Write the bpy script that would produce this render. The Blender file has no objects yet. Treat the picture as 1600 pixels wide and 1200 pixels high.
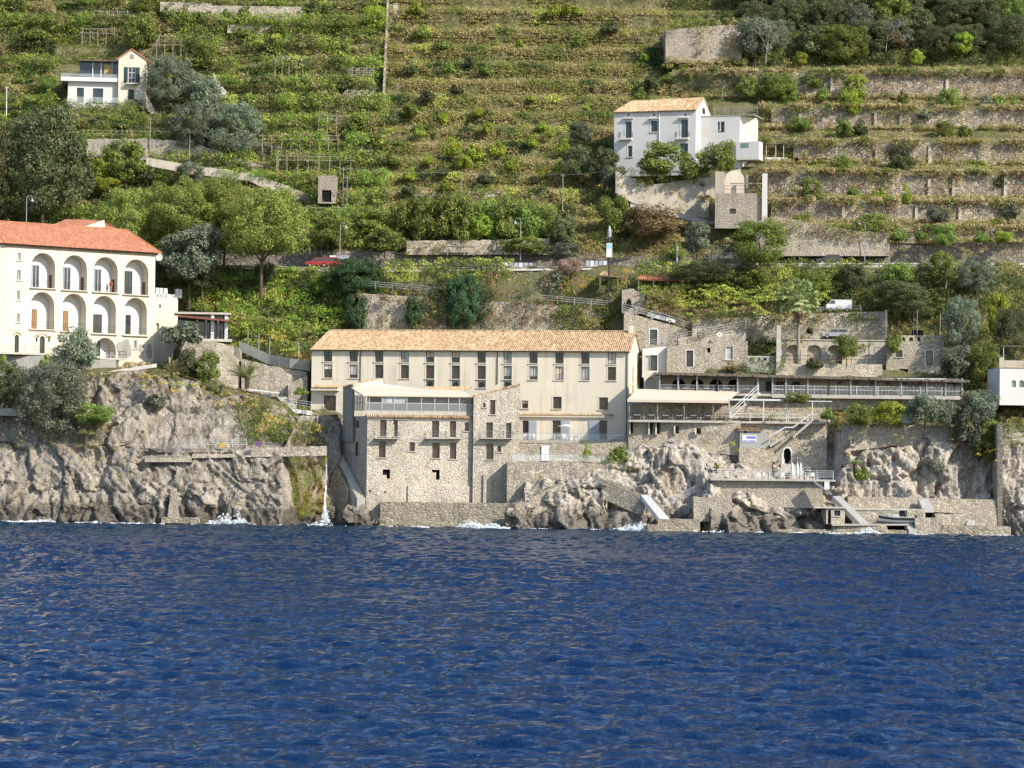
import bpy, bmesh, math, random
import numpy as np
from mathutils import Vector, Matrix, noise
random.seed(7)
RNG = np.random.default_rng(11)
R = math.radians
sc = bpy.context.scene
COL = sc.collection

# ------------------------------------------------------------------ camera
FPX = 4400.0
CAM = Vector((0, 0, 10))
cam_data = bpy.data.cameras.new('camera')
cam = bpy.data.objects.new('camera', cam_data)
COL.objects.link(cam)
cam_data.sensor_width = 36
cam_data.lens = FPX / 1600 * 36
cam_data.clip_start = 1
cam_data.clip_end = 5000
CM = Matrix.Rotation(R(90) + math.atan(115 / FPX), 3, 'X') @ Matrix.Rotation(R(0.7), 3, 'Z')
cam.matrix_world = Matrix.Translation(CAM) @ CM.to_4x4()
sc.camera = cam

# ------------------------------------------------------------------ light
SUN_EL, SUN_AZ = R(36), R(52)          # azimuth measured from -Y towards +X
sd = Vector((math.sin(SUN_AZ) * math.cos(SUN_EL), -math.cos(SUN_AZ) * math.cos(SUN_EL), math.sin(SUN_EL)))
world = bpy.data.worlds.new('World')
sc.world = world
world.use_nodes = True
wn = world.node_tree
sky = wn.nodes.new('ShaderNodeTexSky')
sky.sky_type = 'NISHITA'
sky.sun_disc = False
sky.sun_elevation = SUN_EL
sky.sun_rotation = math.atan2(sd.x, sd.y)
sky.air_density = 1.0
sky.dust_density = 0.6
sky.ozone_density = 2.0
bg = wn.nodes['Background']
bg.inputs['Strength'].default_value = 0.15
wn.links.new(sky.outputs[0], bg.inputs['Color'])
sun_data = bpy.data.lights.new('sun', 'SUN')
sun_data.energy = 4.3
sun_data.angle = R(0.5)
sun_data.color = (1.0, 0.93, 0.82)
sun = bpy.data.objects.new('sun', sun_data)
COL.objects.link(sun)
sun.rotation_euler = sd.to_track_quat('Z', 'Y').to_euler()
sun.location = (0, 0, 200)
vs = sc.view_settings
vs.view_transform = 'Standard'
vs.look = 'None'
vs.exposure = 0.8
vs.gamma = 1
vs.use_curve_mapping = False
sc.cycles.max_bounces = 6
sc.cycles.transparent_max_bounces = 6
sc.cycles.use_denoising = True

# ------------------------------------------------------------------ pixel geometry (photo 1600x1200)
def ray(px, py):
    return CM @ Vector(((px - 800) / FPX, -(py - 600) / FPX, -1))

def W(px, py, Y):
    d = ray(px, py)
    return CAM + d * (Y / d.y)

def Wz(px, z, Y):
    """point in image column px (near enough) at height z and distance Y"""
    py = 715 - (z - 10) * FPX / Y
    for _ in range(3):
        p = W(px, py, Y)
        py += (p.z - z) * FPX / Y
    return W(px, py, Y)

def proj(p):
    v = CM.transposed() @ (Vector(p) - CAM)
    return 800 + FPX * v.x / -v.z, 600 - FPX * v.y / -v.z

class Fac:
    """a vertical facade: local x along it, local y into the building, local z up"""
    def __init__(self, px, py, Y, deg):
        self.O = W(px, py, Y)
        self.a = R(deg)
        self.e = Vector((math.cos(self.a), math.sin(self.a), 0))
        self.n = Vector((-math.sin(self.a), math.cos(self.a), 0))
    def hit(self, px, py, w=0.0):
        d = ray(px, py)
        t = ((self.O + self.n * w - CAM).dot(self.n)) / d.dot(self.n)
        p = CAM + d * t - self.O
        return p.dot(self.e), p.z
    def rect(self, x0, y0, x1, y1, w=0.0):
        xm, ym = (x0 + x1) / 2, (y0 + y1) / 2
        return self.hit(x0, ym, w)[0], self.hit(x1, ym, w)[0], self.hit(xm, y1, w)[1], self.hit(xm, y0, w)[1]
    def wld(self, u, w, z):
        return self.O + self.e * u + self.n * w + Vector((0, 0, z))

# ------------------------------------------------------------------ objects
def put(o, parent=None):
    COL.objects.link(o)
    if parent is not None:
        o.parent = parent
    return o

def tag(o, label=None, cat=None, group=None, kind=None):
    if label: o['label'] = label
    if cat:
        o['category'] = cat
        if not kind: o['kind'] = 'thing'
    if group: o['group'] = group
    if kind: o['kind'] = kind
    return o

def thing(name, label, cat, loc=(0, 0, 0), rz=0.0, group=None):
    o = bpy.data.objects.new(name, None)
    o.empty_display_size = 0.3
    o.location = loc
    o.rotation_euler = (0, 0, rz)
    put(o)
    return tag(o, label, cat, group)

def fthing(name, label, cat, fac, group=None):
    return thing(name, label, cat, fac.O, fac.a, group)

def dup(root, loc=None, rz=None, label=None):
    r = root.copy(); COL.objects.link(r)
    if loc is not None: r.location = loc
    if rz is not None: r.rotation_euler = (0, 0, rz)
    if label: r['label'] = label
    for ch in list(root.children):
        c = ch.copy(); COL.objects.link(c); c.parent = r
        for g in list(ch.children):
            d = g.copy(); COL.objects.link(d); d.parent = c
    return r

class MB:
    def __init__(s):
        s.v = []; s.f = []; s.m = []; s.mi = 0
    def add(s, vs_, fs):
        n = len(s.v)
        s.v += [tuple(p) for p in vs_]
        s.f += [tuple(i + n for i in f) for f in fs]
        s.m += [s.mi] * len(fs)
        return s
    def quad(s, a, b, c, d): return s.add([a, b, c, d], [(0, 1, 2, 3)])
    def poly(s, pts): return s.add(pts, [tuple(range(len(pts)))])
    def box(s, x0, x1, y0, y1, z0, z1):
        v = [(x, y, z) for z in (z0, z1) for y in (y0, y1) for x in (x0, x1)]
        return s.add(v, [(0, 2, 3, 1), (4, 5, 7, 6), (0, 1, 5, 4), (1, 3, 7, 5), (3, 2, 6, 7), (2, 0, 4, 6)])
    def prism(s, pts, vec):
        """polygon pts extruded by vec"""
        n = len(pts); vec = Vector(vec)
        v = [Vector(p) for p in pts]; v += [p + vec for p in v]
        return s.add(v, [tuple(range(n)), tuple(range(2 * n - 1, n - 1, -1))] + [(i, i + n, (i + 1) % n + n, (i + 1) % n) for i in range(n)])
    def tube(s, p0, p1, r0, r1=None, n=6, caps=True):
        r1 = r0 if r1 is None else r1
        p0 = Vector(p0); p1 = Vector(p1); d = (p1 - p0)
        if d.length < 1e-6: return s
        d.normalize()
        a = d.cross(Vector((0, 0, 1)) if abs(d.z) < .9 else Vector((1, 0, 0))).normalized(); b = d.cross(a)
        v = []
        for p, r in ((p0, r0), (p1, r1)):
            for i in range(n):
                t = 2 * math.pi * i / n
                v.append(p + a * math.cos(t) * r + b * math.sin(t) * r)
        f = [(i, (i + 1) % n, (i + 1) % n + n, i + n) for i in range(n)]
        if caps: f += [tuple(range(n - 1, -1, -1)), tuple(range(n, 2 * n))]
        return s.add(v, f)
    def lathe(s, prof, c=(0, 0, 0), n=14):
        c = Vector(c); v = []; f = []
        for r, z in prof:
            for i in range(n):
                t = 2 * math.pi * i / n
                v.append(c + Vector((r * math.cos(t), r * math.sin(t), z)))
        for k in range(len(prof) - 1):
            for i in range(n):
                f.append((k * n + i, k * n + (i + 1) % n, (k + 1) * n + (i + 1) % n, (k + 1) * n + i))
        return s.add(v, f)
    def build(s, name, mat, parent=None, smooth=False, loc=None):
        me = bpy.data.meshes.new(name)
        me.from_pydata(s.v, [], s.f)
        for m in (mat if isinstance(mat, (list, tuple)) else [mat]): me.materials.append(m)
        if isinstance(mat, (list, tuple)): me.polygons.foreach_set('material_index', s.m)
        bm = bmesh.new(); bm.from_mesh(me)
        bmesh.ops.recalc_face_normals(bm, faces=bm.faces)
        bm.to_mesh(me); bm.free()
        if smooth: me.shade_smooth()
        me.update()
        o = bpy.data.objects.new(name, me)
        if loc is not None: o.location = loc
        return put(o, parent)

def np_mesh(name, verts, quads, mat, col=None, smooth=False):
    """verts (n,3), quads (m,4) numpy -> mesh data"""
    me = bpy.data.meshes.new(name)
    nv, nf = len(verts), len(quads)
    me.vertices.add(nv); me.vertices.foreach_set('co', np.ascontiguousarray(verts, dtype=np.float32).ravel())
    me.loops.add(nf * 4); me.loops.foreach_set('vertex_index', np.ascontiguousarray(quads, dtype=np.int32).ravel())
    me.polygons.add(nf); me.polygons.foreach_set('loop_start', np.arange(0, nf * 4, 4, dtype=np.int32))
    me.polygons.foreach_set('loop_total', np.full(nf, 4, dtype=np.int32))
    if smooth: me.polygons.foreach_set('use_smooth', np.ones(nf, dtype=bool))
    me.update(calc_edges=True)
    if col is not None:
        at = me.attributes.new('Col', 'FLOAT_COLOR', 'POINT')
        c4 = np.ones((nv, 4), dtype=np.float32); c4[:, :3] = col
        at.data.foreach_set('color', c4.ravel())
    me.materials.append(mat)
    return me

# ------------------------------------------------------------------ materials
class NT:
    def __init__(s, name):
        s.mat = bpy.data.materials.new(name); s.mat.use_nodes = True
        s.t = s.mat.node_tree; s.bsdf = s.t.nodes['Principled BSDF']; s.out = s.t.nodes['Material Output']
    def n(s, typ, **k):
        nd = s.t.nodes.new('ShaderNode' + typ)
        for a, b in k.items(): setattr(nd, a, b)
        return nd
    def l(s, a, b): s.t.links.new(a, b)
    def val(s, sock, v):
        if hasattr(v, 'is_output'): s.l(v, sock)
        else: sock.default_value = v
    def pos(s, scale=(1, 1, 1)):
        g = s.n('NewGeometry'); m = s.n('Mapping'); s.l(g.outputs['Position'], m.inputs['Vector'])
        m.inputs['Scale'].default_value = scale
        return m.outputs[0]
    def noise(s, vec, scale, detail=4, rough=.55, out=0):
        n = s.n('TexNoise'); s.l(vec, n.inputs['Vector'])
        n.inputs['Scale'].default_value = scale; n.inputs['Detail'].default_value = detail; n.inputs['Roughness'].default_value = rough
        return n.outputs[out]
    def vor(s, vec, scale, feature='F1', out='Distance', rnd=1.0):
        n = s.n('TexVoronoi', feature=feature); s.l(vec, n.inputs['Vector'])
        n.inputs['Scale'].default_value = scale; n.inputs['Randomness'].default_value = rnd
        return n.outputs[out]
    def ramp(s, fac, stops, interp='LINEAR'):
        r = s.n('ValToRGB'); s.l(fac, r.inputs[0]); r.color_ramp.interpolation = interp
        el = r.color_ramp.elements
        while len(el) < len(stops): el.new(.5)
        for e, (p, c) in zip(el, stops):
            e.position = p
            e.color = (c, c, c, 1) if isinstance(c, (int, float)) else (*c, 1)
        return r.outputs[0]
    def mix(s, fac, a, b, mode='MIX'):
        m = s.n('MixRGB', blend_type=mode)
        s.val(m.inputs[0], fac)
        for i, x in ((1, a), (2, b)):
            if isinstance(x, tuple) and len(x) == 3: x = (*x, 1)
            s.val(m.inputs[i], x)
        return m.outputs[0]
    def math(s, op, a, b=0.0):
        m = s.n('Math', operation=op); s.val(m.inputs[0], a); s.val(m.inputs[1], b)
        return m.outputs[0]
    def sep(s, col):
        n = s.n('SeparateColor'); s.l(col, n.inputs[0]); return n.outputs
    def bump(s, h, strength=.4, dist=.1):
        b = s.n('Bump'); s.l(h, b.inputs['Height']); b.inputs['Strength'].default_value = strength; b.inputs['Distance'].default_value = dist
        s.l(b.outputs[0], s.bsdf.inputs['Normal'])
    def base(s, c, rough=.85, spec=.25, metal=0.0):
        if isinstance(c, tuple): c = (*c, 1)
        s.val(s.bsdf.inputs['Base Color'], c)
        s.val(s.bsdf.inputs['Roughness'], rough)
        s.bsdf.inputs['Specular IOR Level'].default_value = spec
        s.bsdf.inputs['Metallic'].default_value = metal
        return s.mat

MATS = {}
KA = .74
def kc(c, w=1.0): return (min(.9, c[0] * KA * (1 + .03 * w)), c[1] * KA, c[2] * KA * (1 - .04 * w))
def plain(name, c, rough=.7, spec=.3, var=.12, metal=0.0):
    """a plain coat with a little uneven tone"""
    if name in MATS: return MATS[name]
    c = kc(c, 0); t = NT(name); p = t.pos()
    k = t.ramp(t.noise(p, 1.7, 5), [(.25, tuple(x * (1 - var) for x in c)), (.75, tuple(min(1, x * (1 + var)) for x in c))])
    MATS[name] = t.base(k, rough, spec, metal); return MATS[name]

def plaster(name, c, stain=(.33, .29, .23), amt=.35, streak=.3):
    c = kc(c, .3); stain = kc(stain, .5); t = NT(name); p = t.pos()
    a = t.ramp(t.noise(p, .35, 6, .6), [(.35, tuple(x * .93 for x in c)), (.7, c)])
    st = t.noise(t.pos((1.3, 1.3, .12)), 1.0, 5, .6)
    k = t.mix(t.ramp(st, [(.52, 0.0), (.78, streak)]), a, stain)
    bl = t.noise(p, .22, 6, .7)
    k = t.mix(t.ramp(bl, [(.58, 0.0), (.74, amt)]), k, stain)
    fine = t.noise(p, 6, 4, .7)
    k = t.mix(.12, k, t.ramp(fine, [(.3, .25), (.7, 1.0)]), 'MULTIPLY')
    t.bump(fine, .15, .03)
    MATS[name] = t.base(k, .9, .15); return MATS[name]

def masonry(name, c1, c2, c3, joint, scale=2.2, flat=1.5, jw=.07, mottle=.5, light=(.55, .5, .42), lightamt=.0, warp=.25):
    t = NT(name); c1, c2, c3, joint, light = (tuple(min(.85, v * 1.2) for v in kc(q)) for q in (c1, c2, c3, joint, light))
    p = t.pos((1, 1, flat))
    nz = t.n('TexNoise'); t.l(p, nz.inputs['Vector']); nz.inputs['Scale'].default_value = 1.3
    add = t.n('VectorMath', operation='MULTIPLY_ADD'); t.l(nz.outputs['Color'], add.inputs[0]); add.inputs[1].default_value = (warp,) * 3; t.l(p, add.inputs[2])
    pv = add.outputs[0]
    rgb = t.sep(t.vor(pv, scale, out='Color'))
    stone = t.ramp(rgb[0], [(0.0, c1), (.5, c2), (1.0, c3)])
    big = t.noise(t.pos(), .18, 6, .65)
    stone = t.mix(t.math('MULTIPLY', t.ramp(big, [(.4, 0.0), (.65, 1.0)]), mottle), stone, c1)
    if lightamt:
        wp = t.ramp(t.noise(t.pos(), .11, 5, .6), [(.45, 0.0), (.6, lightamt)])
        stone = t.mix(t.math('MULTIPLY', wp, t.ramp(rgb[1], [(.3, .2), (.7, 1.0)])), stone, light)
    ed = t.vor(pv, scale, 'DISTANCE_TO_EDGE')
    j = t.ramp(ed, [(0.0, 1.0), (jw, 1.0), (jw * 2.2, 0.0)])
    k = t.mix(t.math('MULTIPLY', j, .85), stone, joint)
    sk = t.ramp(t.noise(t.pos((1.1, 1.1, .1)), 1.0, 5, .65), [(.5, 0.0), (.72, .5)])
    k = t.mix(sk, k, tuple(v * .75 for v in c1))
    pt = t.ramp(t.noise(t.pos(), .42, 5, .7), [(.56, 0.0), (.62, .45)])
    k = t.mix(pt, k, tuple(v * .9 for v in joint))
    fine = t.noise(t.pos(), 5, 4, .7)
    k = t.mix(.3, k, t.ramp(fine, [(.25, .4), (.75, 1.0)]), 'MULTIPLY')
    t.bump(t.ramp(ed, [(0, 0.0), (.25, 1.0)]), .6, .12)
    MATS[name] = t.base(k, .95, .1); return MATS[name]

def rock(name, c1, c2, c3, dark, wet=3.0, warm=(.45, .35, .22)):
    t = NT(name); c1, c2, c3, dark, warm = kc(c1, .7), kc(c2, .7), kc(c3, .7), kc(dark), kc(warm)
    p = t.pos(); pl = t.pos((1.0, 1.0, .45))
    a = t.noise(pl, .45, 9, .68)
    k = t.ramp(a, [(.3, c1), (.48, c2), (.68, c3)])
    w = t.noise(p, .16, 5, .6)
    k = t.mix(t.ramp(w, [(.5, 0.0), (.68, .6)]), k, warm)
    k = t.mix(t.ramp(t.noise(t.pos((1, 1, .5)), .13, 5, .65), [(.5, 0.0), (.66, .5)]), k, (.2, .175, .145))
    k = t.mix(t.ramp(t.noise(t.pos((1.5, 1, .16)), .7, 4, .6), [(.56, 0.0), (.72, .4)]), k, c3)
    nz = t.n('TexNoise'); t.l(p, nz.inputs['Vector']); nz.inputs['Scale'].default_value = .8; nz.inputs['Detail'].default_value = 5
    add = t.n('VectorMath', operation='MULTIPLY_ADD'); t.l(nz.outputs['Color'], add.inputs[0]); add.inputs[1].default_value = (1.6,) * 3; t.l(pl, add.inputs[2])
    e1 = t.vor(add.outputs[0], .55, 'DISTANCE_TO_EDGE'); e2 = t.vor(add.outputs[0], 1.9, 'DISTANCE_TO_EDGE')
    cr = t.math('MAXIMUM', t.ramp(e1, [(0, .95), (.05, 0.0)]), t.ramp(e2, [(0, .8), (.07, 0.0)]))
    k = t.mix(t.math('MULTIPLY', cr, t.ramp(t.noise(p, .5, 3), [(.4, .15), (.6, 1.0)])), k, dark)
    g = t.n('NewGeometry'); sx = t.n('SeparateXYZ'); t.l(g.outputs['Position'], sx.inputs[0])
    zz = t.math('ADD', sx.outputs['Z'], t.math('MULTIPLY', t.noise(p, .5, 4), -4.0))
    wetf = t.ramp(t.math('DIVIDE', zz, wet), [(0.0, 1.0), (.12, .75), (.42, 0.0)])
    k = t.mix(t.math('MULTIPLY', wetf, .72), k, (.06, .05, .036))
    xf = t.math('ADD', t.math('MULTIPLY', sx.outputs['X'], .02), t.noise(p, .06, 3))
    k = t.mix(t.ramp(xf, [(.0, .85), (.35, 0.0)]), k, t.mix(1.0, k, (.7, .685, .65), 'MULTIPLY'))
    fine = t.noise(p, 3.5, 6, .75)
    k = t.mix(.6, k, t.ramp(fine, [(.34, .2), (.62, 1.12)]), 'MULTIPLY')
    h = t.math('ADD', t.math('MULTIPLY', a, 1.2), t.math('ADD', t.math('MULTIPLY', fine, .35), t.ramp(e1, [(0, 0.0), (.2, .6)])))
    t.bump(h, .6, .4)
    MATS[name] = t.base(k, t.ramp(wetf, [(0, .92), (1, .45)]), .25); return MATS[name]

def tiles(name, c1, c2, c3):
    t = NT(name); c1, c2, c3 = kc(c1, 0), kc(c2, 0), kc(c3, 0)
    p = t.pos((3.3, 2.0, 2.0))
    rgb = t.sep(t.vor(p, 1.0, out='Color', rnd=.6))
    k = t.ramp(rgb[0], [(0, c1), (.5, c2), (1, c3)])
    k = t.mix(t.ramp(t.noise(t.pos(), .5, 6, .65), [(.45, 0.0), (.75, .55)]), k, c1)
    k = t.mix(.35, k, t.ramp(t.noise(t.pos(), 7, 3), [(.3, .4), (.7, 1.0)]), 'MULTIPLY')
    MATS[name] = t.base(k, .85, .2); return MATS[name]

def leafmat(name, dark, mid, lite, tr=.42, attr=False):
    t = NT(name)
    g = t.n('NewGeometry'); oi = t.n('ObjectInfo')
    k = t.ramp(g.outputs['Random Per Island'], [(0, dark), (.45, mid), (1, lite)])
    if attr:
        at = t.n('Attribute', attribute_name='Col')
        v = t.ramp(g.outputs['Random Per Island'], [(0, 1.1), (.5, 2.0), (1, 2.9)])
        k = t.mix(1.0, at.outputs['Color'], v, 'MULTIPLY')
    else:
        big = t.noise(t.pos(), .35, 3)
        k = t.mix(t.ramp(big, [(.4, 0.0), (.7, .3)]), k, dark)
        hs = t.n('HueSaturation'); t.l(k, hs.inputs['Color'])
        t.l(t.math('ADD', t.math('MULTIPLY', oi.outputs['Random'], .05), .475), hs.inputs['Hue'])
        t.l(t.math('ADD', t.math('MULTIPLY', oi.outputs['Random'], .5), .75), hs.inputs['Value'])
        k = hs.outputs[0]
    t.base(k, .6, .25)
    tl = t.n('BsdfTranslucent'); t.l(k, tl.inputs['Color'])
    mx = t.n('MixShader'); mx.inputs[0].default_value = tr
    t.l(t.bsdf.outputs[0], mx.inputs[1]); t.l(tl.outputs[0], mx.inputs[2]); t.l(mx.outputs[0], t.out.inputs['Surface'])
    MATS[name] = t.mat; return t.mat

M_stone = masonry('grey_stone_wall', (.33, .3, .245), (.53, .485, .4), (.74, .68, .57), (.48, .435, .36), 3.3, 1.3, jw=.05, mottle=.35, lightamt=.8, light=(.78, .71, .57))
M_dry = masonry('dry_stone', (.24, .205, .16), (.4, .355, .28), (.6, .54, .44), (.13, .105, .075), 2.4, 1.25, jw=.05)
M_retain = masonry('retaining_stone', (.32, .28, .22), (.48, .43, .35), (.68, .62, .52), (.33, .29, .23), 3.0, 1.2, jw=.05, mottle=.5)
M_housestone = masonry('house_stone', (.3, .26, .2), (.5, .45, .36), (.66, .6, .49), (.47, .42, .34), 3.0, 1.2, mottle=.5)
M_seawall = masonry('sea_wall_stone', (.24, .21, .16), (.42, .37, .29), (.55, .49, .39), (.32, .28, .21), 1.5, 1.6, mottle=.6)
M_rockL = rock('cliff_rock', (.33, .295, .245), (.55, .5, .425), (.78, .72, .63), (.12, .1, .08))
M_cream = plaster('cream_plaster', (.88, .79, .62), stain=(.46, .4, .31), amt=.45, streak=.55)
M_ivory = plaster('ivory_plaster', (.82, .73, .58), stain=(.45, .39, .3), amt=.45, streak=.45)
M_white = plaster('white_plaster', (.78, .76, .72), amt=.1, streak=.08)
M_grey = plaster('grey_render', (.42, .4, .36), stain=(.2, .18, .15), amt=.45, streak=.5)
M_ruin = plaster('weathered_plaster', (.56, .5, .4), stain=(.27, .23, .18), amt=.9, streak=.7)
M_old = masonry('old_rendered_stone', (.3, .265, .21), (.44, .395, .32), (.54, .485, .4), (.36, .32, .26), 3.2, 1.2, jw=.05, mottle=.85, lightamt=.6, light=(.62, .56, .46))
M_tile = tiles('clay_tiles', (.36, .225, .12), (.55, .385, .22), (.69, .535, .35))
M_redtile = tiles('red_tiles', (.42, .165, .085), (.5, .215, .12), (.58, .28, .175))
M_conc = plain('pale_concrete', (.52, .48, .41), .9, .15, .2)
M_asph = plain('asphalt', (.06, .06, .06), .9, .2, .2)
M_wpaint = plain('white_paint', (.72, .72, .7), .5, .3, .05)
M_pale = plain('worn_pale_paint', (.5, .49, .46), .7, .2, .12)
M_iron = plain('dark_iron', (.03, .03, .032), .5, .4, .2)
M_steel = plain('grey_steel', (.35, .36, .37), .5, .4, .1)
M_brown = plain('brown_wood', (.12, .06, .035), .6, .3, .25)
M_orange = plain('orange_wood', (.33, .18, .08), .6, .3, .2)
M_greenp = plain('green_paint', (.03, .075, .06), .6, .3, .15)
M_bluegrey = plain('grey_blue_shutter', (.42, .45, .5), .6, .3, .06)
M_pole = plain('weathered_pole', (.34, .3, .24), .9, .1, .3)
M_straw = plain('straw_mat', (.2, .165, .12), .95, .1, .35)
M_awning = plain('cream_awning', (.7, .58, .45), .9, .1, .06)
M_red = plain('red_paint', (.42, .03, .03), .3, .5, .05)
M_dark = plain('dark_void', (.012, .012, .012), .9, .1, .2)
M_black = plain('black_plastic', (.02, .02, .022), .4, .4, .1)
M_sign = plain('sign_blue', (.1, .12, .5), .6, .3, .05)
M_bark = plain('bark', (.11, .085, .06), .95, .1, .35)
M_palebark = plain('pale_bark', (.3, .27, .22), .95, .1, .25)
M_skin = plain('skin', (.5, .3, .2), .6, .3, .05)
M_rust = plain('rusty_sheet', (.22, .08, .045), .8, .2, .5)
M_earth = None
def glassmat(name, c, rough=.06):
    t = NT(name); p = t.pos()
    k = t.ramp(t.noise(p, .6, 2), [(.35, tuple(x * .5 for x in c)), (.65, c)])
    MATS[name] = t.base(k, rough, .5); return MATS[name]
M_glass = glassmat('window_glass', (.035, .04, .045))
M_curtain = glassmat('curtained_glass', (.4, .4, .38), .15)
def clearmat(name, c, alpha):
    t = NT(name); t.base(c, .1, .5); t.bsdf.inputs['Alpha'].default_value = alpha
    MATS[name] = t.mat; return t.mat
M_clear = clearmat('clear_glass', (.6, .66, .68), .28)
M_frost = clearmat('frosted_glass', (.2, .21, .21), .65)
M_net = clearmat('shade_net', (.02, .02, .02), .7)

def earthmat():
    t = NT('hill_earth'); p = t.pos()
    k = t.ramp(t.noise(p, .35, 8, .7), [(.3, (.13, .15, .05)), (.5, (.22, .21, .095)), (.7, (.36, .31, .19))])
    k = t.mix(.5, k, t.ramp(t.noise(p, 3, 5, .7), [(.3, .3), (.7, 1.0)]), 'MULTIPLY')
    k = t.mix(.55, k, t.ramp(t.noise(p, 9, 4, .7), [(.3, .3), (.7, 1.2)]), 'MULTIPLY')
    t.bump(t.noise(p, 3, 6, .8), 1.0, .5)
    return t.base(k, .95, .1)
M_earth = earthmat()

L_citrus = leafmat('citrus_leaves', (.065, .092, .022), (.185, .245, .05), (.39, .45, .1))
L_oak = leafmat('evergreen_oak_leaves', (.045, .056, .022), (.12, .14, .058), (.235, .255, .11))
L_olive = leafmat('olive_leaves', (0.081, 0.101, 0.061), (0.178, 0.21, 0.133), (0.356, 0.383, 0.267))
L_pine = leafmat('pine_needles', (.11, .16, .03), (.31, .41, .085), (.52, .58, .16), .5)
L_bright = leafmat('bright_vine_leaves', (0.114, 0.179, 0.019), (0.292, 0.373, 0.049), (0.583, 0.583, 0.082))
L_dry = leafmat('dry_leaves', (0.135, 0.105, 0.045), (0.299, 0.224, 0.105), (0.493, 0.374, 0.194))
L_cover = leafmat('ground_plants', (0, 0, 0), (0, 0, 0), (0, 0, 0), .42, attr=True)
L_dark = leafmat('dark_creeper_leaves', (0.025, 0.055, 0.025), (0.067, 0.126, 0.055), (0.147, 0.231, 0.095))

# ------------------------------------------------------------------ leaf clouds
def leaf_quads(C, size, nrm=None, aspect=.65, droop=0.0):
    """one quad per centre C (n,3); random facing biased to nrm"""
    n = len(C)
    d = RNG.normal(size=(n, 3))
    if nrm is not None: d = d * .7 + nrm
    d /= np.linalg.norm(d, axis=1)[:, None] + 1e-9
    h = RNG.normal(size=(n, 3)); h[:, 2] -= droop
    a = np.cross(d, h); a /= np.linalg.norm(a, axis=1)[:, None] + 1e-9
    b = np.cross(d, a)
    s = (np.asarray(size) * RNG.uniform(.6, 1.35, n))[:, None] * .5
    a = a * s * aspect; b = b * s
    k = d * s * .25
    V = np.stack([C - b, C + a + k, C + b, C - a + k], axis=1).reshape(-1, 3)
    Q = np.arange(4 * n).reshape(-1, 4)
    return V, Q

def crown_mesh(name, nclump, per, cr, leaf, shape='round', seed=1):
    rng = np.random.default_rng(seed)
    cs = []
    while len(cs) < nclump:
        p = rng.normal(size=3); p /= np.linalg.norm(p)
        rad = rng.uniform(.45, 1.0) ** .6
        if shape == 'dome':
            p[2] = abs(p[2]) * 1.5 - .5 if p[2] > -.2 else p[2] * .35 - .35
        if shape == 'umbrella':
            p[2] = max(p[2], -.45)
        if shape == 'round': p = p / (np.abs(p) ** 4).sum() ** .25 * .96
        q = p * rad * (1.06 - cr * .75)
        cs.append(q)
    cs = np.array(cs)
    P = []; Nn = []
    for c in cs:
        r = cr * rng.uniform(.65, 1.25)
        d = rng.normal(size=(per, 3)); d /= np.linalg.norm(d, axis=1)[:, None]
        rr = r * rng.uniform(.35, 1.0, per) ** .5
        q = c + d * rr[:, None] * np.array([1, 1, .8])
        P.append(q); Nn.append(d + np.array([0, 0, .5]) + c * .4)
    P = np.concatenate(P); Nn = np.concatenate(Nn)
    V, Q = leaf_quads(P, leaf, Nn)
    return np_mesh(name, V, Q, L_citrus)

def trunk_mesh(name, seed, h=1.0, limbs=5, r=.06):
    """tapered trunk from z=-.25 to h with limbs spreading into a unit crown above"""
    rng = random.Random(seed)
    m = MB()
    pts = [Vector((0, 0, -.3))]
    for i in range(1, 5):
        pts.append(Vector((rng.uniform(-.05, .05), rng.uniform(-.05, .05), h * i / 4)))
    for i in range(4): m.tube(pts[i], pts[i + 1], r * (1 - .13 * i), r * (1 - .13 * (i + 1)), 7, False)
    for k in range(limbs):
        a = 2 * math.pi * (k + rng.random() * .5) / limbs
        st = pts[2 + k % 2]
        mid = st + Vector((math.cos(a) * .3, math.sin(a) * .3, .35))
        en = st + Vector((math.cos(a) * .65, math.sin(a) * .65, .7 + rng.random() * .3))
        m.tube(st, mid, r * .55, r * .38, 5, False); m.tube(mid, en, r * .38, r * .12, 5, False)
    me_o = m.build(name, M_bark, smooth=True)
    me = me_o.data; bpy.data.objects.remove(me_o)
    return me

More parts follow.
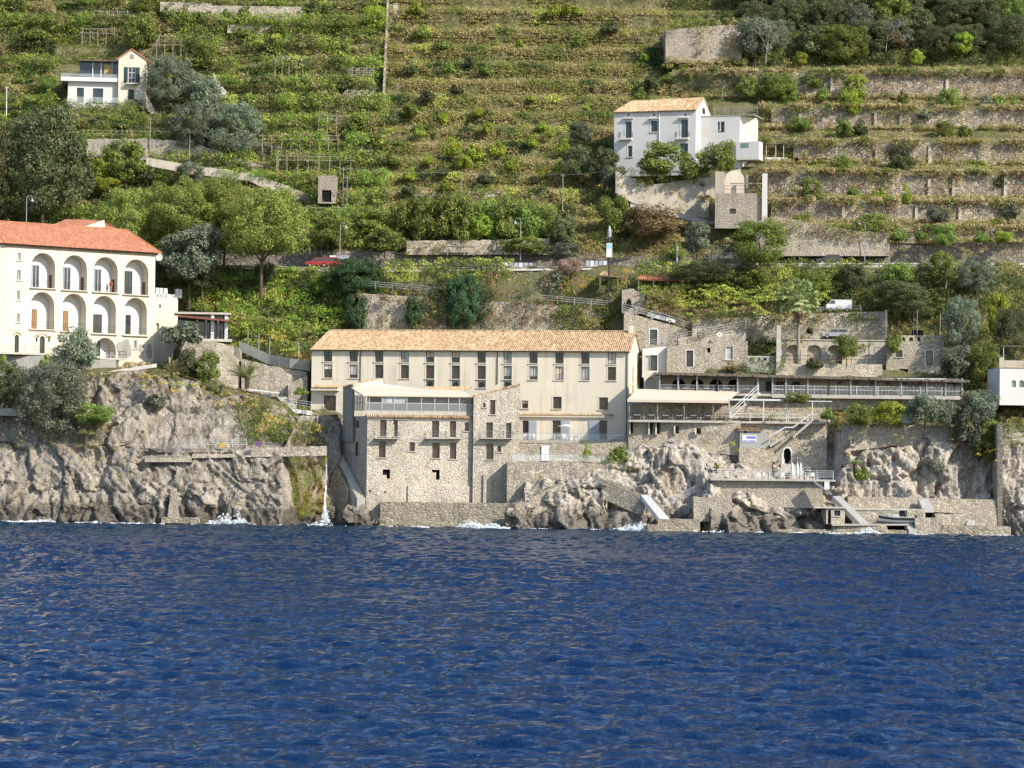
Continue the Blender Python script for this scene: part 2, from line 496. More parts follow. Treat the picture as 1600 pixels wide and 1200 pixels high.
CROWN = {}
for k in range(3):
    CROWN['s', k] = crown_mesh('bush_crown', 13, 110, .46, .2, 'dome', 10 + k)
    CROWN['m', k] = crown_mesh('tree_crown', 44, 150, .33, .098, 'round', 20 + k)
    CROWN['l', k] = crown_mesh('large_tree_crown', 110, 190, .23, .053, 'round', 30 + k)
    CROWN['p', k] = crown_mesh('pine_crown', 120, 220, .19, .043, 'umbrella', 40 + k)
TRUNK = [trunk_mesh('trunk', 50 + k) for k in range(3)]
_tc = [0]
def plant(name, cat, label, box, yb, Y, mat, size='m', group=None, bark=None, trunk=True, depth=None):
    """box = crown extent in the photograph; yb = row of its foot; Y = distance"""
    _tc[0] += 1; k = _tc[0] % 3
    x0, y0, x1, y1 = box
    cx = (x0 + x1) / 2
    base = W(cx, yb, Y)
    s = Y / FPX
    rw = (x1 - x0) * s / 2; rh = (y1 - y0) * s / 2
    zc = W(cx, (y0 + y1) / 2, Y).z - base.z
    root = thing(name, label, cat, base, random.uniform(-.6, .6), group)
    c = bpy.data.objects.new('crown', CROWN[size, k]); put(c, root)
    c.location = (0, 0, zc); c.scale = (rw, (depth or rw * .9), rh); c.rotation_euler = (0, 0, random.uniform(0, 6.28) if abs(rw - (depth or rw * .9)) < rw * .2 else 0)
    c.material_slots[0].link = 'OBJECT'; c.material_slots[0].material = mat
    if trunk and zc > .3:
        t = bpy.data.objects.new('trunk', TRUNK[k]); put(t, root)
        tr = max(.5, min(rw, zc) * .55)
        t.scale = (tr * 1.3, tr * 1.3, max(.3, zc - rh * .25))
        if bark: t.material_slots[0].link = 'OBJECT'; t.material_slots[0].material = bark
    return root
# ------------------------------------------------------------------ terrain
KX = [-260, 0, 130, 230, 330, 440, 470, 530, 545, 800, 820, 900, 1000, 1085, 1110, 1300, 1320, 1440, 1560, 1600, 1860]
def row(py, Y): return lambda px: W(px, float(np.interp(px, KX, py)), float(np.interp(px, KX, Y)))
def rowz(z, Y): return lambda px: Wz(px, z, float(np.interp(px, KX, Y)))
YB = [401, 401, 400, 399, 398.5, 398, 407, 407, 405, 399, 397, 396.5, 397, 397, 391.5, 393, 396, 396.5, 396, 391.5, 391]
rA = rowz(-2.5, [y - 1.5 for y in YB])
rB = rowz(.6, YB)
rC = row([760, 752, 750, 750, 750, 750, 745, 745, 790, 790, 780, 765, 775, 775, 793, 790, 774, 774, 776, 765, 765],
         [406, 405, 404, 402, 401.5, 401, 409, 409, 413, 413, 399, 399, 400, 400, 392.8, 395.3, 398, 398.3, 398, 396.5, 396.5])
rD = row([690, 690, 690, 700, 701, 706, 650, 650, 700, 720, 752, 750, 700, 700, 720, 735, 715, 690, 690, 690, 690],
         [412, 410, 409, 405.5, 405, 403.5, 412, 412, 420, 420, 402, 402, 402.5, 402, 402, 404, 399.6, 399.9, 400, 399.5, 399.5])
def rD2(px):
    p = rD(px); return p + Vector((0, 3.0 if 225 < px < 455 else .6, .02))
rE = row([640, 618, 585, 578, 602, 634, 652, 652, 652, 690, 690, 688, 652, 658, 660, 655, 664, 668, 672, 675, 675],
         [416, 416, 415, 416, 415, 414, 416, 416, 424, 426, 420, 420, 421, 412, 409, 409, 403, 403.5, 405, 405, 405])
rF = row([572, 572, 572, 574, 592, 625, 632, 632, 630, 600, 600, 600, 600, 600, 600, 640, 625, 625, 625, 625, 625],
         [430, 432, 436, 438, 438, 434, 432, 432, 438, 438, 438, 438, 432, 424, 418, 414, 414, 414, 414, 414, 414])
rG = row([500, 500, 500, 495, 496, 505, 510, 512, 512, 512, 512, 506, 510, 510, 535, 535, 535, 535, 535, 535, 535],
         [446, 446, 446, 444, 441, 440, 440, 440, 442, 442, 442, 440, 433, 433, 431, 431, 431, 431, 431, 431, 431])
HPY = [404, 404, 406, 410, 414, 417, 418, 420, 420, 418, 418, 417, 416, 416, 414, 413, 413, 413, 414, 414, 414]
HY = [452, 452, 451, 450, 449, 447, 446.5, 446, 446, 445, 445, 444, 443, 443, 441, 440, 440, 440, 440, 440, 440]
rH = row(HPY, HY)
def rH2(px): return rH(px) + Vector((0, 7.0, 0))
IPY = [384, 384, 386, 388, 389, 391, 392, 394, 394, 397, 397, 397, 402, 402, 398, 380, 378, 377, 380, 380, 380]
rI = row(IPY, [y + 7.4 for y in HY])
def Yh(px, py):
    p0 = float(np.interp(px, KX, IPY)); y0 = float(np.interp(px, KX, HY)) + 7.6
    return y0 + (p0 - py) / p0 * 62.0
def Yterr(px, py):
    """distance of the ground behind image point (px, py)"""
    pts = []
    for f in (rC, rD, rD2, rE, rF, rG, rH, rI):
        p = f(px); pts.append((proj(p)[1], p.y))
    if py <= pts[-1][0]: return Yh(px, py)
    for (a, ya), (b, yb) in zip(pts[:-1], pts[1:]):
        if b <= py <= a: return ya + (yb - ya) * (a - py) / max(a - b, 1e-3)
    return pts[0][1]

def fbm(v, o=5): return noise.fractal(v, .8, 2.1, o)
def strip(name, rows, nsub, px0, px1, dpx, mat, disp=None, kind='structure', sm=True):
    xs = np.arange(px0, px1 + .01, dpx)
    grid = []
    for k in range(len(rows) - 1):
        a, b = rows[k], rows[k + 1]
        n = nsub[k]
        for j in range(n + (k == len(rows) - 2)):
            t = j / n
            line = []
            for x in xs:
                p = a(x).lerp(b(x), t)
                line.append(p)
            grid.append(line)
    V = []
    for line in grid:
        for x, p in zip(xs, line):
            V.append(disp(p, x) if disp else p)
    nr, nc = len(grid), len(xs)
    i = np.arange((nr - 1) * (nc - 1)); r_ = i // (nc - 1); c_ = i % (nc - 1)
    q = np.stack([r_ * nc + c_, r_ * nc + c_ + 1, (r_ + 1) * nc + c_ + 1, (r_ + 1) * nc + c_], axis=1)
    me = np_mesh(name, np.array(V), q, mat, smooth=sm)
    o = bpy.data.objects.new(name, me); put(o); tag(o, kind=kind)
    return o

HOLES = [(955, 787, 9, 10, 3.0), (330, 800, 16, 8, 1.5), (1255, 808, 5, 5, 1.5), (10, 760, 14, 8, 1.2), (118, 755, 5, 14, 1.4), (1380, 690, 5, 14, 1.2), (1398, 720, 4, 30, 1.0), (1360, 705, 3, 30, 1.0), (1440, 740, 5, 24, .9)]
def cliff_disp(p, px):
    q = Vector((p.x, p.y * .5, p.z))
    nz = noise.noise(q * .12) * 2.2 + noise.noise(q * .35) * .8
    lf = min(max((530 - px) / 60, 0), 1)
    b1 = (q.x * .75 + q.z * .62) * lf + (q.x * .95 + q.z * .18) * (1 - lf)
    saw1 = (b1 * .24 + nz * .55) % 1.0; saw2 = (b1 * .8 + nz * .9 + 3.3) % 1.0
    v = noise.voronoi(Vector((q.x * .24, q.y * .24, q.z * .15)) + Vector((nz, 0, nz)) * .15)
    P0 = Vector((q.x * .24, q.y * .24, q.z * .15)) + Vector((nz, 0, nz)) * .15
    blk = (noise.cell(v[1][0] * 7.3) - .5) * .8 + (noise.cell_vector(v[1][0] * 9.1) - Vector((.5, .5, .5))).dot(P0 - v[1][0]) * 2.1
    v2 = noise.voronoi(Vector((q.x, q.y, q.z * .6)) * .6)
    P2 = Vector((q.x, q.y, q.z * .6)) * .6
    blk2 = noise.cell(v2[1][0] * 5.1) - .5 + (noise.cell_vector(v2[1][0] * 6.7) - Vector((.5, .5, .5))).dot(P2 - v2[1][0]) * 2.3; crack = max(0, .12 - (v[0][1] - v[0][0])) * 5
    big = fbm(q * .07, 3) * 2.0
    fine = fbm(q * 1.5, 5) * .36
    amp = 1.0 - .25 * lf
    if 535 < px < 800: amp = .25
    if 225 < px < 455 and p.y > 403 and 18 > p.z > 10.2: amp = .3
    d = (big * .6 + saw1 * (.6 + .7 * lf) + saw2 * .42 + blk * 1.0 + blk2 * .5 + fine * .55 - crack * .9 - .5) * amp
    hx, hy = proj(p)
    for x, y, rx, ry, dp in HOLES:
        e = ((hx - x) / rx) ** 2 + ((hy - y) / ry) ** 2
        if e < 2.5: d -= dp * max(0, 1 - e * .5)
    if p.z < 2.5: d += .5 * noise.noise(q * .35) + .4
    return p + Vector((fbm(q * .5 + Vector((9, 9, 9)), 3) * .15 * amp, -d * .9, d * .12 + fbm(q * .6 + Vector((3, 1, 7)), 3) * .25 * amp))
def soft_disp(p, px):
    return p + Vector((0, -fbm(p * .12, 4) * .8, fbm(p * .25 + Vector((4, 4, 4)), 4) * .7))
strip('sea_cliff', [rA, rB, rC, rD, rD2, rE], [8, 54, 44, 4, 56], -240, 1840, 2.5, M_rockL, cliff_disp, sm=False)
strip('hillside', [lambda x: rE(x) + Vector((0, 1.5, -3)), rE, rF, rG, rH], [3, 8, 14, 14], -258, 1860, 9, M_earth, soft_disp)
strip('coast_road', [lambda x: rH(x) + Vector((0, -.4, -.02)), rH2], [2], -258, 1860, 20, M_asph)
def base_row(py0):
    def f(px):
        py = float(np.interp(px, KX, IPY)) + 8 - py0
        return W(px, py, Yh(px, py) + 3.2)
    return f
strip('upper_hillside', [base_row(k) for k in range(0, 560, 40)], [4] * 13, -258, 1860, 12, M_earth, soft_disp)

# terraced slope in three fields; every ledge = riser (top, bottom rows at its two ends)
LEDGE = {'L': [], 'C': [], 'R': []}
def zone(key, x0, x1, ledges):
    """ledges listed from the road upwards: (top at x0, foot at x0, top at x1, foot at x1)"""
    out = []
    for (ta, ba, tb, bb) in ledges:
        ph = random.random() * 50
        def mk(a, b, ph=ph):
            def f(px, a=a, b=b, ph=ph):
                return a + (b - a) * (px - x0) / (x1 - x0) + 2.2 * noise.noise(Vector((px * .012, ph, 0))) + 1.0 * noise.noise(Vector((px * .05, ph, 3)))
            return f
        top, foot = mk(ta, tb), mk(ba, bb)
        rowf = lambda px, foot=foot: W(px, foot(px), Yh(px, foot(px)))
        rowt = lambda px, top=top, foot=foot: W(px, top(px), Yh(px, foot(px)) + .5)
        out.append((rowf, rowt, top, foot))
    LEDGE[key] = out
    rows = [rI]; ns = []
    for rowf, rowt, *_ in out:
        rows += [rowf, rowt]; ns += [2, 4]
    strip('terraced_slope', rows, ns, x0, x1, 3.5, M_earth, lambda p, px: p + Vector((0, -fbm(p * .7, 3) * .35, fbm(p * .5, 3) * .3)))
ZR = [(352, 378, 358, 378), (311, 346, 318, 350), (266, 306, 272, 311), (220, 252, 224, 258), (166, 200, 172, 203), (112, 152, 116, 155), (84, 104, 84, 104), (55, 76, 55, 76), (25, 48, 25, 48), (-5, 18, -5, 18), (-45, -12, -45, -12)]
ZC = [(378, 392, 372, 394), (354, 368, 350, 366), (326, 344, 330, 344), (302, 316, 305, 322), (279, 290, 281, 293), (255, 267, 256, 268), (231, 243, 232, 244), (207, 219, 207, 219), (183, 195, 184, 196), (157, 171, 160, 173), (131, 145, 134, 148), (105, 119, 108, 122), (78, 94, 82, 98), (50, 68, 54, 72), (20, 40, 24, 44), (-12, 10, -8, 14), (-45, -20, -42, -18)]
ZL = [(372, 384, 376, 390), (348, 362, 350, 366), (318, 340, 322, 342), (290, 310, 292, 313), (262, 282, 262, 284), (232, 252, 232, 254), (203, 222, 202, 222), (172, 192, 172, 193), (141, 162, 142, 163), (110, 130, 112, 132), (76, 98, 80, 100), (42, 66, 46, 68), (10, 32, 12, 36), (-24, 0, -22, 2), (-55, -35, -55, -33)]
zone('R', 1050, 1856, ZR)
zone('C', 590, 1062, ZC)
zone('L', -256, 602, ZL)

# ------------------------------------------------------------------ sea
def sea():
    t = NT('sea_water')
    p = t.pos((1, .8, 1))
    h = t.math('ADD', t.noise(t.pos((.7, 1.3, 1)), 1.5, 5, .6), t.math('MULTIPLY', t.noise(p, 5.0, 3, .6), .2))
    t.bump(h, .9, .45)
    g = t.n('NewGeometry'); sx = t.n('SeparateXYZ'); t.l(g.outputs['Position'], sx.inputs[0])
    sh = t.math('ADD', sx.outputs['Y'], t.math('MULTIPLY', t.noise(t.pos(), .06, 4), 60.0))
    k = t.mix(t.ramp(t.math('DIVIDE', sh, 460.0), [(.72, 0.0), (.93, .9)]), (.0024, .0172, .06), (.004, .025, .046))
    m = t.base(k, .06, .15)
    t.bsdf.inputs['IOR'].default_value = 1.333
    rng = np.random.default_rng(5)
    ys = np.concatenate([np.arange(-150, 70, 8.0), np.arange(70, 120, .22), np.arange(120, 220, .3), np.arange(220, 412, .45), [413, 420, 440, 500]])
    cols = np.concatenate([[-8, -4, -2, -1.2, -.75], np.linspace(-.5, .5, 760), [.75, 1.2, 2, 4, 8]])
    wid = 12 + np.abs(ys)[:, None] * .44
    X = cols[None, :] * wid; Y = np.repeat(ys[:, None], len(cols), 1)
    Z = np.zeros_like(X); DX = np.zeros_like(X); DY = np.zeros_like(X)
    gust = 1 + .28 * np.sin(X * .041 + Y * .023 + 1) * np.sin(Y * .037 - X * .016) + .22 * np.sin(X * .11 - Y * .06 + 2) * np.sin(Y * .09 + X * .05)
    wind = R(262)
    for i in range(110):
        L = .75 * (7.5 / .75) ** (rng.random() ** 1.3)
        a = wind + rng.normal() * .5
        k = 2 * math.pi / L
        A = .0098 * L ** .8 * (1.3 if L < 2.5 else .8)
        ph = rng.uniform(0, 6.28)
        q = (X * math.cos(a) + Y * math.sin(a)) * k + ph
        # let each train wax and wane over the water
        mod = .55 + .45 * np.sin(X * k * .13 * math.cos(a + 1.3) + Y * k * .11 * math.sin(a + 1.3) + ph * 3)
        # fade trains finer than the local spacing
        A = A * gust; Z += A * mod * np.sin(q)
        DX += -A * mod * .95 * np.cos(q) * math.cos(a); DY += -A * mod * .95 * np.cos(q) * math.sin(a)
    fade = np.clip((ys - 60) / 15, 0, 1)[:, None] * np.clip((430 - ys) / 20, 0, 1)[:, None]
    V = np.stack([X + DX * fade, Y + DY * fade, Z * fade], axis=2).reshape(-1, 3)
    nr, nc = X.shape
    i = np.arange((nr - 1) * (nc - 1)); r_ = i // (nc - 1); c_ = i % (nc - 1)
    q = np.stack([r_ * nc + c_, r_ * nc + c_ + 1, (r_ + 1) * nc + c_ + 1, (r_ + 1) * nc + c_], axis=1)
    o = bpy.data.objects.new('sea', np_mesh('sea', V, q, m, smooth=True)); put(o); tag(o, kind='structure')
sea()
# ------------------------------------------------------------------ building kit
def arch_pts(u0, u1, zs, zt, n=8):
    """points of an arch from (u1,zs) over the top zt to (u0,zs)"""
    c = (u0 + u1) / 2; r = (u1 - u0) / 2; h = zt - zs
    return [(c + r * math.cos(math.pi * i / n), zs + h * math.sin(math.pi * i / n)) for i in range(n + 1)]

def holed(mb, u0, u1, z0, z1, holes, w=0.0, dep=.25):
    """front face of a wall in the plane y=w with openings; hole=(u0,u1,z0,z1[,spring[,depth]])"""
    us = sorted({u0, u1} | {min(max(h[i], u0), u1) for h in holes for i in (0, 1)})
    zs = sorted({z0, z1} | {min(max(h[i], z0), z1) for h in holes for i in (2, 3)})
    for a, b in zip(us[:-1], us[1:]):
        if b - a < 1e-5: continue
        for c, d in zip(zs[:-1], zs[1:]):
            if d - c < 1e-5: continue
            m, n = (a + b) / 2, (c + d) / 2
            if any(h[0] < m < h[1] and h[2] < n < h[3] for h in holes): continue
            mb.quad((a, w, c), (b, w, c), (b, w, d), (a, w, d))
    for h in holes:
        a, b, c, d = h[:4]
        D = h[5] if len(h) > 5 and h[5] else dep
        if len(h) > 4 and h[4] is not None:
            sp = h[4]
            A = arch_pts(a, b, sp, d)
            half = len(A) // 2
            mb.poly([(b, w, d)] + [(x, w, z) for x, z in A[:half + 1]][::-1] if False else [(x, w, z) for x, z in A[:half + 1]] + [(b, w, d)])
            mb.poly([(x, w, z) for x, z in A[half:]] + [(a, w, d)])
            for (x0, y0), (x1, y1) in zip(A[:-1], A[1:]):
                mb.quad((x0, w, y0), (x1, w, y1), (x1, w + D, y1), (x0, w + D, y0))
            top = sp
        else:
            top = d
            mb.quad((a, w, d), (b, w, d), (b, w + D, d), (a, w + D, d))
        mb.quad((a, w, c), (a, w, top), (a, w + D, top), (a, w + D, c))
        mb.quad((b, w, c), (b, w, top), (b, w + D, top), (b, w + D, c))
        mb.quad((a, w, c), (b, w, c), (b, w + D, c), (a, w + D, c))
    return mb

def shell(mb, u0, u1, y0, y1, z0, z1, front=False, top=True):
    """the other sides of a box-shaped building (front left to holed())"""
    mb.quad((u0, y0, z0), (u0, y1, z0), (u0, y1, z1), (u0, y0, z1))
    mb.quad((u1, y0, z0), (u1, y1, z0), (u1, y1, z1), (u1, y0, z1))
    mb.quad((u0, y1, z0), (u1, y1, z0), (u1, y1, z1), (u0, y1, z1))
    if top: mb.quad((u0, y0, z1), (u1, y0, z1), (u1, y1, z1), (u0, y1, z1))
    if front: mb.quad((u0, y0, z0), (u1, y0, z0), (u1, y0, z1), (u0, y0, z1))
    return mb

def window(par, r, y=.2, frame=None, glass=None, mul=(1, 0), fw=.07, sur=None, sill=True, spring=None, name='window', sh=None):
    """frame with bars, a pane, optional plaster surround, sill and shutters; r=(u0,u1,z0,z1)"""
    frame = frame or M_brown; glass = glass or M_glass
    u0, u1, z0, z1 = r
    m = MB()
    m.box(u0, u0 + fw, y - .03, y + .05, z0, z1); m.box(u1 - fw, u1, y - .03, y + .05, z0, z1)
    m.box(u0 + fw, u1 - fw, y - .03, y + .05, z0, z0 + fw); m.box(u0 + fw, u1 - fw, y - .03, y + .05, z1 - fw, z1)
    for k in range(mul[0]):
        x = u0 + (u1 - u0) * (k + 1) / (mul[0] + 1); m.box(x - fw * .45, x + fw * .45, y - .025, y + .045, z0 + fw, z1 - fw)
    for k in range(mul[1]):
        z = z0 + (z1 - z0) * (k + 1) / (mul[1] + 1); m.box(u0 + fw, u1 - fw, y - .02, y + .04, z - fw * .4, z + fw * .4)
    f = m.build(name, frame, par)
    g = MB()
    if spring is None: g.box(u0, u1, y + .02, y + .035, z0, z1)
    else: g.box(u0, u1, y + .02, y + .035, z0, z1)
    g.build('pane', glass, f)
    if sur is not None:
        t = .16; s = MB()
        s.box(u0 - t, u0 - .003, -.035, .02, z0 - .003, z1 + t); s.box(u1 + .003, u1 + t, -.035, .02, z0 - .003, z1 + t); s.box(u0 - .003, u1 + .003, -.035, .02, z1 + .003, z1 + t)
        s.build('surround', sur, f)
    if sill:
        s = MB(); s.box(u0 - .2, u1 + .2, -.14, .12, z0 - .12, z0 - .005); s.build('sill', sur or M_conc, f)
    if sh is not None:
        wd = (u1 - u0) * .5
        for (a, b) in ((u0 - wd - .03, u0 - .03), (u1 + .03, u1 + .03 + wd)):
            s = MB(); s.box(a, b, -.07, -.01, z0, z1)
            for k in range(int((z1 - z0) / .16)): s.box(a + .05, b - .05, -.085, -.07, z0 + .05 + k * .16, z0 + .15 + k * .16)
            s.build('shutter', sh, f)
    return f

def rail(name, pts, h=1.0, mat=None, step=1.6, bars=3, r=.025, par=None, panel=None, bal=None, label=None, cat='railing', top=None):
    """posts and rails along a polyline of points"""
    mat = mat or M_iron
    m = MB(); pts = [Vector(p) for p in pts]
    for a, b in zip(pts[:-1], pts[1:]):
        L = (b - a).length; n = max(1, int(L / step + .5))
        for k in range(n + 1):
            p = a.lerp(b, k / n); m.tube(p, p + Vector((0, 0, h)), r * 1.2, n=5)
        for k in range(bars):
            z = h * (1 - k / bars * .9)
            m.tube(a + Vector((0, 0, z)), b + Vector((0, 0, z)), (top or r) if k == 0 else r, n=5)
        if bal:
            nb = int(L / bal)
            for k in range(nb):
                p = a.lerp(b, (k + .5) / nb); m.tube(p + Vector((0, 0, .08)), p + Vector((0, 0, h)), r * .55, n=4, caps=False)
    o = m.build(name, mat, par)
    if label: tag(o, label, cat)
    if panel is not None:
        q = MB()
        for a, b in zip(pts[:-1], pts[1:]):
            q.quad(a + Vector((0, 0, .1)), b + Vector((0, 0, .1)), b + Vector((0, 0, h - .05)), a + Vector((0, 0, h - .05)))
        q.build('panel', panel, o)
    return o

def tile_slope(mb, A, B, C, D, pitch=.3, amp=.07, thick=.1):
    """corrugated tile sheet; A-B eave, D-C ridge"""
    A, B, C, D = (Vector(p) for p in (A, B, C, D))
    n = max(2, int((B - A).length / pitch))
    nrm = (B - A).cross(D - A).normalized()
    if nrm.z < 0: nrm = -nrm
    V = []
    for k in range(n * 4 + 1):
        t = k / (n * 4); h = amp * (0, 1, 0, -1)[k % 4] + (.012 * math.sin(k * 7.3))
        V.append(A.lerp(B, t) + nrm * h); V.append(D.lerp(C, t) + nrm * h)
    mb.add(V, [(2 * k, 2 * k + 2, 2 * k + 3, 2 * k + 1) for k in range(n * 4)])
    off = nrm * -(thick + amp)
    mb.quad(A + off, B + off, C + off, D + off)
    mb.quad(A + off, B + off, B - nrm * amp, A - nrm * amp); mb.quad(B + off, C + off, C, B); mb.quad(A + off, D + off, D, A); mb.quad(D + off, C + off, C, D)
    return mb

def wall_thing(name, label, cat, top, foot, Y, mat, thick=.8, px=None, cap=None, step=6.0, tback=None, Yf=None, rough=.12):
    """a free or retaining wall following rows of the photograph: top(px), foot(px) callables, Y callable"""
    xs = np.arange(px[0], px[1] + .1, step)
    m = MB(); nz = 5
    F = []
    for x in xs:
        y0 = Y(x); col = []
        for k in range(nz + 1):
            t = k / nz
            p = W(x, foot(x) + (top(x) - foot(x)) * t, y0)
            p = p + Vector((0, .35 * t - rough * noise.noise(p * .8), 0))
            if k == nz: p.z += (.3 if mat in (M_dry, M_old) else .13) * noise.noise(Vector((p.x * 1.1, 0, 5)))
            col.append(p)
        F.append(col)
    n = len(xs)
    V = [p for c in F for p in c]; fs = []
    for i in range(n - 1):
        for k in range(nz):
            a = i * (nz + 1) + k; fs.append((a, a + nz + 1, a + nz + 2, a + 1))
    m.add(V, fs)
    bk = [c[-1] + Vector((0, thick, 0)) for c in F]; bb = [c[0] + Vector((0, thick + .35, 0)) for c in F]
    for i in range(n - 1):
        m.quad(F[i][-1], F[i + 1][-1], bk[i + 1], bk[i]); m.quad(bk[i], bk[i + 1], bb[i + 1], bb[i])
    m.poly([c for c in F[0]] + [bk[0], bb[0]]); m.poly([c for c in F[-1]] + [bk[-1], bb[-1]])
    o = m.build(name, mat, None, smooth=False)
    return tag(o, label, cat)

def lin(*pts):
    xs = [p[0] for p in pts]; ys = [p[1] for p in pts]
    return lambda x: float(np.interp(x, xs, ys))

def stairs(name, label, a0, b0, a1, b1, n, mat, parent=None, under=1.2):
    """flight from lower edge a0-b0 to upper edge a1-b1 (world points)"""
    a0, b0, a1, b1 = (Vector(p) for p in (a0, b0, a1, b1))
    m = MB()
    for k in range(n):
        p, q = a0.lerp(a1, k / n), b0.lerp(b1, k / n)
        p2, q2 = a0.lerp(a1, (k + 1) / n), b0.lerp(b1, (k + 1) / n)
        z1 = p2.z; dn = Vector((0, 0, -(z1 - p.z) - under))
        P = [Vector((p.x, p.y, z1)), Vector((q.x, q.y, z1)), Vector((q2.x, q2.y, z1)), Vector((p2.x, p2.y, z1))]
        m.prism(P, dn)
    return tag(m.build(name, mat, parent), label, 'stairs')

# ================================================================== the long cream hotel
def hotel():
    F = Fac(485, 705, 424, -10)
    t = fthing('hotel_building', 'long cream hotel block with rows of tall windows and a low clay tile roof', 'hotel', F)
    uL = 0.0; uR = F.hit(982, 640)[0]; ze = F.hit(735, 547)[1]; D = 12.5
    ridge = F.hit(745, 518, D / 2)[1]
    holes = []; wins = []
    cols = [506, 546, 586, 626, 665.5, 705.5, 746, 786.5, 827, 867.5, 908, 949.5]
    for i, x in enumerate(cols):
        dy = (x - 485) * .0092
        a = F.rect(x, 546 + dy, x + 13, 564.5 + dy); b = F.rect(x, 569 + dy, x + 13, 590 + dy)
        holes += [a, b]
        wins.append((a, M_glass if i % 4 != 3 else M_curtain, (1, 0), M_iron)); wins.append((b, M_glass if i not in (9, 10) else M_curtain, (1, 0), M_brown))
        if 4 <= i <= 7:
            c = F.rect(x, 593 + dy, x + 13, 603.5 + dy); holes.append(c); wins.append((c, M_curtain, (1, 0), M_steel))
    for (x0, y0, x1, y1) in ((815.5, 626, 825, 638), (864, 620, 877.5, 638.5), (936, 621, 950, 640)):
        c = F.rect(x0, y0, x1, y1); holes.append(c); wins.append((c, M_glass, (1, 1), M_brown))
    doors = []
    for (x0, x1) in ((816, 826), (863, 876), (936.5, 948.5)):
        c = F.rect(x0, 657, x1, 687); holes.append(c); doors.append(c)
    en = F.rect(506, 618, 525, 642); holes.append(en)
    m = MB(); holed(m, uL, uR, -3, ze, holes, 0, .28)
    shell(m, uL, uR, 0, D, -3, ze, top=False)
    m.poly([(uR, 0, ze), (uR, D / 2, ridge), (uR, D, ze)])
    m.box(uL + .05, uR - .05, .6, D - .1, -2.9, ze - .1)
    m.build('wall', M_cream, t)
    for i, (r, g, mu, fm) in enumerate(wins):
        f = window(t, r, .2, fm, g, mu, .09, M_ivory)
        if i % 5 in (1, 3): m = MB(); q = (.75, .35, .55)[i % 3]; m.box(r[0] + .1, r[1] - .1, .19, .2, r[3] - (r[3] - r[2]) * q, r[3] - .1); m.build('blind', (M_curtain, M_wpaint, M_awning)[i % 3], f)
    for i, r in enumerate(doors):
        f = window(t, r, .22, M_brown, M_glass, (1, 0), .1, M_white, False, name='door')
    for (x0, x1) in ((826.3, 838.5), (876.5, 890), (920.5, 935.5)):
        r = F.rect(x0, 657, x1, 687); s = MB(); s.box(r[0], r[1], -.12, -.04, r[2], r[3])
        for k in range(12): s.box(r[0] + .06, r[1] - .06, -.135, -.12, r[2] + .1 + k * .2, r[2] + .22 + k * .2)
        s.build('shutter', M_bluegrey, t)
    # dark boxes on the french balconies
    for i in range(4, 8):
        r = F.rect(cols[i] + 3, 595 + i * .37, cols[i] + 10, 602 + i * .37); s = MB(); s.box(r[0], r[1], -.05, .14, r[2], r[3]); s.box(r[0] - .35, r[1] + .35, -.1, -.06, r[3] + .25, r[3] + .3)
        s.build('air_conditioner', M_black, t)
    r = window(t, en, .22, M_brown, M_glass, (2, 1), .14, M_white, False, name='door')
    # storey mouldings
    c = F.rect(812, 648.5, 958, 652); s = MB(); s.box(c[0], c[1], -.35, 0, c[2], c[3]); s.build('cornice', M_ivory, t)
    s = MB(); tile_slope(s, (c[0], -.42, c[3] - .02), (c[1], -.42, c[3] - .02), (c[1], 0, c[3] + .22), (c[0], 0, c[3] + .22)); s.build('cornice_tiles', M_tile, t)
    # entrance canopy
    c = F.rect(489, 605.5, 531, 610.5); s = MB(); s.box(c[0], c[1], -1.3, 0, c[2], c[3] - .05); cn = s.build('entrance_canopy', M_ivory, t)
    s = MB(); tile_slope(s, (c[0], -1.4, c[3]), (c[1], -1.4, c[3]), (c[1], 0, c[3] + .4), (c[0], 0, c[3] + .4)); s.build('canopy_tiles', M_tile, cn)
    # roof
    ov = .45; zo = ze - .1
    s = MB()
    tile_slope(s, (uL - .25, -ov, zo), (uR + .2, -ov, zo), (uR + .2, D / 2, ridge + .12), (uL + 1.1, D / 2, ridge + .12))
    tile_slope(s, (uR + .2, D + ov, zo), (uL - .25, D + ov, zo), (uL + 1.1, D / 2, ridge + .12), (uR + .2, D / 2, ridge + .12))
    s.poly([(uL - .25, -ov, zo), (uL - .25, D + ov, zo), (uL + 1.1, D / 2, ridge + .1)])
    rf = s.build('roof', M_tile, t)
    s = MB()
    for k in range(int((uR - uL) / .5)): s.tube((uL + 1.2 + k * .5, D / 2, ridge + .14), (uL + 1.72 + k * .5, D / 2, ridge + .1), .14, n=7)
    s.build('ridge_tiles', M_tile, rf)
    s = MB(); s.box(uL, uR, -.3, 0, ze - .28, ze - .02); s.build('eaves', M_ivory, t)
    s = MB(); s.tube((uL - .2, -.5, zo - .05), (uR + .1, -.5, zo - .05), .08, n=7); s.build('gutter', M_iron, t)
    s = MB(); s.box(uR - .9, uR - .3, D * .45, D * .55, ridge - .5, ridge + .9); s.build('chimney', M_cream, rf)
    for x in (563.5, 777.5, 980):
        u = F.hit(x, 570)[0]; s = MB(); s.tube((u, -.1, -.5 if x > 900 else F.hit(x, 600)[1]), (u, -.1, ze - .2), .07, n=6); s.build('drainpipe', M_brown if x < 900 else M_iron, t)
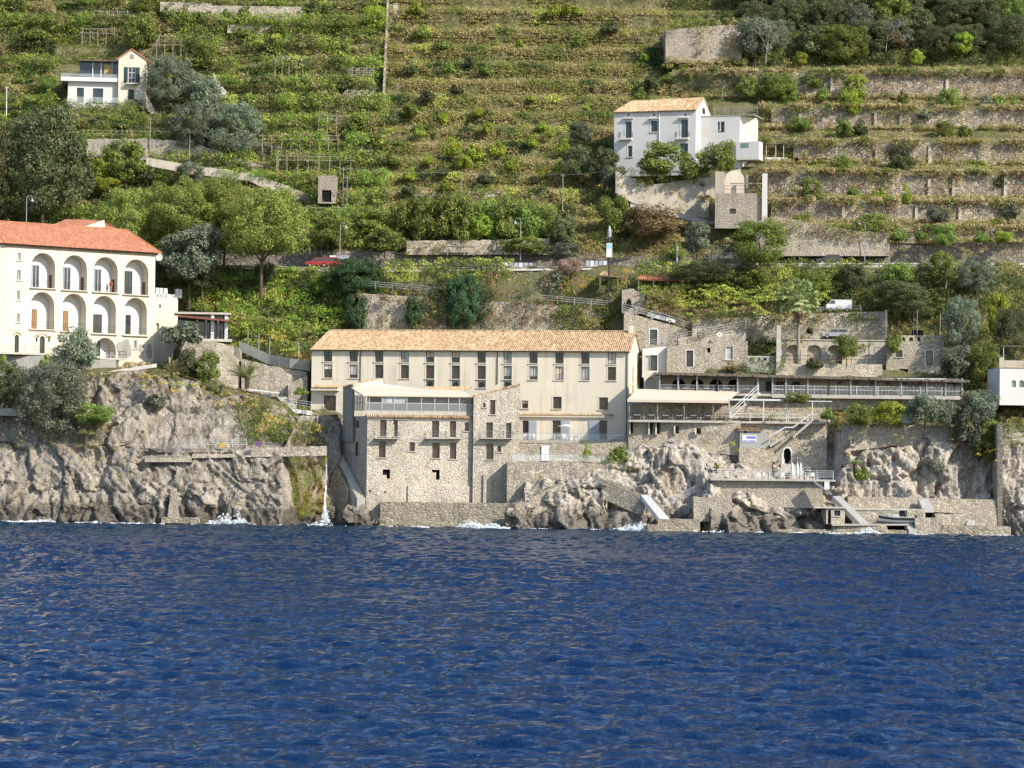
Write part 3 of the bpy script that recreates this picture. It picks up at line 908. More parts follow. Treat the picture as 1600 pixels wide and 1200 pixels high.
    # gable windows
    for (w0, w1, z0, z1) in ((4.2, 4.9, ze - 4.5, ze - 2.2), (9.4, 10, ze - 2.4, ze - 1.4), (4.3, 5, ze - 8.5, ze - 4.9), (9.4, 10, ze - 6.5, ze - 5.5)):
        s = MB(); s.box(uR - .02, uR + .03, w0, w1, z0, z1); f = s.build('window', M_brown, t)
        s = MB(); s.box(uR + .03, uR + .035, w0 + .1, w1 - .1, z0 + .1, z1 - .1); s.build('pane', M_glass, f)
        s = MB(); s.box(uR, uR + .1, w0 - .15, w1 + .15, z0 - .12, z0); s.build('sill', M_ivory, f)
    # sea terrace
    c = F.rect(801, 688.5, 984, 693); s = MB(); s.box(c[0], c[1] + .2, -5.2, 0, c[2], c[3]); sl = s.build('terrace_slab', M_conc, t)
    z = c[3]
    rail('balustrade', [(c[0], -5.1, z), (c[1], -5.1, z), (c[1], -.2, z)], 1.05, M_steel, 2.2, 1, .025, t, panel=M_clear)
    return F, t, z, c
HF, HT, HTZ, HTC = hotel()

# ------------------------------------------------------------------ garden furniture kit
def chair(label, loc, rz, mat, group, proto=[]):
    if not proto:
        t = thing('garden_chair', label, 'chair', loc, rz, group)
        m = MB(); m.box(-.25, .25, -.25, .25, .42, .46); m.build('seat', mat, t)
        m = MB(); m.box(-.25, .25, .22, .26, .46, .9); m.build('backrest', mat, t)
        for sx in (-1, 1):
            for sy in (-1, 1):
                m = MB(); m.box(sx * .23 - .02, sx * .23 + .02, sy * .23 - .02, sy * .23 + .02, 0, .42); m.build('leg', mat, t)
        proto.append(t); return t
    r = dup(proto[0], loc, rz, label); r['group'] = group
    for c in r.children: c.material_slots[0].link = 'OBJECT'; c.material_slots[0].material = mat
    return r
def table(label, loc, rz, mat, group, proto=[]):
    if not proto:
        t = thing('dining_table', label, 'table', loc, rz, group)
        m = MB(); m.box(-.45, .45, -.45, .45, .7, .76); m.build('table_top', mat, t)
        for sx in (-1, 1):
            for sy in (-1, 1):
                m = MB(); m.box(sx * .38 - .03, sx * .38 + .03, sy * .38 - .03, sy * .38 + .03, 0, .7); m.build('leg', M_iron, t)
        proto.append(t); return t
    r = dup(proto[0], loc, rz, label); r['group'] = group
    return r
for i, px in enumerate((826, 841, 872, 884, 894, 905, 911)):
    u = HF.hit(px, 680)[0]
    chair('pale garden chair on the glass railed hotel terrace, %s from the stone wing' % ('first second third fourth fifth sixth seventh'.split()[i]), HF.wld(u, -3.4 + (i % 2) * .9, HTZ), HF.a + i * 1.3, M_wpaint if i not in (5, 6) else M_steel, 'chairs on the hotel terrace')
for i, px in enumerate((833, 880, 898)):
    u = HF.hit(px, 680)[0]
    table('small table on the hotel terrace below the %s' % ('left grey blue shutter', 'middle grey blue shutter', 'cream wall between two shutters')[i], HF.wld(u, -3.1, HTZ), HF.a, M_wpaint, 'tables on the hotel terrace')
t = thing('parasol', 'white sun parasol open over the tables on the hotel terrace', 'parasol', HF.wld(HF.hit(888, 660)[0], -2.2, HTZ))
m = MB(); m.tube((0, 0, 0), (0, 0, 2.3), .03); m.build('pole', M_wpaint, t)
m = MB(); m.lathe([(.05, 2.45), (1.2, 2.1), (1.2, 2.05), (.05, 2.4)], n=8); m.build('canopy', M_wpaint, t)

# ================================================================== the grey stone wing above the sea wall
M_worn = masonry('worn_base_stone', (.4, .365, .3), (.56, .515, .43), (.68, .63, .53), (.5, .455, .375), 2.3, 1.0, jw=.03, mottle=.9, lightamt=.6, light=(.74, .68, .57))
def stone_wing():
    F = Fac(572, 806, 404, 7)
    t = fthing('stone_building', 'tall grey stone building on the sea wall with a glazed dining room on top', 'hotel wing', F)
    u1 = F.hit(738, 720)[0]; zt = F.hit(655, 651)[1]
    P = F.hit(535.5, 720, 9.0); ul = P[0]          # back end of the skewed left wall
    win = [(594, 656.5, 604, 681.5, 2), (616, 656, 621.5, 682, 2), (675, 658, 686, 683, 2), (703, 658.5, 712.5, 683, 1), (726, 660, 732.5, 673.5, 0),
           (592, 690, 602.5, 715, 2), (640, 691, 648, 705, 0), (675.5, 692, 687, 716, 2), (703, 692, 713, 717, 2), (598, 733.5, 609.5, 748, 3), (675, 734, 687, 749.5, 3)]
    rs = [F.rect(*w[:4]) for w in win]
    zl = F.hit(540, 602, 9.0)[1]
    m = MB(); holed(m, 0, u1, -1.5, zt, rs, 0, .45)
    zlm = F.hit(552, 690, 5)[1]
    m.quad((0, 0, -1.5), (ul, 9, -1.5), (ul, 9, zlm), (0, 0, zlm)); m.quad((0, 0, zlm), (ul, 9, zlm), (ul, 9, zt), (0, 0, zt))
    m.quad((0, 0, zt), (u1, 0, zt), (u1, 10, zt), (ul, 10, zt)); m.quad((u1, 0, -1.5), (u1, 10, -1.5), (u1, 10, zt), (u1, 0, zt)); m.quad((ul, 10, -1.5), (u1, 10, -1.5), (u1, 10, zt), (ul, 10, zt)); m.quad((ul, 9, -1.5), (ul, 10, -1.5), (ul, 10, zt), (ul, 9, zt))
    m.box(.6, u1 - .2, .7, 9, -1, zt - .1)
    m.build('wall', M_stone, t)
    for w, r in zip(win, rs):
        if w[4] == 3:
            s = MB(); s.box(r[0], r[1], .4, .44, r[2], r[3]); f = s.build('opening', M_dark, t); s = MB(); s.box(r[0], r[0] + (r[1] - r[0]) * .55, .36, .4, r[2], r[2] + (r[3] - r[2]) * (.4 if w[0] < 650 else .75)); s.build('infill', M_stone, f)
        else: window(t, r, .32, M_brown, M_glass, (1 if w[4] else 0, 0), .08, None, True, name='window')
    for (x0, x1) in ((585, 623), (664, 696), (696, 721)):
        c = F.rect(x0, 674, x1, 684.5); s = MB(); s.box(c[0], c[1], -1.0, 0, c[2] - .12, c[2]); bl = s.build('balcony', M_conc, t)
        rail('railing', [(c[0], 0, c[2]), (c[0], -.95, c[2]), (c[1], -.95, c[2]), (c[1], 0, c[2])], 1.0, M_steel, 3, 2, .015, bl, bal=.22)
    # grey side block beside the dining room
    hb = F.hit(540, 602, 7.5)[1]
    a = F.hit(536, 640, 8.0)[0]; b = F.hit(551, 640, 4.2)[0]
    m = MB(); m.prism([(b, 4.2, zlm), (a, 8.6, zlm), (a, 8.6, hb), (b, 4.2, hb + .1)], (.25, .25, 0)); m.build('side_wall', M_grey, t)
    # tile course under the glazing
    s = MB(); tile_slope(s, (-.2, -.4, zt - .1), (u1, -.4, zt - .1), (u1, .25, zt + .25), (-.2, .25, zt + .25)); s.build('tile_course', M_tile, t)
    s = MB(); s.box(0, u1, -.12, 0, zt - .5, zt - .15); s.build('moulding', M_conc, t)
    # glazed dining room
    z0 = F.hit(650, 642.5)[1]; z1 = F.hit(650, 618.5)[1]; zm = F.hit(650, 630)[1]
    g = MB(); g.box(-.3, u1, .3, .36, zt - .1, z0 + .1); room = g.build('dining_room', M_conc, t)
    for x in (577, 597, 616, 636, 658.5, 679.5, 701, 718, 734):
        u = F.hit(x, 630)[0]; s = MB(); s.box(u - .06, u + .06, .25, .42, z0, z1); s.build('post', M_pale, room)
    s = MB(); s.box(-.3, u1, .28, .38, zm - .08, zm + .04); s.box(-.3, u1, .26, .4, z1 - .2, z1); s.build('rails', M_pale, room)
    s = MB(); s.box(-.2, u1, .3, .33, z0 + .05, zm - .08); s.build('glass_balustrade', M_frost, room)
    xs = [597, 616, 636, 658.5, 679.5, 701, 718, 734]
    for i, (x0, x1) in enumerate(zip(xs[:-1], xs[1:])):
        a_, b_ = F.hit(x0 + .8, 625)[0], F.hit(x1 - .8, 625)[0]
        s = MB(); s.box(a_, b_, .42, .45, zm + .05, z1 - .2); p = s.build('window', M_glass if i not in (0, 1) else M_curtain, room)
    s = MB(); s.box(0, u1 - .2, .95, 1.0, z0, z1 - .2); s.build('back_glazing', M_glass, room)
    s = MB(); q = F.hit(553, 628, 4.5)[0]
    for k in range(6):
        x = (q) * k / 5 - .3; w = .35 + 4.1 * k / 5; s.tube((x, w, z0), (x, w, z1), .06, n=5)
    s.tube((-.3, .35, zm), (q - .3, 4.45, zm), .05, n=5); s.build('corner_posts', M_steel, room)
    s = MB(); s.quad((-.35, .5, z0), (q - .35, 4.5, z0), (q - .35, 4.5, z1), (-.35, .5, z1)); s.build('corner_glazing', M_frost, room)
    # cream canvas-like roof sheet
    zr = F.hit(600, 595, 6)[1]
    s = MB(); s.prism([(-.7, .05, z1), (u1, .05, z1 + .05), (u1 - 1, 6, z1 + 1.0), (F.hit(652, 606, 6)[0], 6, F.hit(652, 607, 6)[1]), (F.hit(600, 600, 6)[0], 6, F.hit(600, 600, 6)[1]), (q - .5, 4.6, F.hit(552, 605, 4.6)[1])], (0, 0, -.16)); s.build('roof', M_awning, t)
    s = MB(); s.quad((q - .4, 4.7, F.hit(552, 600, 4.7)[1]), (F.hit(598, 606, 6.2)[0], 6.2, F.hit(598, 606, 6.2)[1]), (F.hit(598, 592.5, 6.2)[0], 6.2, F.hit(598, 592.5, 6.2)[1]), (F.hit(552, 603, 4.7)[0], 4.7, F.hit(552, 601, 4.7)[1])); s.build('gable', M_cream, t)
    s = MB()
    tile_slope(s, (F.hit(536, 603.5, 7.4)[0], 7.4, F.hit(536, 603.5, 7.4)[1]), (F.hit(551, 604, 4.6)[0], 4.6, F.hit(551, 604, 4.6)[1]), (F.hit(599, 592.5, 6.4)[0], 6.4, F.hit(599, 592.5, 6.4)[1]), (F.hit(582, 592.5, 9)[0], 9, F.hit(582, 592.5, 9)[1]))
    h = lambda x, y, w: (F.hit(x, y, w)[0], w, F.hit(x, y, w)[1])
    tile_slope(s, h(652, 612, 3.5), h(700, 617, 3.5), h(738, 604, 9), h(668, 604, 9))
    s.build('roof_tiles', M_tile, t)
    # plugs, lamps
    for (x, y, c) in ((591, 771, M_wpaint), (749, 765, M_wpaint)):
        u, z = F.hit(x, y); s = MB(); s.tube((u, -.12, z), (u, 0, z), .22, n=10); s.build('lamp', c, t)
    for (x, y) in ((578, 767), (602, 769), (757, 745)):
        u, z = F.hit(x, y); s = MB(); s.box(u - .12, u + .12, -.02, .02, z - .14, z + .14); s.build('drain_hole', M_dark, t)
    for (x, y0, y1) in ((616.5, 650, 662), (553, 648, 790)):
        u, z0_ = F.hit(x, y1); z1_ = F.hit(x, y0)[1]
        if x > 572: s = MB(); s.tube((u, -.1, z0_), (u, -.1, z1_), .08); s.build('drainpipe', M_iron, t)
    for (w0, y0, y1) in ((3.0, 657, 668), (3.2, 690, 712)):
        uu = ul * w0 / 9 - .02; z0_ = F.hit(560, y1, w0)[1]; z1_ = F.hit(560, y0, w0)[1]
        s = MB(); s.prism([(uu - .02, w0, z0_), (uu - .3, w0 + .75, z0_), (uu - .3, w0 + .75, z1_), (uu - .02, w0, z1_)], (-.04, 0, 0)); s.build('window', M_glass, t)
    # lower apron of worn plaster and the stained pilaster
    c = F.rect(637, 759, 737, 787); s = MB(); s.box(c[0], c[1], -.22, 0, c[2] - 1.5, c[3]); s.build('plinth', M_worn, t)
    return F, t, u1
SF, ST, SU1 = stone_wing()

def stone_block():
    F = Fac(738, 800, 405.2, 5)
    t = fthing('stone_building', 'narrow rubble stone house end with sloping tile roof joining the cream hotel', 'hotel wing', F)
    u1 = F.hit(812, 650)[0]; zA = F.hit(742, 621)[1]; zB = F.hit(810, 601)[1]
    win = [(755, 630, 759, 636.5), (766, 625, 774, 647.5), (760, 660, 770, 684), (791, 661, 799, 685), (760, 694, 771, 718), (777, 697, 783, 706)]
    rs = [F.rect(*w) for w in win]
    m = MB(); z0 = F.hit(770, 792)[1]
    holed(m, 0, u1, z0, zA, rs, 0, .4)
    m.poly([(0, 0, zA), (u1, 0, zA), (u1, 0, zB)])
    m.quad((0, 0, z0), (0, 9, z0), (0, 9, zA), (0, 0, zA)); m.quad((u1, 0, z0), (u1, 9, z0), (u1, 9, zB), (u1, 0, zB)); m.box(.4, u1 - .4, .7, 8.8, z0, zA - .3)
    m.build('wall', M_stone, t)
    for r in rs: window(t, r, .3, M_brown, M_glass, (0, 0), .09, None, True)
    for (x0, x1, y) in ((750, 786, 684.5), (786, 801, 684.5)):
        c = F.rect(x0, 674, x1, y); s = MB(); s.box(c[0], c[1], -1.0, 0, c[2] - .12, c[2]); bl = s.build('balcony', M_conc, t)
        rail('railing', [(c[0], 0, c[2]), (c[0], -.95, c[2]), (c[1], -.95, c[2]), (c[1], 0, c[2])], 1.0, M_steel, 3, 2, .015, bl, bal=.22)
    s = MB(); tile_slope(s, (-.5, 0, zA + .1), (-.5, 9, zA + .1), (u1, 9, zB + .15), (u1, -.15, zB + .15)); s.build('roof', M_tile, t)
    c = F.rect(755, 741, 768, 790); s = MB(); s.box(c[0], c[1], -.3, 0, c[2], c[3]); s.build('pilaster', M_worn, t)
stone_block()

# sea wall, quay and the ramp beside the waterfall
wall_thing('sea_wall', 'long dark weathered sea wall below the grey stone building', 'sea wall', lin((594, 784), (800, 787)), lin((594, 827), (800, 830)), lin((594, 401.5), (800, 398.5)), M_seawall, 3.5, (594, 816), step=6)
t = MB()
for x0, x1, y0, y1, yy in ((600, 700, 815, 829, 397.2), (640, 690, 816, 829, 396.5)):
    pass
t.prism([W(592, 818, 398.4), W(694, 817, 397.5), W(696, 829, 397.5), W(588, 829, 398.4)], (0, 3, 0))
tag(t.build('quay_step', M_seawall), 'low stone ledge along the foot of the dark sea wall', 'ledge')
wall_thing('stone_ramp', 'sunlit stone stair parapet climbing beside the waterfall to the hotel corner', 'stair wall', lin((527, 728), (533, 747), (545, 760), (560, 782), (575, 795), (600, 814)), lin((527, 745), (545, 790), (560, 815), (604, 825)), lin((527, 408), (604, 400.5)), M_retain, .7, (527, 604), step=4)
stairs('stone_stairs', 'shaded stone stairs running up the alley left of the grey building', W(558, 780, 404), W(571, 780, 404), W(522, 712, 412), W(535, 712, 412), 22, M_conc, under=2.5)
wall_thing('alley_wall', 'dark wall on the waterfall side of the stone stairs', 'wall', lin((515, 713), (531, 735), (545, 770)), lin((515, 790), (531, 822), (545, 826)), lin((515, 409), (545, 405)), M_seawall, .6, (515, 545), step=4)
wall_thing('alley_wall', 'curved stone retaining wall under the hotel entrance stairs', 'wall', lin((484, 650), (500, 660), (523, 672), (536, 680)), lin((484, 700), (520, 712), (536, 715)), lin((484, 413.5), (536, 413)), M_retain, .6, (484, 536), step=4)
rail('railing', [W(486, 651, 412.8), W(505, 657, 412.8), W(524, 671, 412.8)], 1.2, M_wpaint, 1.5, 2, .03, label='white hand railing on the stairs below the hotel entrance')

def boulder(px, py, Y, w, h, seed, label):
    m = MB(); n, k = 16, 10; V = []
    for i in range(k + 1):
        for j in range(n):
            a = math.pi * i / k; b = 2 * math.pi * j / n; d = Vector((math.sin(a) * math.cos(b), math.sin(a) * math.sin(b), math.cos(a)))
            v = noise.voronoi(d * 1.6 + Vector((seed, 0, 0)))
            V.append(Vector((d.x * w, d.y * w, d.z * h)) * (.8 + .35 * (noise.cell(v[1][0] * 5)) + .18 * noise.noise(d * 2.5 + Vector((seed, 3, 0)))))
    m.add(V, [(i * n + j, i * n + (j + 1) % n, (i + 1) * n + (j + 1) % n, (i + 1) * n + j) for i in range(k) for j in range(n)])
    tag(m.build('boulder', M_rockL, loc=W(px, py, Y)), label, 'boulder', 'boulders at the foot of the stone building')
boulder(556, 808, 402.5, 2.2, 2.2, 1, 'large pale boulder at the foot of the stone stair parapet')
boulder(588, 821, 399.5, 1.5, 1.0, 2, 'low boulder at the left corner of the dark sea wall')
boulder(628, 826, 397.5, 1.9, .6, 3, 'flat wet rock under the left part of the dark sea wall')
boulder(806, 812, 397, 1.7, 1.9, 4, 'rounded boulder at the right end of the dark sea wall')
boulder(816, 825, 395, 1.6, .8, 5, 'low wet boulder right of the dark sea wall')
# ================================================================== arcaded house on the left
def arcaded():
    F = Fac(9, 566, 420, 39)
    t = fthing('arcaded_house', 'big ivory villa with two tiers of deep arched loggias and a red hipped roof', 'villa', F)
    u1 = F.hit(241.5, 480)[0]; ze = F.hit(9, 383)[1]
    ze = (ze + F.hit(241.5, 396)[1]) / 2
    holes = []; doors = []; rails = []
    up = [(49, 395, 86, 450), (98, 398.5, 136, 453.5), (146, 401.5, 184, 456.5), (194, 405, 232, 460.5)]
    lo = [(47.5, 456, 85, 514.5), (96.5, 458.5, 134.5, 518), (145, 462, 181, 521.5), (194, 465, 229.5, 524)]
    nd = 1.7
    for L in (up, lo):
        for (x0, y0, x1, y1) in L:
            a, b, c, d = F.rect(x0, y0, x1, y1)
            sp = d - (b - a) / 2 * .98
            holes.append((a, b, c, d, sp, nd))
    small = [(27.5, 395, 32.5, 407), (27, 422, 32.5, 438), (26.5, 454, 31.5, 469), (26, 490, 31, 504), (209, 532, 214, 545)]
    srs = [F.rect(*w) for w in small]
    holes += srs
    ar = [(23, 523, 29.5, 551), (62, 525, 70, 552.5)]
    ars = []
    for w in ar:
        a, b, c, d = F.rect(*w); holes.append((a, b, c, d, d - (b - a) / 2, .35)); ars.append((a, b, c, d))
    a, b, c, d = F.rect(148, 527.5, 181, 560); holes.append((a, b, c, d, d - (b - a) / 2, 2.0)); big = (a, b, c, d)
    m = MB(); holed(m, 0, u1, -3, ze, holes, 0, .3)
    D = 11.0
    shell(m, 0, u1, 0, D, -3, ze, top=True)
    m.mi = 0
    m.build('wall', M_ivory, t)
    # loggia back walls, doors, railings
    dm = [M_bluegrey, M_bluegrey, M_bluegrey, M_greenp, M_orange, M_orange, M_brown, M_dark]
    for i, h in enumerate(holes[:8]):
        a, b, c, d, sp, _ = h
        s = MB(); s.box(a - .2, b + .2, nd - .01, nd + .1, c - .1, d + .1); lg = s.build('loggia', M_white, t)
        x0, y0, x1, y1 = (up + lo)[i]
        if i < 4: q = F.rect(x0 + .5, y0 + 18.5, x0 + 12, y1 - .5, nd)
        elif i == 6: q = F.rect(x0 + .5, y0 + 29, x0 + 13.5, y1 - 1, nd)
        else: q = F.rect(x0 + 2, y0 + 27, x0 + 9.5, y1 - .5, nd)
        q = (max(q[0], a + .05), q[1], c + .02, q[3])
        f = window(lg, q, nd - .12, dm[i] if i != 7 else M_iron, M_glass if i not in (4, 5) else M_orange, (1, 0), .13, None, False, name='door')
        s = MB(); s.box(b - .04, b - .01, .9, 1.7, c, c + 2.1)
        if i < 4: s.build('side_door', M_brown, lg)
        rail('railing', [(a, .06, c), (b, .06, c)], 1.15, M_iron, 4, 2, .02, lg, bal=.24)
        s = MB(); s.box(a - .25, b + .25, -.35, 0, c - .12, c); s.build('balcony_edge', M_ivory, t)
    for r in srs: window(t, r, .2, M_wpaint, M_glass, (1, 0), .09, None, True)
    for r in ars: window(t, r, .25, M_greenp, M_glass, (1, 0), .1, None, False, name='arched_window')
    for x in (57, 76.5):
        r = F.rect(x - 1.2, 527, x + 1.2, 534); s = MB(); s.box(r[0], r[1], -.02, .03, r[2], r[3]); s.build('niche', M_dark, t)
    for (x0, x1, y) in ((20.5, 32, 519.5), (54, 61, 524), (58.5, 74, 521), (72, 79, 525)):
        r0 = F.hit(x0, y + 5)[0]; r1 = F.hit(x1, y + 5)[0]; zt_ = F.hit((x0 + x1) / 2, y)[1]; s = MB()
        A = arch_pts(r0, r1, zt_ - (r1 - r0) / 2 * .7, zt_, 8)
        for (p, q), (p2, q2) in zip(A[:-1], A[1:]): s.tube((p, -.05, q), (p2, -.05, q2), .09, n=5)
        s.build('hood_moulding', M_tile, t)
    a, b, c, d = big
    s = MB(); s.box(a - .1, b + .1, 1.95, 2.05, c, d); lg = s.build('loggia', M_white, t)
    q = F.rect(149, 533, 156, 556, 1.95); window(lg, q, 1.85, M_greenp, M_glass, (1, 0), .12, None, False, name='door')
    z = F.hit(165, 560)[1]
    s = MB(); s.box(a - .4, b + .6, -2.2, 2, z - .25, z); s.build('terrace_slab', M_conc, t)
    rail('railing', [(a - .4, -2.1, z), (b + .6, -2.1, z), (b + .6, 0, z)], 1.1, M_iron, 3, 2, .02, t, bal=.3)
    # string course and roof-edge moulding
    zc = F.hit(120, 519)[1]; s = MB(); s.box(0, u1, -.08, 0, zc - .15, zc); s.build('string_course', M_ivory, t)
    s = MB(); s.box(-.3, u1 + .3, -.3, D + .3, ze - .22, ze + .15); s.build('eaves', M_house_eave, t)
    rg = F.hit(100, 352.5, D / 2)[1]; ur = F.hit(199, 360, D / 2)[0]
    s = MB(); e = .75; zo = ze + .15
    # the hip on the street side: front slope, right hip, back slope, left part running out of the picture
    A0 = (-.0 - e, -e, zo); B0 = (u1 + e, -e, zo); RG = (ur, D / 2, rg); LG = (-.5, D / 2, rg)
    s.quad(A0, B0, RG, LG); s.poly([B0, (u1 + e, D + e, zo), RG]); s.quad((u1 + e, D + e, zo), (-e, D + e, zo), LG, RG)
    s.poly([A0, LG, (-e, D + e, zo)])
    rf = s.build('roof', M_redtile, t)
    s = MB()
    for k in range(60):
        p = Vector(B0).lerp(Vector(RG), k / 60); q = Vector(B0).lerp(Vector(RG), (k + 1) / 60); s.tube(p, q, .13, n=6)
        p = Vector(LG).lerp(Vector(RG), k / 60); q = Vector(LG).lerp(Vector(RG), (k + 1) / 60); s.tube(p, q, .13, n=6)
    s.build('ridge_tiles', M_redtile, rf)
    # left return wall, runs back out of the picture
    s = MB(); L = Vector((-14, 3.5, 0)); s.prism([(0, 0, -3), (0, 0, ze), (L.x, L.y, ze), (L.x, L.y, -3)], (0, 6, 0)); s.build('side_wing', M_ivory, t)
    s = MB(); s.poly([(-.2, -e, zo), (-14, 3, zo), (-14, 9, rg), (-.3, D / 2, rg)]); s.build('wing_roof', M_redtile, rf)
    # upper roof piece behind
    h = lambda x, y, w: (F.hit(x, y, w)[0], w, F.hit(x, y, w)[1])
    s = MB(); s.poly([h(80, 352, 7), h(170, 356, 7), h(163, 343.5, 12), h(103, 342.5, 12)]); s.poly([h(163, 357, 8), h(188, 360, 8), h(164, 343.5, 12)])
    s.build('upper_roof', M_redtile, t)
    s = MB(); s.prism([h(132, 354, 7.2), h(164, 356, 7.2), h(163, 343.5, 7.2)], (.1, .3, 0)); s.build('dormer_wall', M_ivory, t)
    # right-hand lower block with parapet terrace
    u2 = F.hit(283, 500)[0]; zp = F.hit(262, 464)[1]
    sl = F.rect(254, 475, 257, 481); aw = F.rect(249, 504, 254, 517)
    m = MB(); holed(m, u1, u2, -3, zp, [sl, (aw[0], aw[1], aw[2], aw[3], aw[3] - .4, .3)], 1.0, .3); shell(m, u1, u2, 1.0, 8, -3, zp); m.box(u1 + .1, u2 - .1, 1.4, 7.9, -2.9, zp - .1)
    ex = m.build('side_block', M_ivory, t)
    s = MB(); 
    for x in (246, 252, 259, 278, 281.5):
        u = F.hit(x, 455, 1)[0]; s.box(u - .3, u + .3, .95, 1.5, zp, zp + 1.4)
    s.box(u1, u2, .95, 1.15, zp, zp + .5); s.build('parapet', M_white, ex)
    # peeled render
    for (x0, y0, x1, y1) in ((183, 530, 206, 563), (216, 537, 226, 552), (228, 536, 238, 560)):
        r = F.rect(x0, y0, x1, y1); mm = MB(); cx, cz = (r[0] + r[1]) / 2, (r[2] + r[3]) / 2
        pts = []
        for k in range(18):
            aa = 2 * math.pi * k / 18; rr = 1 + .35 * noise.noise(Vector((x0 + math.cos(aa) * 1.3, math.sin(aa) * 1.3, 4)))
            pts.append((cx + math.cos(aa) * (r[1] - r[0]) / 2 * rr, -.012, cz + math.sin(aa) * (r[3] - r[2]) / 2 * rr))
        mm.prism(pts, (0, .03, 0)); mm.build('peeled_render', M_grey, t)
    # ground terrace to the left
    z = F.hit(60, 553)[1]; s = MB(); s.box(-6, F.hit(92, 556)[0], -3, 0, z - .3, z); tr = s.build('terrace_slab', M_conc, t)
    rail('railing', [(-6, -2.9, z), (F.hit(92, 556)[0], -2.9, z)], 1.0, M_iron, 2, 2, .018, t, bal=.35)
    # dish
    d_ = thing('satellite_dish', 'white satellite dish on the eave corner of the red roofed villa', 'satellite dish', F.wld(u1 + .9, .6, ze - .4))
    s = MB(); s.lathe([(.02, .0), (.35, .05), (.62, .17), (.66, .17), (.62, .21), (.35, .09)], n=16); o = s.build('dish', M_wpaint, d_); o.rotation_euler = (R(75), 0, R(15))
    s = MB(); s.tube((-.9, .3, -.4), (0, .1, 0), .04); s.build('bracket', M_steel, d_)
    return F, t, z
M_house_eave = masonry('rubble_eave', (.2, .16, .11), (.34, .28, .2), (.45, .38, .28), (.12, .1, .07), 4)
AF, AT, AZ = arcaded()
# sitting-out furniture under the big arch
for i, px in enumerate((160, 166, 172)):
    u = AF.hit(px, 552)[0]; zz = AF.hit(165, 560)[1]
    chair('white chair under the low arch of the villa, %s of three' % ('leftmost', 'middle', 'rightmost')[i], AF.wld(u, -.8, zz), AF.a + i, M_wpaint, 'chairs under the villa arch')
t = thing('garden_table', 'small round table on the ground terrace in front of the villa', 'table', AF.wld(AF.hit(76, 548)[0], -1.5, AZ))
m = MB(); m.lathe([(.02, .72), (.6, .72), (.6, .76), (.02, .76)], n=14); m.build('table_top', M_wpaint, t)
m = MB(); m.tube((0, 0, 0), (0, 0, .72), .05); m.lathe([(.3, 0), (.3, .04), (.02, .05)]); m.build('leg', M_iron, t)
# ================================================================== terrace below the hotel
wall_thing('retaining_wall', 'rubble retaining wall below the hotel sea terrace, with a small pine sapling', 'retaining wall', lin((790, 722), (905, 722), (940, 725), (985, 742)), lin((790, 792), (830, 790), (870, 768), (985, 768)), lin((790, 402.5), (985, 402)), M_retain, 5.0, (792, 985), step=7)
t = thing('terrace_back_wall', 'rubble wall in the shade under the hotel sea terrace slab', 'wall', W(800, 722, 407))
m = MB(); b = W(800, 722, 407)
m.prism([W(800, 722, 407) - b, W(800, 693, 407) - b, W(912, 693, 407) - b, W(990, 690, 407) - b, W(990, 724, 407) - b, W(912, 722, 407) - b], (0, 2.5, 0)); m.build('wall', M_retain, t)
m = MB(); m.prism([W(846, 720, 406.9) - b, W(858, 720, 406.9) - b, W(858, 696, 406.9) - b, W(846, 696, 406.9) - b], (0, -.08, 0)); m.build('door', M_wpaint, t)
m = MB(); m.prism([W(800, 721, 406.9) - b, W(805, 721, 406.9) - b, W(805, 697, 406.9) - b, W(800, 697, 406.9) - b], (0, -.08, 0)); m.build('pillar', M_cream, t)
rail('balustrade', [W(800, 721.5, 402.8), W(905, 721.5, 402.8), W(940, 724.5, 402.5), W(978, 742, 402.5)], 1.05, M_steel, 2.2, 1, .025, label='glass balustrade along the lower deck under the hotel terrace', panel=M_clear)
t = thing('storage_cabinet', 'pale cabinet standing on the lower deck under the terrace', 'cabinet', W(814, 722, 404))
m = MB(); m.box(-.5, .5, -.3, .3, 0, 1.2); m.build('body', M_wpaint, t)
m = MB(); m.box(-.45, -.02, -.33, -.3, .06, 1.15); m.box(.02, .45, -.33, -.3, .06, 1.15); m.build('door', M_conc, t)
t = thing('sunbed', 'white bench on the lower deck beside the pale door', 'bench', W(880, 722, 404.5))
m = MB(); m.box(-1.3, 1.3, -.3, .3, .35, .45); m.build('seat', M_wpaint, t)
for sx in (-1.1, 1.1): m = MB(); m.box(sx - .06, sx + .06, -.25, .25, 0, .35); m.build('leg', M_wpaint, t)
# white stairs down to the water
stairs('white_stairs', 'white painted stairs going down the rock to the small quay', W(1030, 811, 392.6), W(1046, 811, 392.6), W(1000, 773, 397.8), W(1013, 773, 397.8), 22, M_wpaint, under=.5)
stairs('rock_stairs', 'grey stone stairs with rail crossing the rock under the hotel terrace', W(998, 775, 397.6), W(1009, 774, 397.6), W(940, 749, 399.8), W(950, 745, 399.8), 16, M_retain, under=2.6)
rail('railing', [W(1034, 811, 392.4), W(1006, 776, 397.4), W(946, 747, 399.6)], 1.1, M_steel, 1.6, 3, .02, label='thin steel railing beside the stairs under the hotel terrace')
stairs('stone_stairs', 'narrow stone stairs on the left of the pale rock below the retaining wall', W(797, 788, 398.4), W(806, 790, 397.9), W(868, 757, 399.6), W(878, 757, 399.2), 20, M_retain, under=2.6)
wall_thing('quay', 'low stone quay at the foot of the white stairs', 'quay', lin((1028, 811), (1090, 812)), lin((1028, 834), (1090, 835)), lin((1028, 391.6), (1090, 391)), M_seawall, 8, (1028, 1096), step=6)
t = MB(); a = W(1012, 820, 390.8); t.box(0, 1.45, 0, 2.5, -1.5, W(1020, 820, 390.8).z); tag(t.build('mooring_block', M_seawall, loc=(a.x, a.y, 0)), 'square concrete block in the surf beside the small quay', 'block')
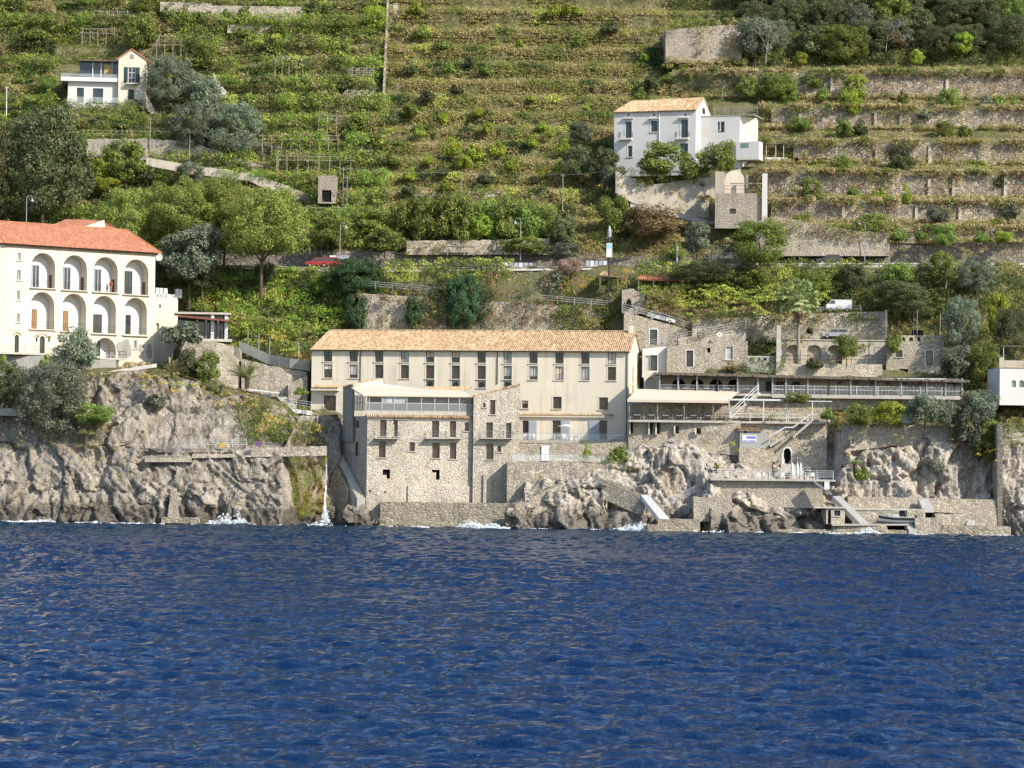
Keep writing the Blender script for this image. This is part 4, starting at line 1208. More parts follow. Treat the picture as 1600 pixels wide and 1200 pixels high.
# ramp with railing rising right from the quay
wall_thing('ramp_wall', 'stone wall under the sloping ramp with white railing', 'wall', lin((1037, 798), (1083, 775), (1112, 757)), lin((1037, 812), (1112, 812)), lin((1037, 398.5), (1112, 398.5)), M_retain, 2.0, (1037, 1112), step=5)
rail('railing', [W(1038, 797, 398.4), W(1083, 775, 398.4), W(1108, 760, 398.4)], 1.3, M_wpaint, 1.4, 5, .025, label='white sloping railing climbing from the quay to the bathing terrace')
# ================================================================== bathing terrace
wall_thing('terrace_wall', 'tall stone wall carrying the white railed bathing terrace', 'terrace wall', lin((1110, 749), (1290, 752)), lin((1110, 812), (1150, 806), (1200, 792), (1290, 795)), lin((1110, 396.5), (1290, 395.5)), M_old, 6, (1112, 1289), step=6)
wall_thing('terrace_wall', 'square stone buttress left of the bathing terrace', 'buttress', lin((1083, 777), (1145, 777)), lin((1083, 815), (1145, 815)), lin((1083, 393.2), (1145, 392.8)), M_old, 4, (1084, 1146), step=6)
t = MB(); t.prism([W(1110, 747.5, 395.9), W(1306, 750, 394.9), W(1306, 752.5, 394.9), W(1110, 750.5, 395.9)], (0, 9, 0)); tag(t.build('terrace_deck', M_conc), 'pale concrete deck of the bathing terrace', 'deck')
rail('railing', [W(1114, 747.5, 396.1), W(1200, 748.5, 395.7), W(1302, 750, 395.1)], 1.25, M_wpaint, 2.4, 4, .03, label='white railing along the edge of the bathing terrace')
stairs('metal_stairs', 'slanting white slatted stairs at the right end of the bathing terrace', W(1300, 772, 392.6), W(1296, 772, 394), W(1272, 752, 393.6), W(1272, 752, 394.8), 9, M_pale, under=.1)
t = MB(); b = W(1292, 764, 392.2); t.prism([W(1288, 764.5, 392.2), W(1296, 764.5, 392.2), W(1296, 752.5, 392.2), W(1288, 752.5, 392.2)], (0, .06, 0)); tag(t.build('notice_board', M_wpaint), 'blank white board below the right end of the bathing terrace', 'board')
t = MB(); t.prism([W(1185, 723, 404.5), W(1199, 723, 404.5), W(1199, 714, 404.5), W(1185, 714, 404.5)], (0, -.1, 0)); tag(t.build('notice_board', M_wpaint), 'blank white board fixed to the stone wall left of the arched doorway', 'board')
# furniture: closed white parasols, chairs and a table
dz = W(1240, 748, 395.5)
for i, (px, n) in enumerate(((1238, 'tallest of the closed white parasols on the bathing terrace'), (1246, 'closed white parasol right of the tallest one on the bathing terrace'), (1251, 'closed white parasol standing nearest the sagging chairs'))):
    p = W(px, 748.5, 397 + i * .4); t = thing('closed_parasol', n, 'parasol', p, 0, 'closed parasols on the bathing terrace')
    m = MB(); m.tube((0, 0, 0), (0, 0, 2.3), .035); m.build('pole', M_wpaint, t)
    m = MB(); m.lathe([(.22 - .03 * i, .5), (.3 - .04 * i, .9), (.2, 1.7), (.06, 2.35), (.02, 2.4)], n=10); m.build('canopy', M_wpaint, t)
for i, px in enumerate((1186, 1196, 1204, 1214, 1222, 1256, 1262, 1270)):
    chair('white chair on the bathing terrace, %s from the left' % ('first second third fourth fifth sixth seventh eighth'.split()[i]), W(px, 748.5, 397 + (i % 3) * .5), i * .9, M_wpaint, 'chairs on the bathing terrace')
t = thing('parasol_stand', 'folded white parasol base beside the railing post of the bathing terrace', 'parasol base', W(1193, 748.5, 397.4))
m = MB(); m.lathe([(.28, 0), (.28, .1), (.05, .14), (.05, .5), (.02, .5)], n=12); m.build('foot', M_conc, t)
# stone wall behind the terrace with the arched doorway
def back_wall():
    F = Fac(1140, 745, 405, 0)
    t = fthing('stone_wall', 'tall rubble wall behind the bathing terrace with an arched white doorway', 'wall', F)
    u1 = F.hit(1292, 700)[0]
    d = F.rect(1224.5, 697, 1236, 725)
    m = MB(); ze = F.hit(1140, 662)[1]
    holed(m, 0, u1, -1, F.hit(1200, 700)[1], [(d[0], d[1], d[2], F.hit(1200, 700)[1] - .05, F.hit(1200, 700)[1] - .6, .8)], 0, .6)
    zm = F.hit(1200, 700)[1]
    m.poly([(0, 0, zm), (u1, 0, zm), (u1, 0, F.hit(1290, 655)[1]), (0, 0, F.hit(1140, 659)[1])])
    m.quad((u1, 0, -1), (u1, 4, -1), (u1, 4, F.hit(1290, 655)[1]), (u1, 0, F.hit(1290, 655)[1])); m.quad((0, 0, -1), (0, 4, -1), (0, 4, F.hit(1140, 659)[1]), (0, 0, F.hit(1140, 659)[1]))
    m.quad((0, 0, F.hit(1140, 659)[1]), (u1, 0, F.hit(1290, 655)[1]), (u1, 4, F.hit(1290, 655)[1]), (0, 4, F.hit(1140, 659)[1]))
    m.build('wall', M_retain, t)
    m = MB(); m.box(d[0], d[1], .7, .78, d[2], zm); m.build('doorway', M_dark, t)
    m = MB()
    m.box(d[0] - .3, d[0], -.08, .02, d[2], zm - .6); m.box(d[1], d[1] + .12, -.08, .02, d[2], zm - .6)
    A = arch_pts(d[0] - .15, d[1] + .06, zm - .6, zm + .1, 8)
    for (p, q), (p2, q2) in zip(A[:-1], A[1:]): m.tube((p, -.03, q), (p2, -.03, q2), .13, n=5)
    m.build('surround', M_wpaint, t)
    m = MB(); m.box(d[0] - .5, d[1] + .8, -1.2, 0, d[2] - 1.2, d[2]); m.build('landing', M_conc, t)
    rail('railing', [(d[1] + .8, -1.1, d[2]), (d[1] + 2.6, -1.5, d[2] - 1.6)], 1.0, M_wpaint, 1.5, 2, .03, t)
back_wall()
# kiosk with tiled roof and blue sign
def kiosk():
    F = Fac(1156, 697, 403.2, 5)
    t = fthing('kiosk', 'small grey hut with clay tile roof and a white and blue sign on its front', 'hut', F)
    u1 = F.hit(1189, 690)[0]; z1 = F.hit(1170, 671)[1]
    h = F.rect(1163, 672.5, 1167, 677)
    m = MB(); holed(m, 0, u1, -.2, z1, [h], 0, .3); shell(m, 0, u1, 0, 3.4, -.2, z1); m.box(.1, u1 - .1, .4, 3.3, -1, z1 - .05); m.build('wall', M_greyhut, t)
    m = MB(); m.box(-.1, u1 + 1.6, -.08, 3.2, -5, -.2); m.build('plinth', M_retain, t)
    m = MB(); m.box(h[0], h[1], .28, .3, h[2], h[3]); m.build('opening', M_dark, t)
    m = MB(); tile_slope(m, (-.35, -.35, z1 - .05), (u1 + .2, -.35, z1 - .05), (u1 + .2, 3.6, z1 + .75), (-.35, 3.6, z1 + .75)); m.build('roof', M_tile, t)
    m = MB(); c = F.hit(1200, 690)[0]
    m.prism([(u1, .5, -.2), (u1, .5, z1 - .1), (u1 + .6, .5, z1 - .15), (c + .3, .5, F.hit(1203, 686, .5)[1]), (c + .3, .5, -.2)], (0, 1.5, 0)); m.build('side_shed', M_greyhut, t)
    r = F.rect(1159.5, 680, 1182, 691)
    m = MB(); m.box(r[0], r[1], -.09, -.02, r[2], r[3]); s = m.build('sign', M_wpaint, t)
    # two lines of small blue lettering, too far off to read: broken strokes of uneven length
    m = MB(); rng = random.Random(3); W_ = r[1] - r[0]; H_ = r[3] - r[2]
    for (z0, z1_, x0) in ((.5, .86, .3), (.08, .26, .05)):
        x = r[0] + W_ * x0
        while x < r[1] - W_ * .06:
            w = W_ * rng.uniform(.035, .06); m.box(x, x + w, -.1, -.09, r[2] + H_ * z0, r[2] + H_ * z1_); x += w + W_ * rng.uniform(.008, .02)
    m.build('lettering', M_sign, s)
M_greyhut = plain('grey_hut_paint', (.36, .37, .34), .8, .2, .1)
kiosk()
wall_thing('retaining_wall', 'stone retaining wall with slit openings under the lower dining terrace', 'retaining wall', lin((982, 655), (1160, 657)), lin((982, 712), (1020, 700), (1080, 706), (1160, 712)), lin((982, 406.5), (1160, 404)), M_housestone, 5, (982, 1158), step=8)
for i, (x0, y0, x1, y1) in enumerate(((985, 658, 989, 677), (1015, 658.5, 1019.5, 678), (1026, 658.5, 1031, 678), (1055, 665.5, 1060.5, 677), (1088, 669, 1095, 678))):
    Y = 406.3 - (x0 - 982) * .014
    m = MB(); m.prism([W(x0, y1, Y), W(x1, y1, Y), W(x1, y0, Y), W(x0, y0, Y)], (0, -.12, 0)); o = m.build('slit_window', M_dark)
    tag(o, '%s opening in the stone wall under the lower dining terrace' % ('narrow leftmost', 'left paired slit', 'right paired slit', 'short dark', 'rightmost square dark')[i], 'opening', 'openings under the dining terrace')
    m = MB(); m.prism([W(x0 - 2, y1 + 1, Y), W(x0 - .1, y1 + 1, Y), W(x0 - .1, y0, Y), W(x0 - 2, y0, Y)], (0, -.2, 0)); m.build('reveal', M_ivory, o)
# ================================================================== lower dining terrace
def lower_dining():
    F = Fac(982, 656, 405.5, -2)
    t = fthing('dining_terrace', 'lower open restaurant terrace under a cream awning beside the hotel', 'restaurant terrace', F)
    u1 = F.hit(1142, 650)[0]; u2 = F.hit(1292, 650)[0]
    m = MB(); m.box(0, u2, -.5, 7, -.3, 0); m.build('floor', M_conc, t)
    za = F.hit(1060, 625)[1]; zb = F.hit(1060, 609, 4)[1]
    m = MB(); m.prism([(-.2, -.8, za), (u1 - .4, -.8, za - .05), (F.hit(1155, 613, 4)[0], 4, zb - .1), (F.hit(996, 608, 4)[0], 4, zb + .05)], (0, 0, -.07)); m.build('awning', M_awning, t)
    m = MB(); m.box(-.2, u1 - .4, -.84, -.78, za - .38, za); m.build('valance', M_awning, t)
    for px in (983, 1027, 1069, 1114, 1138):
        u = F.hit(px, 640)[0]; m = MB(); m.tube((u, -.35, 0), (u, -.35, za), .06); m.build('post', M_steel, t)
    rail('railing', [(0, -.4, 0), (u1, -.4, 0)], 1.0, M_iron, 2.4, 2, .025, t, bal=.2)
    m = MB(); m.box(0, u1, 6.6, 7, 0, za + .8); bw = m.build('back_wall', M_housestone, t)
    r = F.rect(1006, 628, 1027, 655, 6.5); m = MB(); m.box(r[0], r[1], 6.5, 6.6, 0, r[3]); m.build('doorway', M_dark, bw)
    # white frame pergola over the right half
    zw = F.hit(1215, 626.5)[1]
    for px in (1139, 1193, 1229, 1269):
        u = F.hit(px, 640)[0]; m = MB(); m.box(u - .06, u + .06, -.45, -.33, 0, zw); m.build('post', M_wpaint, t)
    m = MB(); m.box(u1 - .2, F.hit(1226, 627)[0], -.5, 2.6, zw, zw + .25); m.build('pergola_roof', M_wpaint, t)
    m = MB(); m.box(F.hit(1226, 627)[0], F.hit(1300, 627)[0], -.45, -.35, zw - .05, zw + .07); m.build('pergola_beam', M_wpaint, t)
    rail('white_railing', [(u1, -.4, 0), (u2, -.4, 0)], 1.05, M_wpaint, 2.6, 2, .045, t)
    m = MB(); m.box(u1, u2, 5, 5.3, 0, zw + 1.5); w2 = m.build('back_wall', M_housestone, t)
    for (x0, x1, mt) in ((1170, 1176, M_bluegrey), (1213, 1226, M_frost), (1233, 1240, M_bluegrey), (1243, 1249, M_bluegrey)):
        r = F.rect(x0, 632, x1, 655, 4.9); m = MB(); m.box(r[0], r[1], 4.86, 4.97, 0.02, r[3]); m.build('door', mt, w2)
    return F, u1, u2
LF, LU1, LU2 = lower_dining()
for i in range(7):
    u = LU1 * (i + .6) / 7.2
    table('dining table on the lower terrace, %s from the hotel end' % ('first second third fourth fifth sixth seventh'.split()[i]), LF.wld(u, 1.0, 0), LF.a, M_wpaint, 'tables on the lower dining terrace')
    for s in (-.75, .75): chair('cream chair %s the %s table of the lower terrace' % ('left of' if s < 0 else 'right of', 'first second third fourth fifth sixth seventh'.split()[i]), LF.wld(u + s, 1.0, 0), LF.a + (1.57 if s < 0 else -1.57), M_awning, 'chairs on the lower dining terrace')
# flights of white railed stairs
stairs('stairs', 'white edged stairs from the lower terrace up to the thatched restaurant', W(1141, 652, 404.2), W(1150, 652, 405.4), W(1184, 613, 405.2), W(1188, 613, 406.4), 16, M_conc, under=.15)
rail('railing', [W(1141, 652, 404), W(1185, 612, 405)], 1.0, M_wpaint, 3, 2, .06, label='white railing on the stairs up to the thatched restaurant')
stairs('stairs', 'outdoor stairs with heavy white handrail going down the stone wall', W(1203, 696, 403), W(1203, 694, 404.6), W(1226, 681, 403), W(1226, 680, 404.6), 9, M_conc, under=.2)
stairs('stairs', 'upper flight of the white railed stairs on the stone wall', W(1239, 682, 403), W(1239, 680, 404.6), W(1268, 657, 403), W(1268, 656, 404.6), 12, M_conc, under=.2)
rail('railing', [W(1202, 694, 402.8), W(1226, 679.5, 402.8), W(1239, 679.5, 402.8), W(1269, 657, 402.8)], 1.05, M_wpaint, 2.6, 1, .03, label='heavy white handrail zigzagging down the stone wall', top=.1)
# ================================================================== thatched restaurant terrace
def upper_dining():
    F = Fac(1030, 612, 413, 4)
    F = Fac(1030, 613.5, 409.5, -3)
    t = fthing('thatched_restaurant', 'long open restaurant terrace under a straw mat roof with many white posts', 'restaurant terrace', F)
    u1 = F.hit(1504, 620)[0]
    um = F.hit(1206, 620)[0]
    m = MB(); m.box(-.3, um, -.3, 6, -.35, 0); m.box(um + .003, u1, -.3, 6, -.55, 0); m.build('floor', M_conc, t)
    zr = F.hit(1030, 584)[1]
    zr2 = F.hit(1480, 596)[1]
    m = MB(); rng = random.Random(9); n = 140
    for k in range(n):
        a = -.7 + (u1 + 1.6) * k / n; b = -.7 + (u1 + 1.6) * (k + 1) / n
        z = zr + (zr2 - zr) * k / n + rng.uniform(-.03, .05)
        e = -1.0 + rng.uniform(-.1, .1)
        m.prism([(a, e, z - .16), (b, e, z - .16), (b, e, z + .16), (a, e, z + .16)], (0, 6.6 - e, .3))
    m.build('straw_roof', M_straw, t)
    m = MB(); m.box(-.6, u1, -.35, -.2, zr - .36, zr - .17); m.build('beam', M_iron, t)
    posts = [1030.5, 1059.5, 1089, 1121, 1152.5, 1184, 1207, 1228, 1262, 1295, 1329, 1368, 1408, 1448, 1477, 1503]
    for i, px in enumerate(posts):
        u = F.hit(px, 600)[0]; m = MB(); m.box(u - .11, u + .11, -.42, -.22, 0, zr - .2); m.build('post', M_steel if i not in (3, 9) else M_iron, t)
    rail('railing', [(0, -.3, 0), (F.hit(1184, 610)[0], -.3, 0)], 1.15, M_steel, 2.9, 2, .03, t, bal=.18)
    rail('railing', [(um, -.3, 0), (u1, -.3, 0)], 1.2, M_wpaint, 3.2, 2, .035, t, bal=.2)
    # rolled awnings
    for i in range(10, 14):
        a, b = F.hit(posts[i] + 2, 600)[0], F.hit(posts[i + 1] - 2, 600)[0]; m = MB(); m.tube((a, -.3, zr - .42), (b, -.3, zr - .42), .16, n=8); m.build('rolled_awning', M_wpaint, t)
    # back wall with arches on the left, plain on the right
    hs = []
    for (x0, x1) in ((1050, 1071), (1079, 1100), (1108, 1129), (1137, 1155)):
        a = F.hit(x0, 600, 5)[0]; b = F.hit(x1, 600, 5)[0]; hs.append((a, b, 0.05, zr - .55, zr - 1.5, .5))
    m = MB(); holed(m, 0, u1, 0, zr - .12, hs, 5, .5); m.quad((0, 0, 0), (0, 5, 0), (0, 5, zr), (0, 0, zr)); m.build('back_wall', M_ivory, t)
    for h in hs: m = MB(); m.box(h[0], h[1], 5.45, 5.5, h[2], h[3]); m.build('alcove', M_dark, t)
    for (x0, x1, mt) in ((1180, 1196, M_glass), (1197, 1206, M_iron), (1213, 1226, M_brown), (1238, 1250, M_iron), (1476, 1500, M_glass), (1424, 1432, M_conc), (1450, 1470, M_wpaint)):
        a = F.hit(x0, 600, 4.8)[0]; b = F.hit(x1, 600, 4.8)[0]; m = MB(); m.box(a, b, 4.8, 4.95, .02, zr - .8); m.build('door', mt, t)
    for i in range(14):
        u = F.hit(1300 + i * 12.5, 594, 4.9)[0]; m = MB(); m.box(u - .3, u + .3, 4.88, 4.97, zr - 1.15, zr - .6); m.build('picture', M_pole if i % 2 else M_wpaint, t)
    # left end: white arch against the hotel
    m = MB(); a = F.hit(1006, 600, 2)[0]; holed(m, a, -.2, 0, zr + .5, [(a + .3, -.5, .02, zr - .4, zr - 1.3, .8)], 2, .8); m.quad((a, 2, zr + .5), (-.2, 2, zr + .5), (-.2, 4, zr + .5), (a, 4, zr + .5)); m.box(a + .3, -.5, 2.75, 2.8, 0, zr - .4); m.build('end_arch', M_ivory, t)
    m = MB(); m.box(F.hit(1000, 612)[0], -.35, -.4, 3, -.4, 0); m.build('end_floor', M_conc, t)
    return F, u1, posts
UF, UU1, UPX = upper_dining()
nth = 'first second third fourth fifth sixth seventh eighth ninth tenth eleventh twelfth thirteenth fourteenth'.split()
for i, px in enumerate((1044, 1072, 1105, 1136, 1166, 1216, 1245, 1278, 1312, 1346, 1387, 1428, 1462)):
    u = UF.hit(px, 610)[0]
    table('dining table on the thatched terrace, %s from the left' % nth[i], UF.wld(u, .7, 0), UF.a, M_wpaint, 'tables on the thatched terrace')
    for s in (-.75, .75): chair('chair %s the %s table from the left under the straw roof' % ('left of' if s < 0 else 'right of', nth[i]), UF.wld(u + s, .7, 0), UF.a + (1.57 if s < 0 else -1.57), M_brown if i > 4 else M_wpaint, 'chairs on the thatched terrace')
t = MB(); t.prism([W(1283, 612, 409.3), W(1284, 641, 409.3), W(1330, 641, 409.3), W(1500, 640, 409.3), W(1500, 623, 409.3), W(1330, 622.5, 409.3)], (0, 4, 0)); tag(t.build('retaining_wall', M_retain), 'stone wall under the right half of the thatched terrace, mostly behind shrubs', 'retaining wall')
t = MB(); t.prism([W(1000, 656, 410.5), W(1290, 657, 409.0), W(1290, 616, 409.0), W(1030, 613, 410.5), W(1000, 613, 410.5)], (0, 3, 0)); tag(t.build('retaining_wall', M_housestone), 'stone wall behind the lower dining terrace', 'retaining wall')
# ================================================================== stone houses behind
def house(F, name, label, cat, x0, x1, ytop, ybot, dep, mat, wins, roof=None, yt2=None, frame=None, wref=0):
    t = fthing(name, label, cat, F)
    u0, u1 = F.hit(x0, (ytop + ybot) / 2)[0], F.hit(x1, (ytop + ybot) / 2)[0]
    zb = F.hit((x0 + x1) / 2, ybot)[1]; za = F.hit(x0, ytop)[1]; zc = F.hit(x1, yt2 if yt2 is not None else ytop)[1]
    zm = min(za, zc); rs = [F.rect(*w[:4]) for w in wins]
    m = MB(); holed(m, u0, u1, zb, zm, rs, 0, .3)
    if abs(za - zc) > .02:
        m.poly([(u0, 0, zm), (u1, 0, zm), (u1, 0, zc)] if zc > za else [(u0, 0, zm), (u1, 0, zm), (u0, 0, za)])
    m.quad((u0, 0, zb), (u0, dep, zb), (u0, dep, za), (u0, 0, za)); m.quad((u1, 0, zb), (u1, dep, zb), (u1, dep, zc), (u1, 0, zc))
    m.quad((u0, dep, zb), (u1, dep, zb), (u1, dep, zc), (u0, dep, za)); m.quad((u0, 0, za), (u1, 0, zc), (u1, dep, zc), (u0, dep, za))
    m.box(u0 + .1, u1 - .1, .5, dep - .1, zb, zm - .1)
    m.build('wall', mat, t)
    for w, r in zip(wins, rs):
        st = w[4] if len(w) > 4 else 'w'
        if st == 'd': window(t, r, .2, frame or M_iron, M_glass, (0, 0), .1, M_white if mat in (M_housestone, M_white) else None, False, name='door')
        elif st == 'c': window(t, r, .2, frame or M_wpaint, M_curtain, (0, 0), .1, M_conc, True)
        elif st == 'v': m = MB(); m.box(r[0], r[1], .22, .29, r[2], r[3]); m.build('opening', M_dark, t)
        else: window(t, r, .2, frame or M_iron, M_glass, (1, 0), .08, M_conc, True)
    return t, u0, u1, zb, za, zc
F = Fac(1042, 580, 423, -3)
house(F, 'stone_house', 'long low rubble stone house above the thatched terrace with three openings', 'house', 1042, 1168, 541, 586, 7, M_housestone, [(1072.5, 547.5, 1083, 573, 'd'), (1105, 543.5, 1110, 551, 'v'), (1134, 539, 1145, 562, 'c')], yt2=533)
F = Fac(1006, 583, 424, 0)
house(F, 'white_house', 'small white rendered house end squeezed between hotel gable and stone house', 'house', 1004, 1043, 545, 590, 6, M_white, [(1018.5, 555, 1027, 581, 'd'), (1009, 556, 1017, 580, 'c')], yt2=541)
F = Fac(992, 545, 431, 0)
house(F, 'stone_house', 'rubble stone retaining house with one dark door under the sloping ramp', 'house', 975, 1075, 487, 560, 5, M_housestone, [(1015.5, 515, 1027, 539, 'd')], yt2=515)
wall_thing('ramp_wall', 'stone wall of the second ramp, overgrown with bare creeper', 'wall', lin((1060, 528), (1165, 512)), lin((1060, 545), (1165, 545)), lin((1060, 425.5), (1165, 425.5)), M_housestone, 3, (1060, 1165), step=7)
rail('railing', [W(1012, 545, 424.6), W(1090, 528, 424.6), W(1100, 526, 425.2), W(1162, 514.5, 425.2)], 1.2, M_pale, 2.6, 3, .035, label='white railing on the ramp rising right above the stone house')
rail('railing', [W(972, 486.5, 430.8), W(1040, 504, 430.8), W(1097, 523, 430.8)], 1.2, M_pale, 2.6, 3, .035, label='white railing on the ramp descending right past the white car')
t = thing('road_sign', 'white diamond shaped sign on the ramp railing', 'sign', W(1124.5, 522.5, 424.6))
m = MB(); m.prism([(-.5, 0, 0), (0, 0, -.5), (.5, 0, 0), (0, 0, .5)], (0, .04, 0)); m.build('panel', M_wpaint, t)
m = MB(); m.prism([(-.1, -.01, 0), (0, -.01, -.12), (.1, -.01, 0), (0, -.01, .12)], (0, .008, 0)); m.build('emblem', M_iron, t)
m = MB(); m.tube((0, .08, -1.2), (0, .08, .3), .04); m.build('post', M_steel, t)
# pierced parapet
def parapet():
    F = Fac(1167, 582, 421, 0)
    t = fthing('parapet_wall', 'grey parapet wall pierced by four small shaped openings beside the tall pillar', 'parapet', F)
    u1 = F.hit(1213, 570)[0]; z1 = F.hit(1190, 557)[1]
    m = MB(); hs = []
    for i, px in enumerate((1175, 1186, 1195.5, 1205)):
        r = F.rect(px - 2.3, 558.5, px + 2.3, 563.5); hs.append((r[0], r[1], r[2], r[3], (r[2] + r[3]) / 2, .3))
    holed(m, 0, u1, 0, z1, hs, 0, .3); m.quad((0, .3, 0), (u1, .3, 0), (u1, .3, hs[0][2]), (0, .3, hs[0][2])); m.quad((0, 0, z1), (u1, 0, z1), (u1, .3, z1), (0, .3, z1)); m.quad((u1, 0, 0), (u1, .3, 0), (u1, .3, z1), (u1, 0, z1))
    m.build('wall', M_grey, t)
    m = MB(); m.box(0, u1, -.06, .02, z1 - .15, z1 + .06); m.build('coping', M_conc, t)
parapet()
t = thing('chimney', 'tall slim whitish stone pillar beside the fan palm', 'pillar', W(1216, 585, 420.5))
hh = W(1216, 508, 420.5).z - W(1216, 585, 420.5).z
m = MB(); m.box(-.33, .33, -.33, .33, -.5, hh); m.build('shaft', M_conc, t)
m = MB(); m.box(-.36, .36, -.36, .36, hh, hh + .15); m.build('cap', M_rust, t)
# garden wall with blind arches and railing
def arcade_wall():
    F = Fac(1219, 572, 424, 0)
    t = fthing('arcade_wall', 'garden wall with shallow blind arches behind the fan palm', 'garden wall', F)
    u1 = F.hit(1386, 550)[0]; z1 = F.hit(1300, 532)[1]
    hs = []
    for (x0, x1) in ((1228, 1251), (1261, 1284), (1293, 1316)):
        r = F.rect(x0, 539, x1, 570); hs.append((r[0], r[1], r[2], r[3], r[3] - .9, .8))
    m = MB(); holed(m, 0, u1, -.4, z1, hs, 0, .8)
    m.quad((0, 0, z1), (u1, 0, z1), (u1, 2, z1), (0, 2, z1)); m.build('wall', M_ruin, t)
    m = MB(); m.box(.1, F.hit(1322, 550)[0], .8, .95, 0, z1 - .1); m.build('infill', M_housestone, t)
    m = MB(); m.box(0, u1, -.15, .2, z1, z1 + .15); m.build('coping', M_conc, t)
arcade_wall()
wall_thing('retaining_wall', 'stone wall with iron railing under the blind arches', 'retaining wall', lin((1219, 568), (1386, 569)), lin((1219, 590), (1386, 590)), lin((1219, 421.5), (1386, 421)), M_housestone, 3.0, (1219, 1386), step=8)
rail('railing', [W(1221, 568, 421.8), W(1385, 569, 421.3)], 1.2, M_iron, 2.5, 2, .03, label='dark iron railing on the stone wall under the blind arches')
t = thing('garden_gateway', 'grey metal frame doorway beside the pierced parapet house', 'frame', W(1374, 568, 423))
m = MB(); w_, h_ = .75, 2.4
for x in (-w_, w_): m.box(x - .06, x + .06, -.06, .06, 0, h_)
m.box(-w_, w_, -.06, .06, h_ - .06, h_ + .06); m.box(-w_, w_, -.04, .04, .9, 1.0); m.build('frame', M_steel, t)
def parapet_house():
    F = Fac(1385, 586, 422, -3)
    t, u0, u1, zb, za, zc = house(F, 'stone_house', 'square rubble stone house with a pierced arch parapet and shade net on its roof', 'house', 1385, 1474, 537, 592, 7, M_housestone, [(1399.5, 547, 1410, 558, 'w'), (1447, 548, 1457.5, 570, 'd'), (1404.5, 576.5, 1419, 584, 'v')])
    a, b = F.hit(1408, 530)[0], u1; z1 = F.hit(1440, 524)[1]
    hs = []
    for px in (1411.5, 1423.5, 1436, 1448, 1460):
        r = F.rect(px - 2.8, 526.5, px + 2.8, 533); hs.append((r[0], r[1], r[2], r[3], r[3] - .26, .3))
    m = MB(); holed(m, a, b, za, z1, hs, 0, .3); m.quad((a, 0, z1), (b, 0, z1), (b, .3, z1), (a, .3, z1)); m.quad((b, 0, za), (b, .3, za), (b, .3, z1), (b, 0, z1)); m.build('parapet', M_housestone, t)
    zn = F.hit(1430, 484)[1]
    for px in (1384, 1433, 1475):
        for w in (.2, 6):
            u = F.hit(px, 530)[0]; m = MB(); m.tube((u, w, za), (u, w, zn), .05); m.build('net_post', M_steel, t)
    m = MB(); n = 10; V = []
    for i in range(n + 1):
        for j in range(5):
            u = u0 - .3 + (u1 - u0 + .8) * i / n; V.append((u, .1 + 6 * j / 4, zn - .25 * math.sin(math.pi * i / n) - .1 * math.sin(math.pi * j / 4)))
    m.add(V, [(i * 5 + j, i * 5 + 5 + j, i * 5 + 6 + j, i * 5 + 1 + j) for i in range(n) for j in range(4)]); m.build('shade_net', M_net, t)
    m = MB(); m.box(F.hit(1425, 520, 6.5)[0], F.hit(1443, 520, 6.5)[0], 6.4, 7, za, za + 2.4); m.build('roof_hut', M_dark, t)
parapet_house()
def right_house():
    F = Fac(1562, 622, 405, 3)
    wins = [(1580.5, 594, 1587.5, 605), (1592.5, 594, 1600, 605)]
    t = fthing('white_house', 'white house cut by the right edge with small arched windows and railed roof', 'house', F)
    u1 = F.hit(1640, 600)[0]; z1 = F.hit(1575, 575)[1]
    hs = []
    for w in wins:
        r = F.rect(*w); hs.append((r[0], r[1], r[2], r[3], r[3] - (r[1] - r[0]) / 2, .25))
    m = MB(); holed(m, 0, u1, -1, z1, hs, 0, .25); shell(m, 0, u1, 0, 8, -1, z1); m.box(.2, u1, .5, 7.8, -.5, z1 - .1); m.build('wall', M_white, t)
    for h in hs:
        m = MB(); m.box(h[0], h[1], .2, .24, h[2], h[3]); m.build('window', M_greenglass, t)
    m = MB(); m.box(-.1, u1, -.1, .15, z1, z1 + .12); m.build('cornice', M_tile, t)
    m = MB(); 
    z2 = F.hit(1575, 563)[1]
    m.box(-.1, .5, -.05, .5, z1 + .12, z2 + .4); m.box(.5, u1, .05, .2, z1 + .12, z2); m.build('parapet', M_ruin, t)
    rail('railing', [(.5, .2, z2), (u1, .2, z2)], .9, M_iron, 2, 1, .025, t)
    for px, w in ((1572, 2), (1572, 5)):
        m = MB(); u = F.hit(1573, 550)[0]; m.tube((u, w, z1), (u, w, z1 + 3.2), .05); m.build('pergola_post', M_wpaint, t)
    m = MB(); m.box(.6, u1, 1.8, 5.2, z1 + 3.2, z1 + 3.3); m.build('pergola_mat', M_straw, t)
M_greenglass = glassmat('green_glass', (.16, .24, .2), .15)
right_house()
# ================================================================== docks on the right
wall_thing('dock_wall', 'lowest stone sea wall of the docks below the right-hand cliff', 'sea wall', lin((1205, 827), (1300, 827.5), (1302, 821), (1385, 819), (1386, 828), (1470, 830), (1475, 821), (1560, 822), (1580, 824)), lin((1205, 842), (1580, 846)), lin((1205, 392.5), (1300, 391.5), (1580, 389)), M_seawall, 5, (1205, 1580), step=2.5)
wall_thing('dock_wall', 'second dock wall behind the beached motor boat', 'dock wall', lin((1332, 797), (1450, 797)), lin((1332, 820), (1450, 821)), lin((1332, 394.3), (1450, 393.6)), M_retain, 2.5, (1332, 1450), step=6)
wall_thing('dock_wall', 'third dock wall at the foot of the right-hand cliff', 'dock wall', lin((1325, 776), (1400, 777), (1440, 778), (1560, 781)), lin((1325, 798), (1440, 799), (1560, 806)), lin((1325, 396.8), (1560, 396)), M_retain, 2.5, (1325, 1562), step=6)
wall_thing('dock_wall', 'low dock wall between the two white flights on the right', 'dock wall', lin((1460, 803), (1562, 804)), lin((1460, 822), (1562, 823)), lin((1460, 393.8), (1562, 393.2)), M_retain, 3, (1462, 1562), step=6)
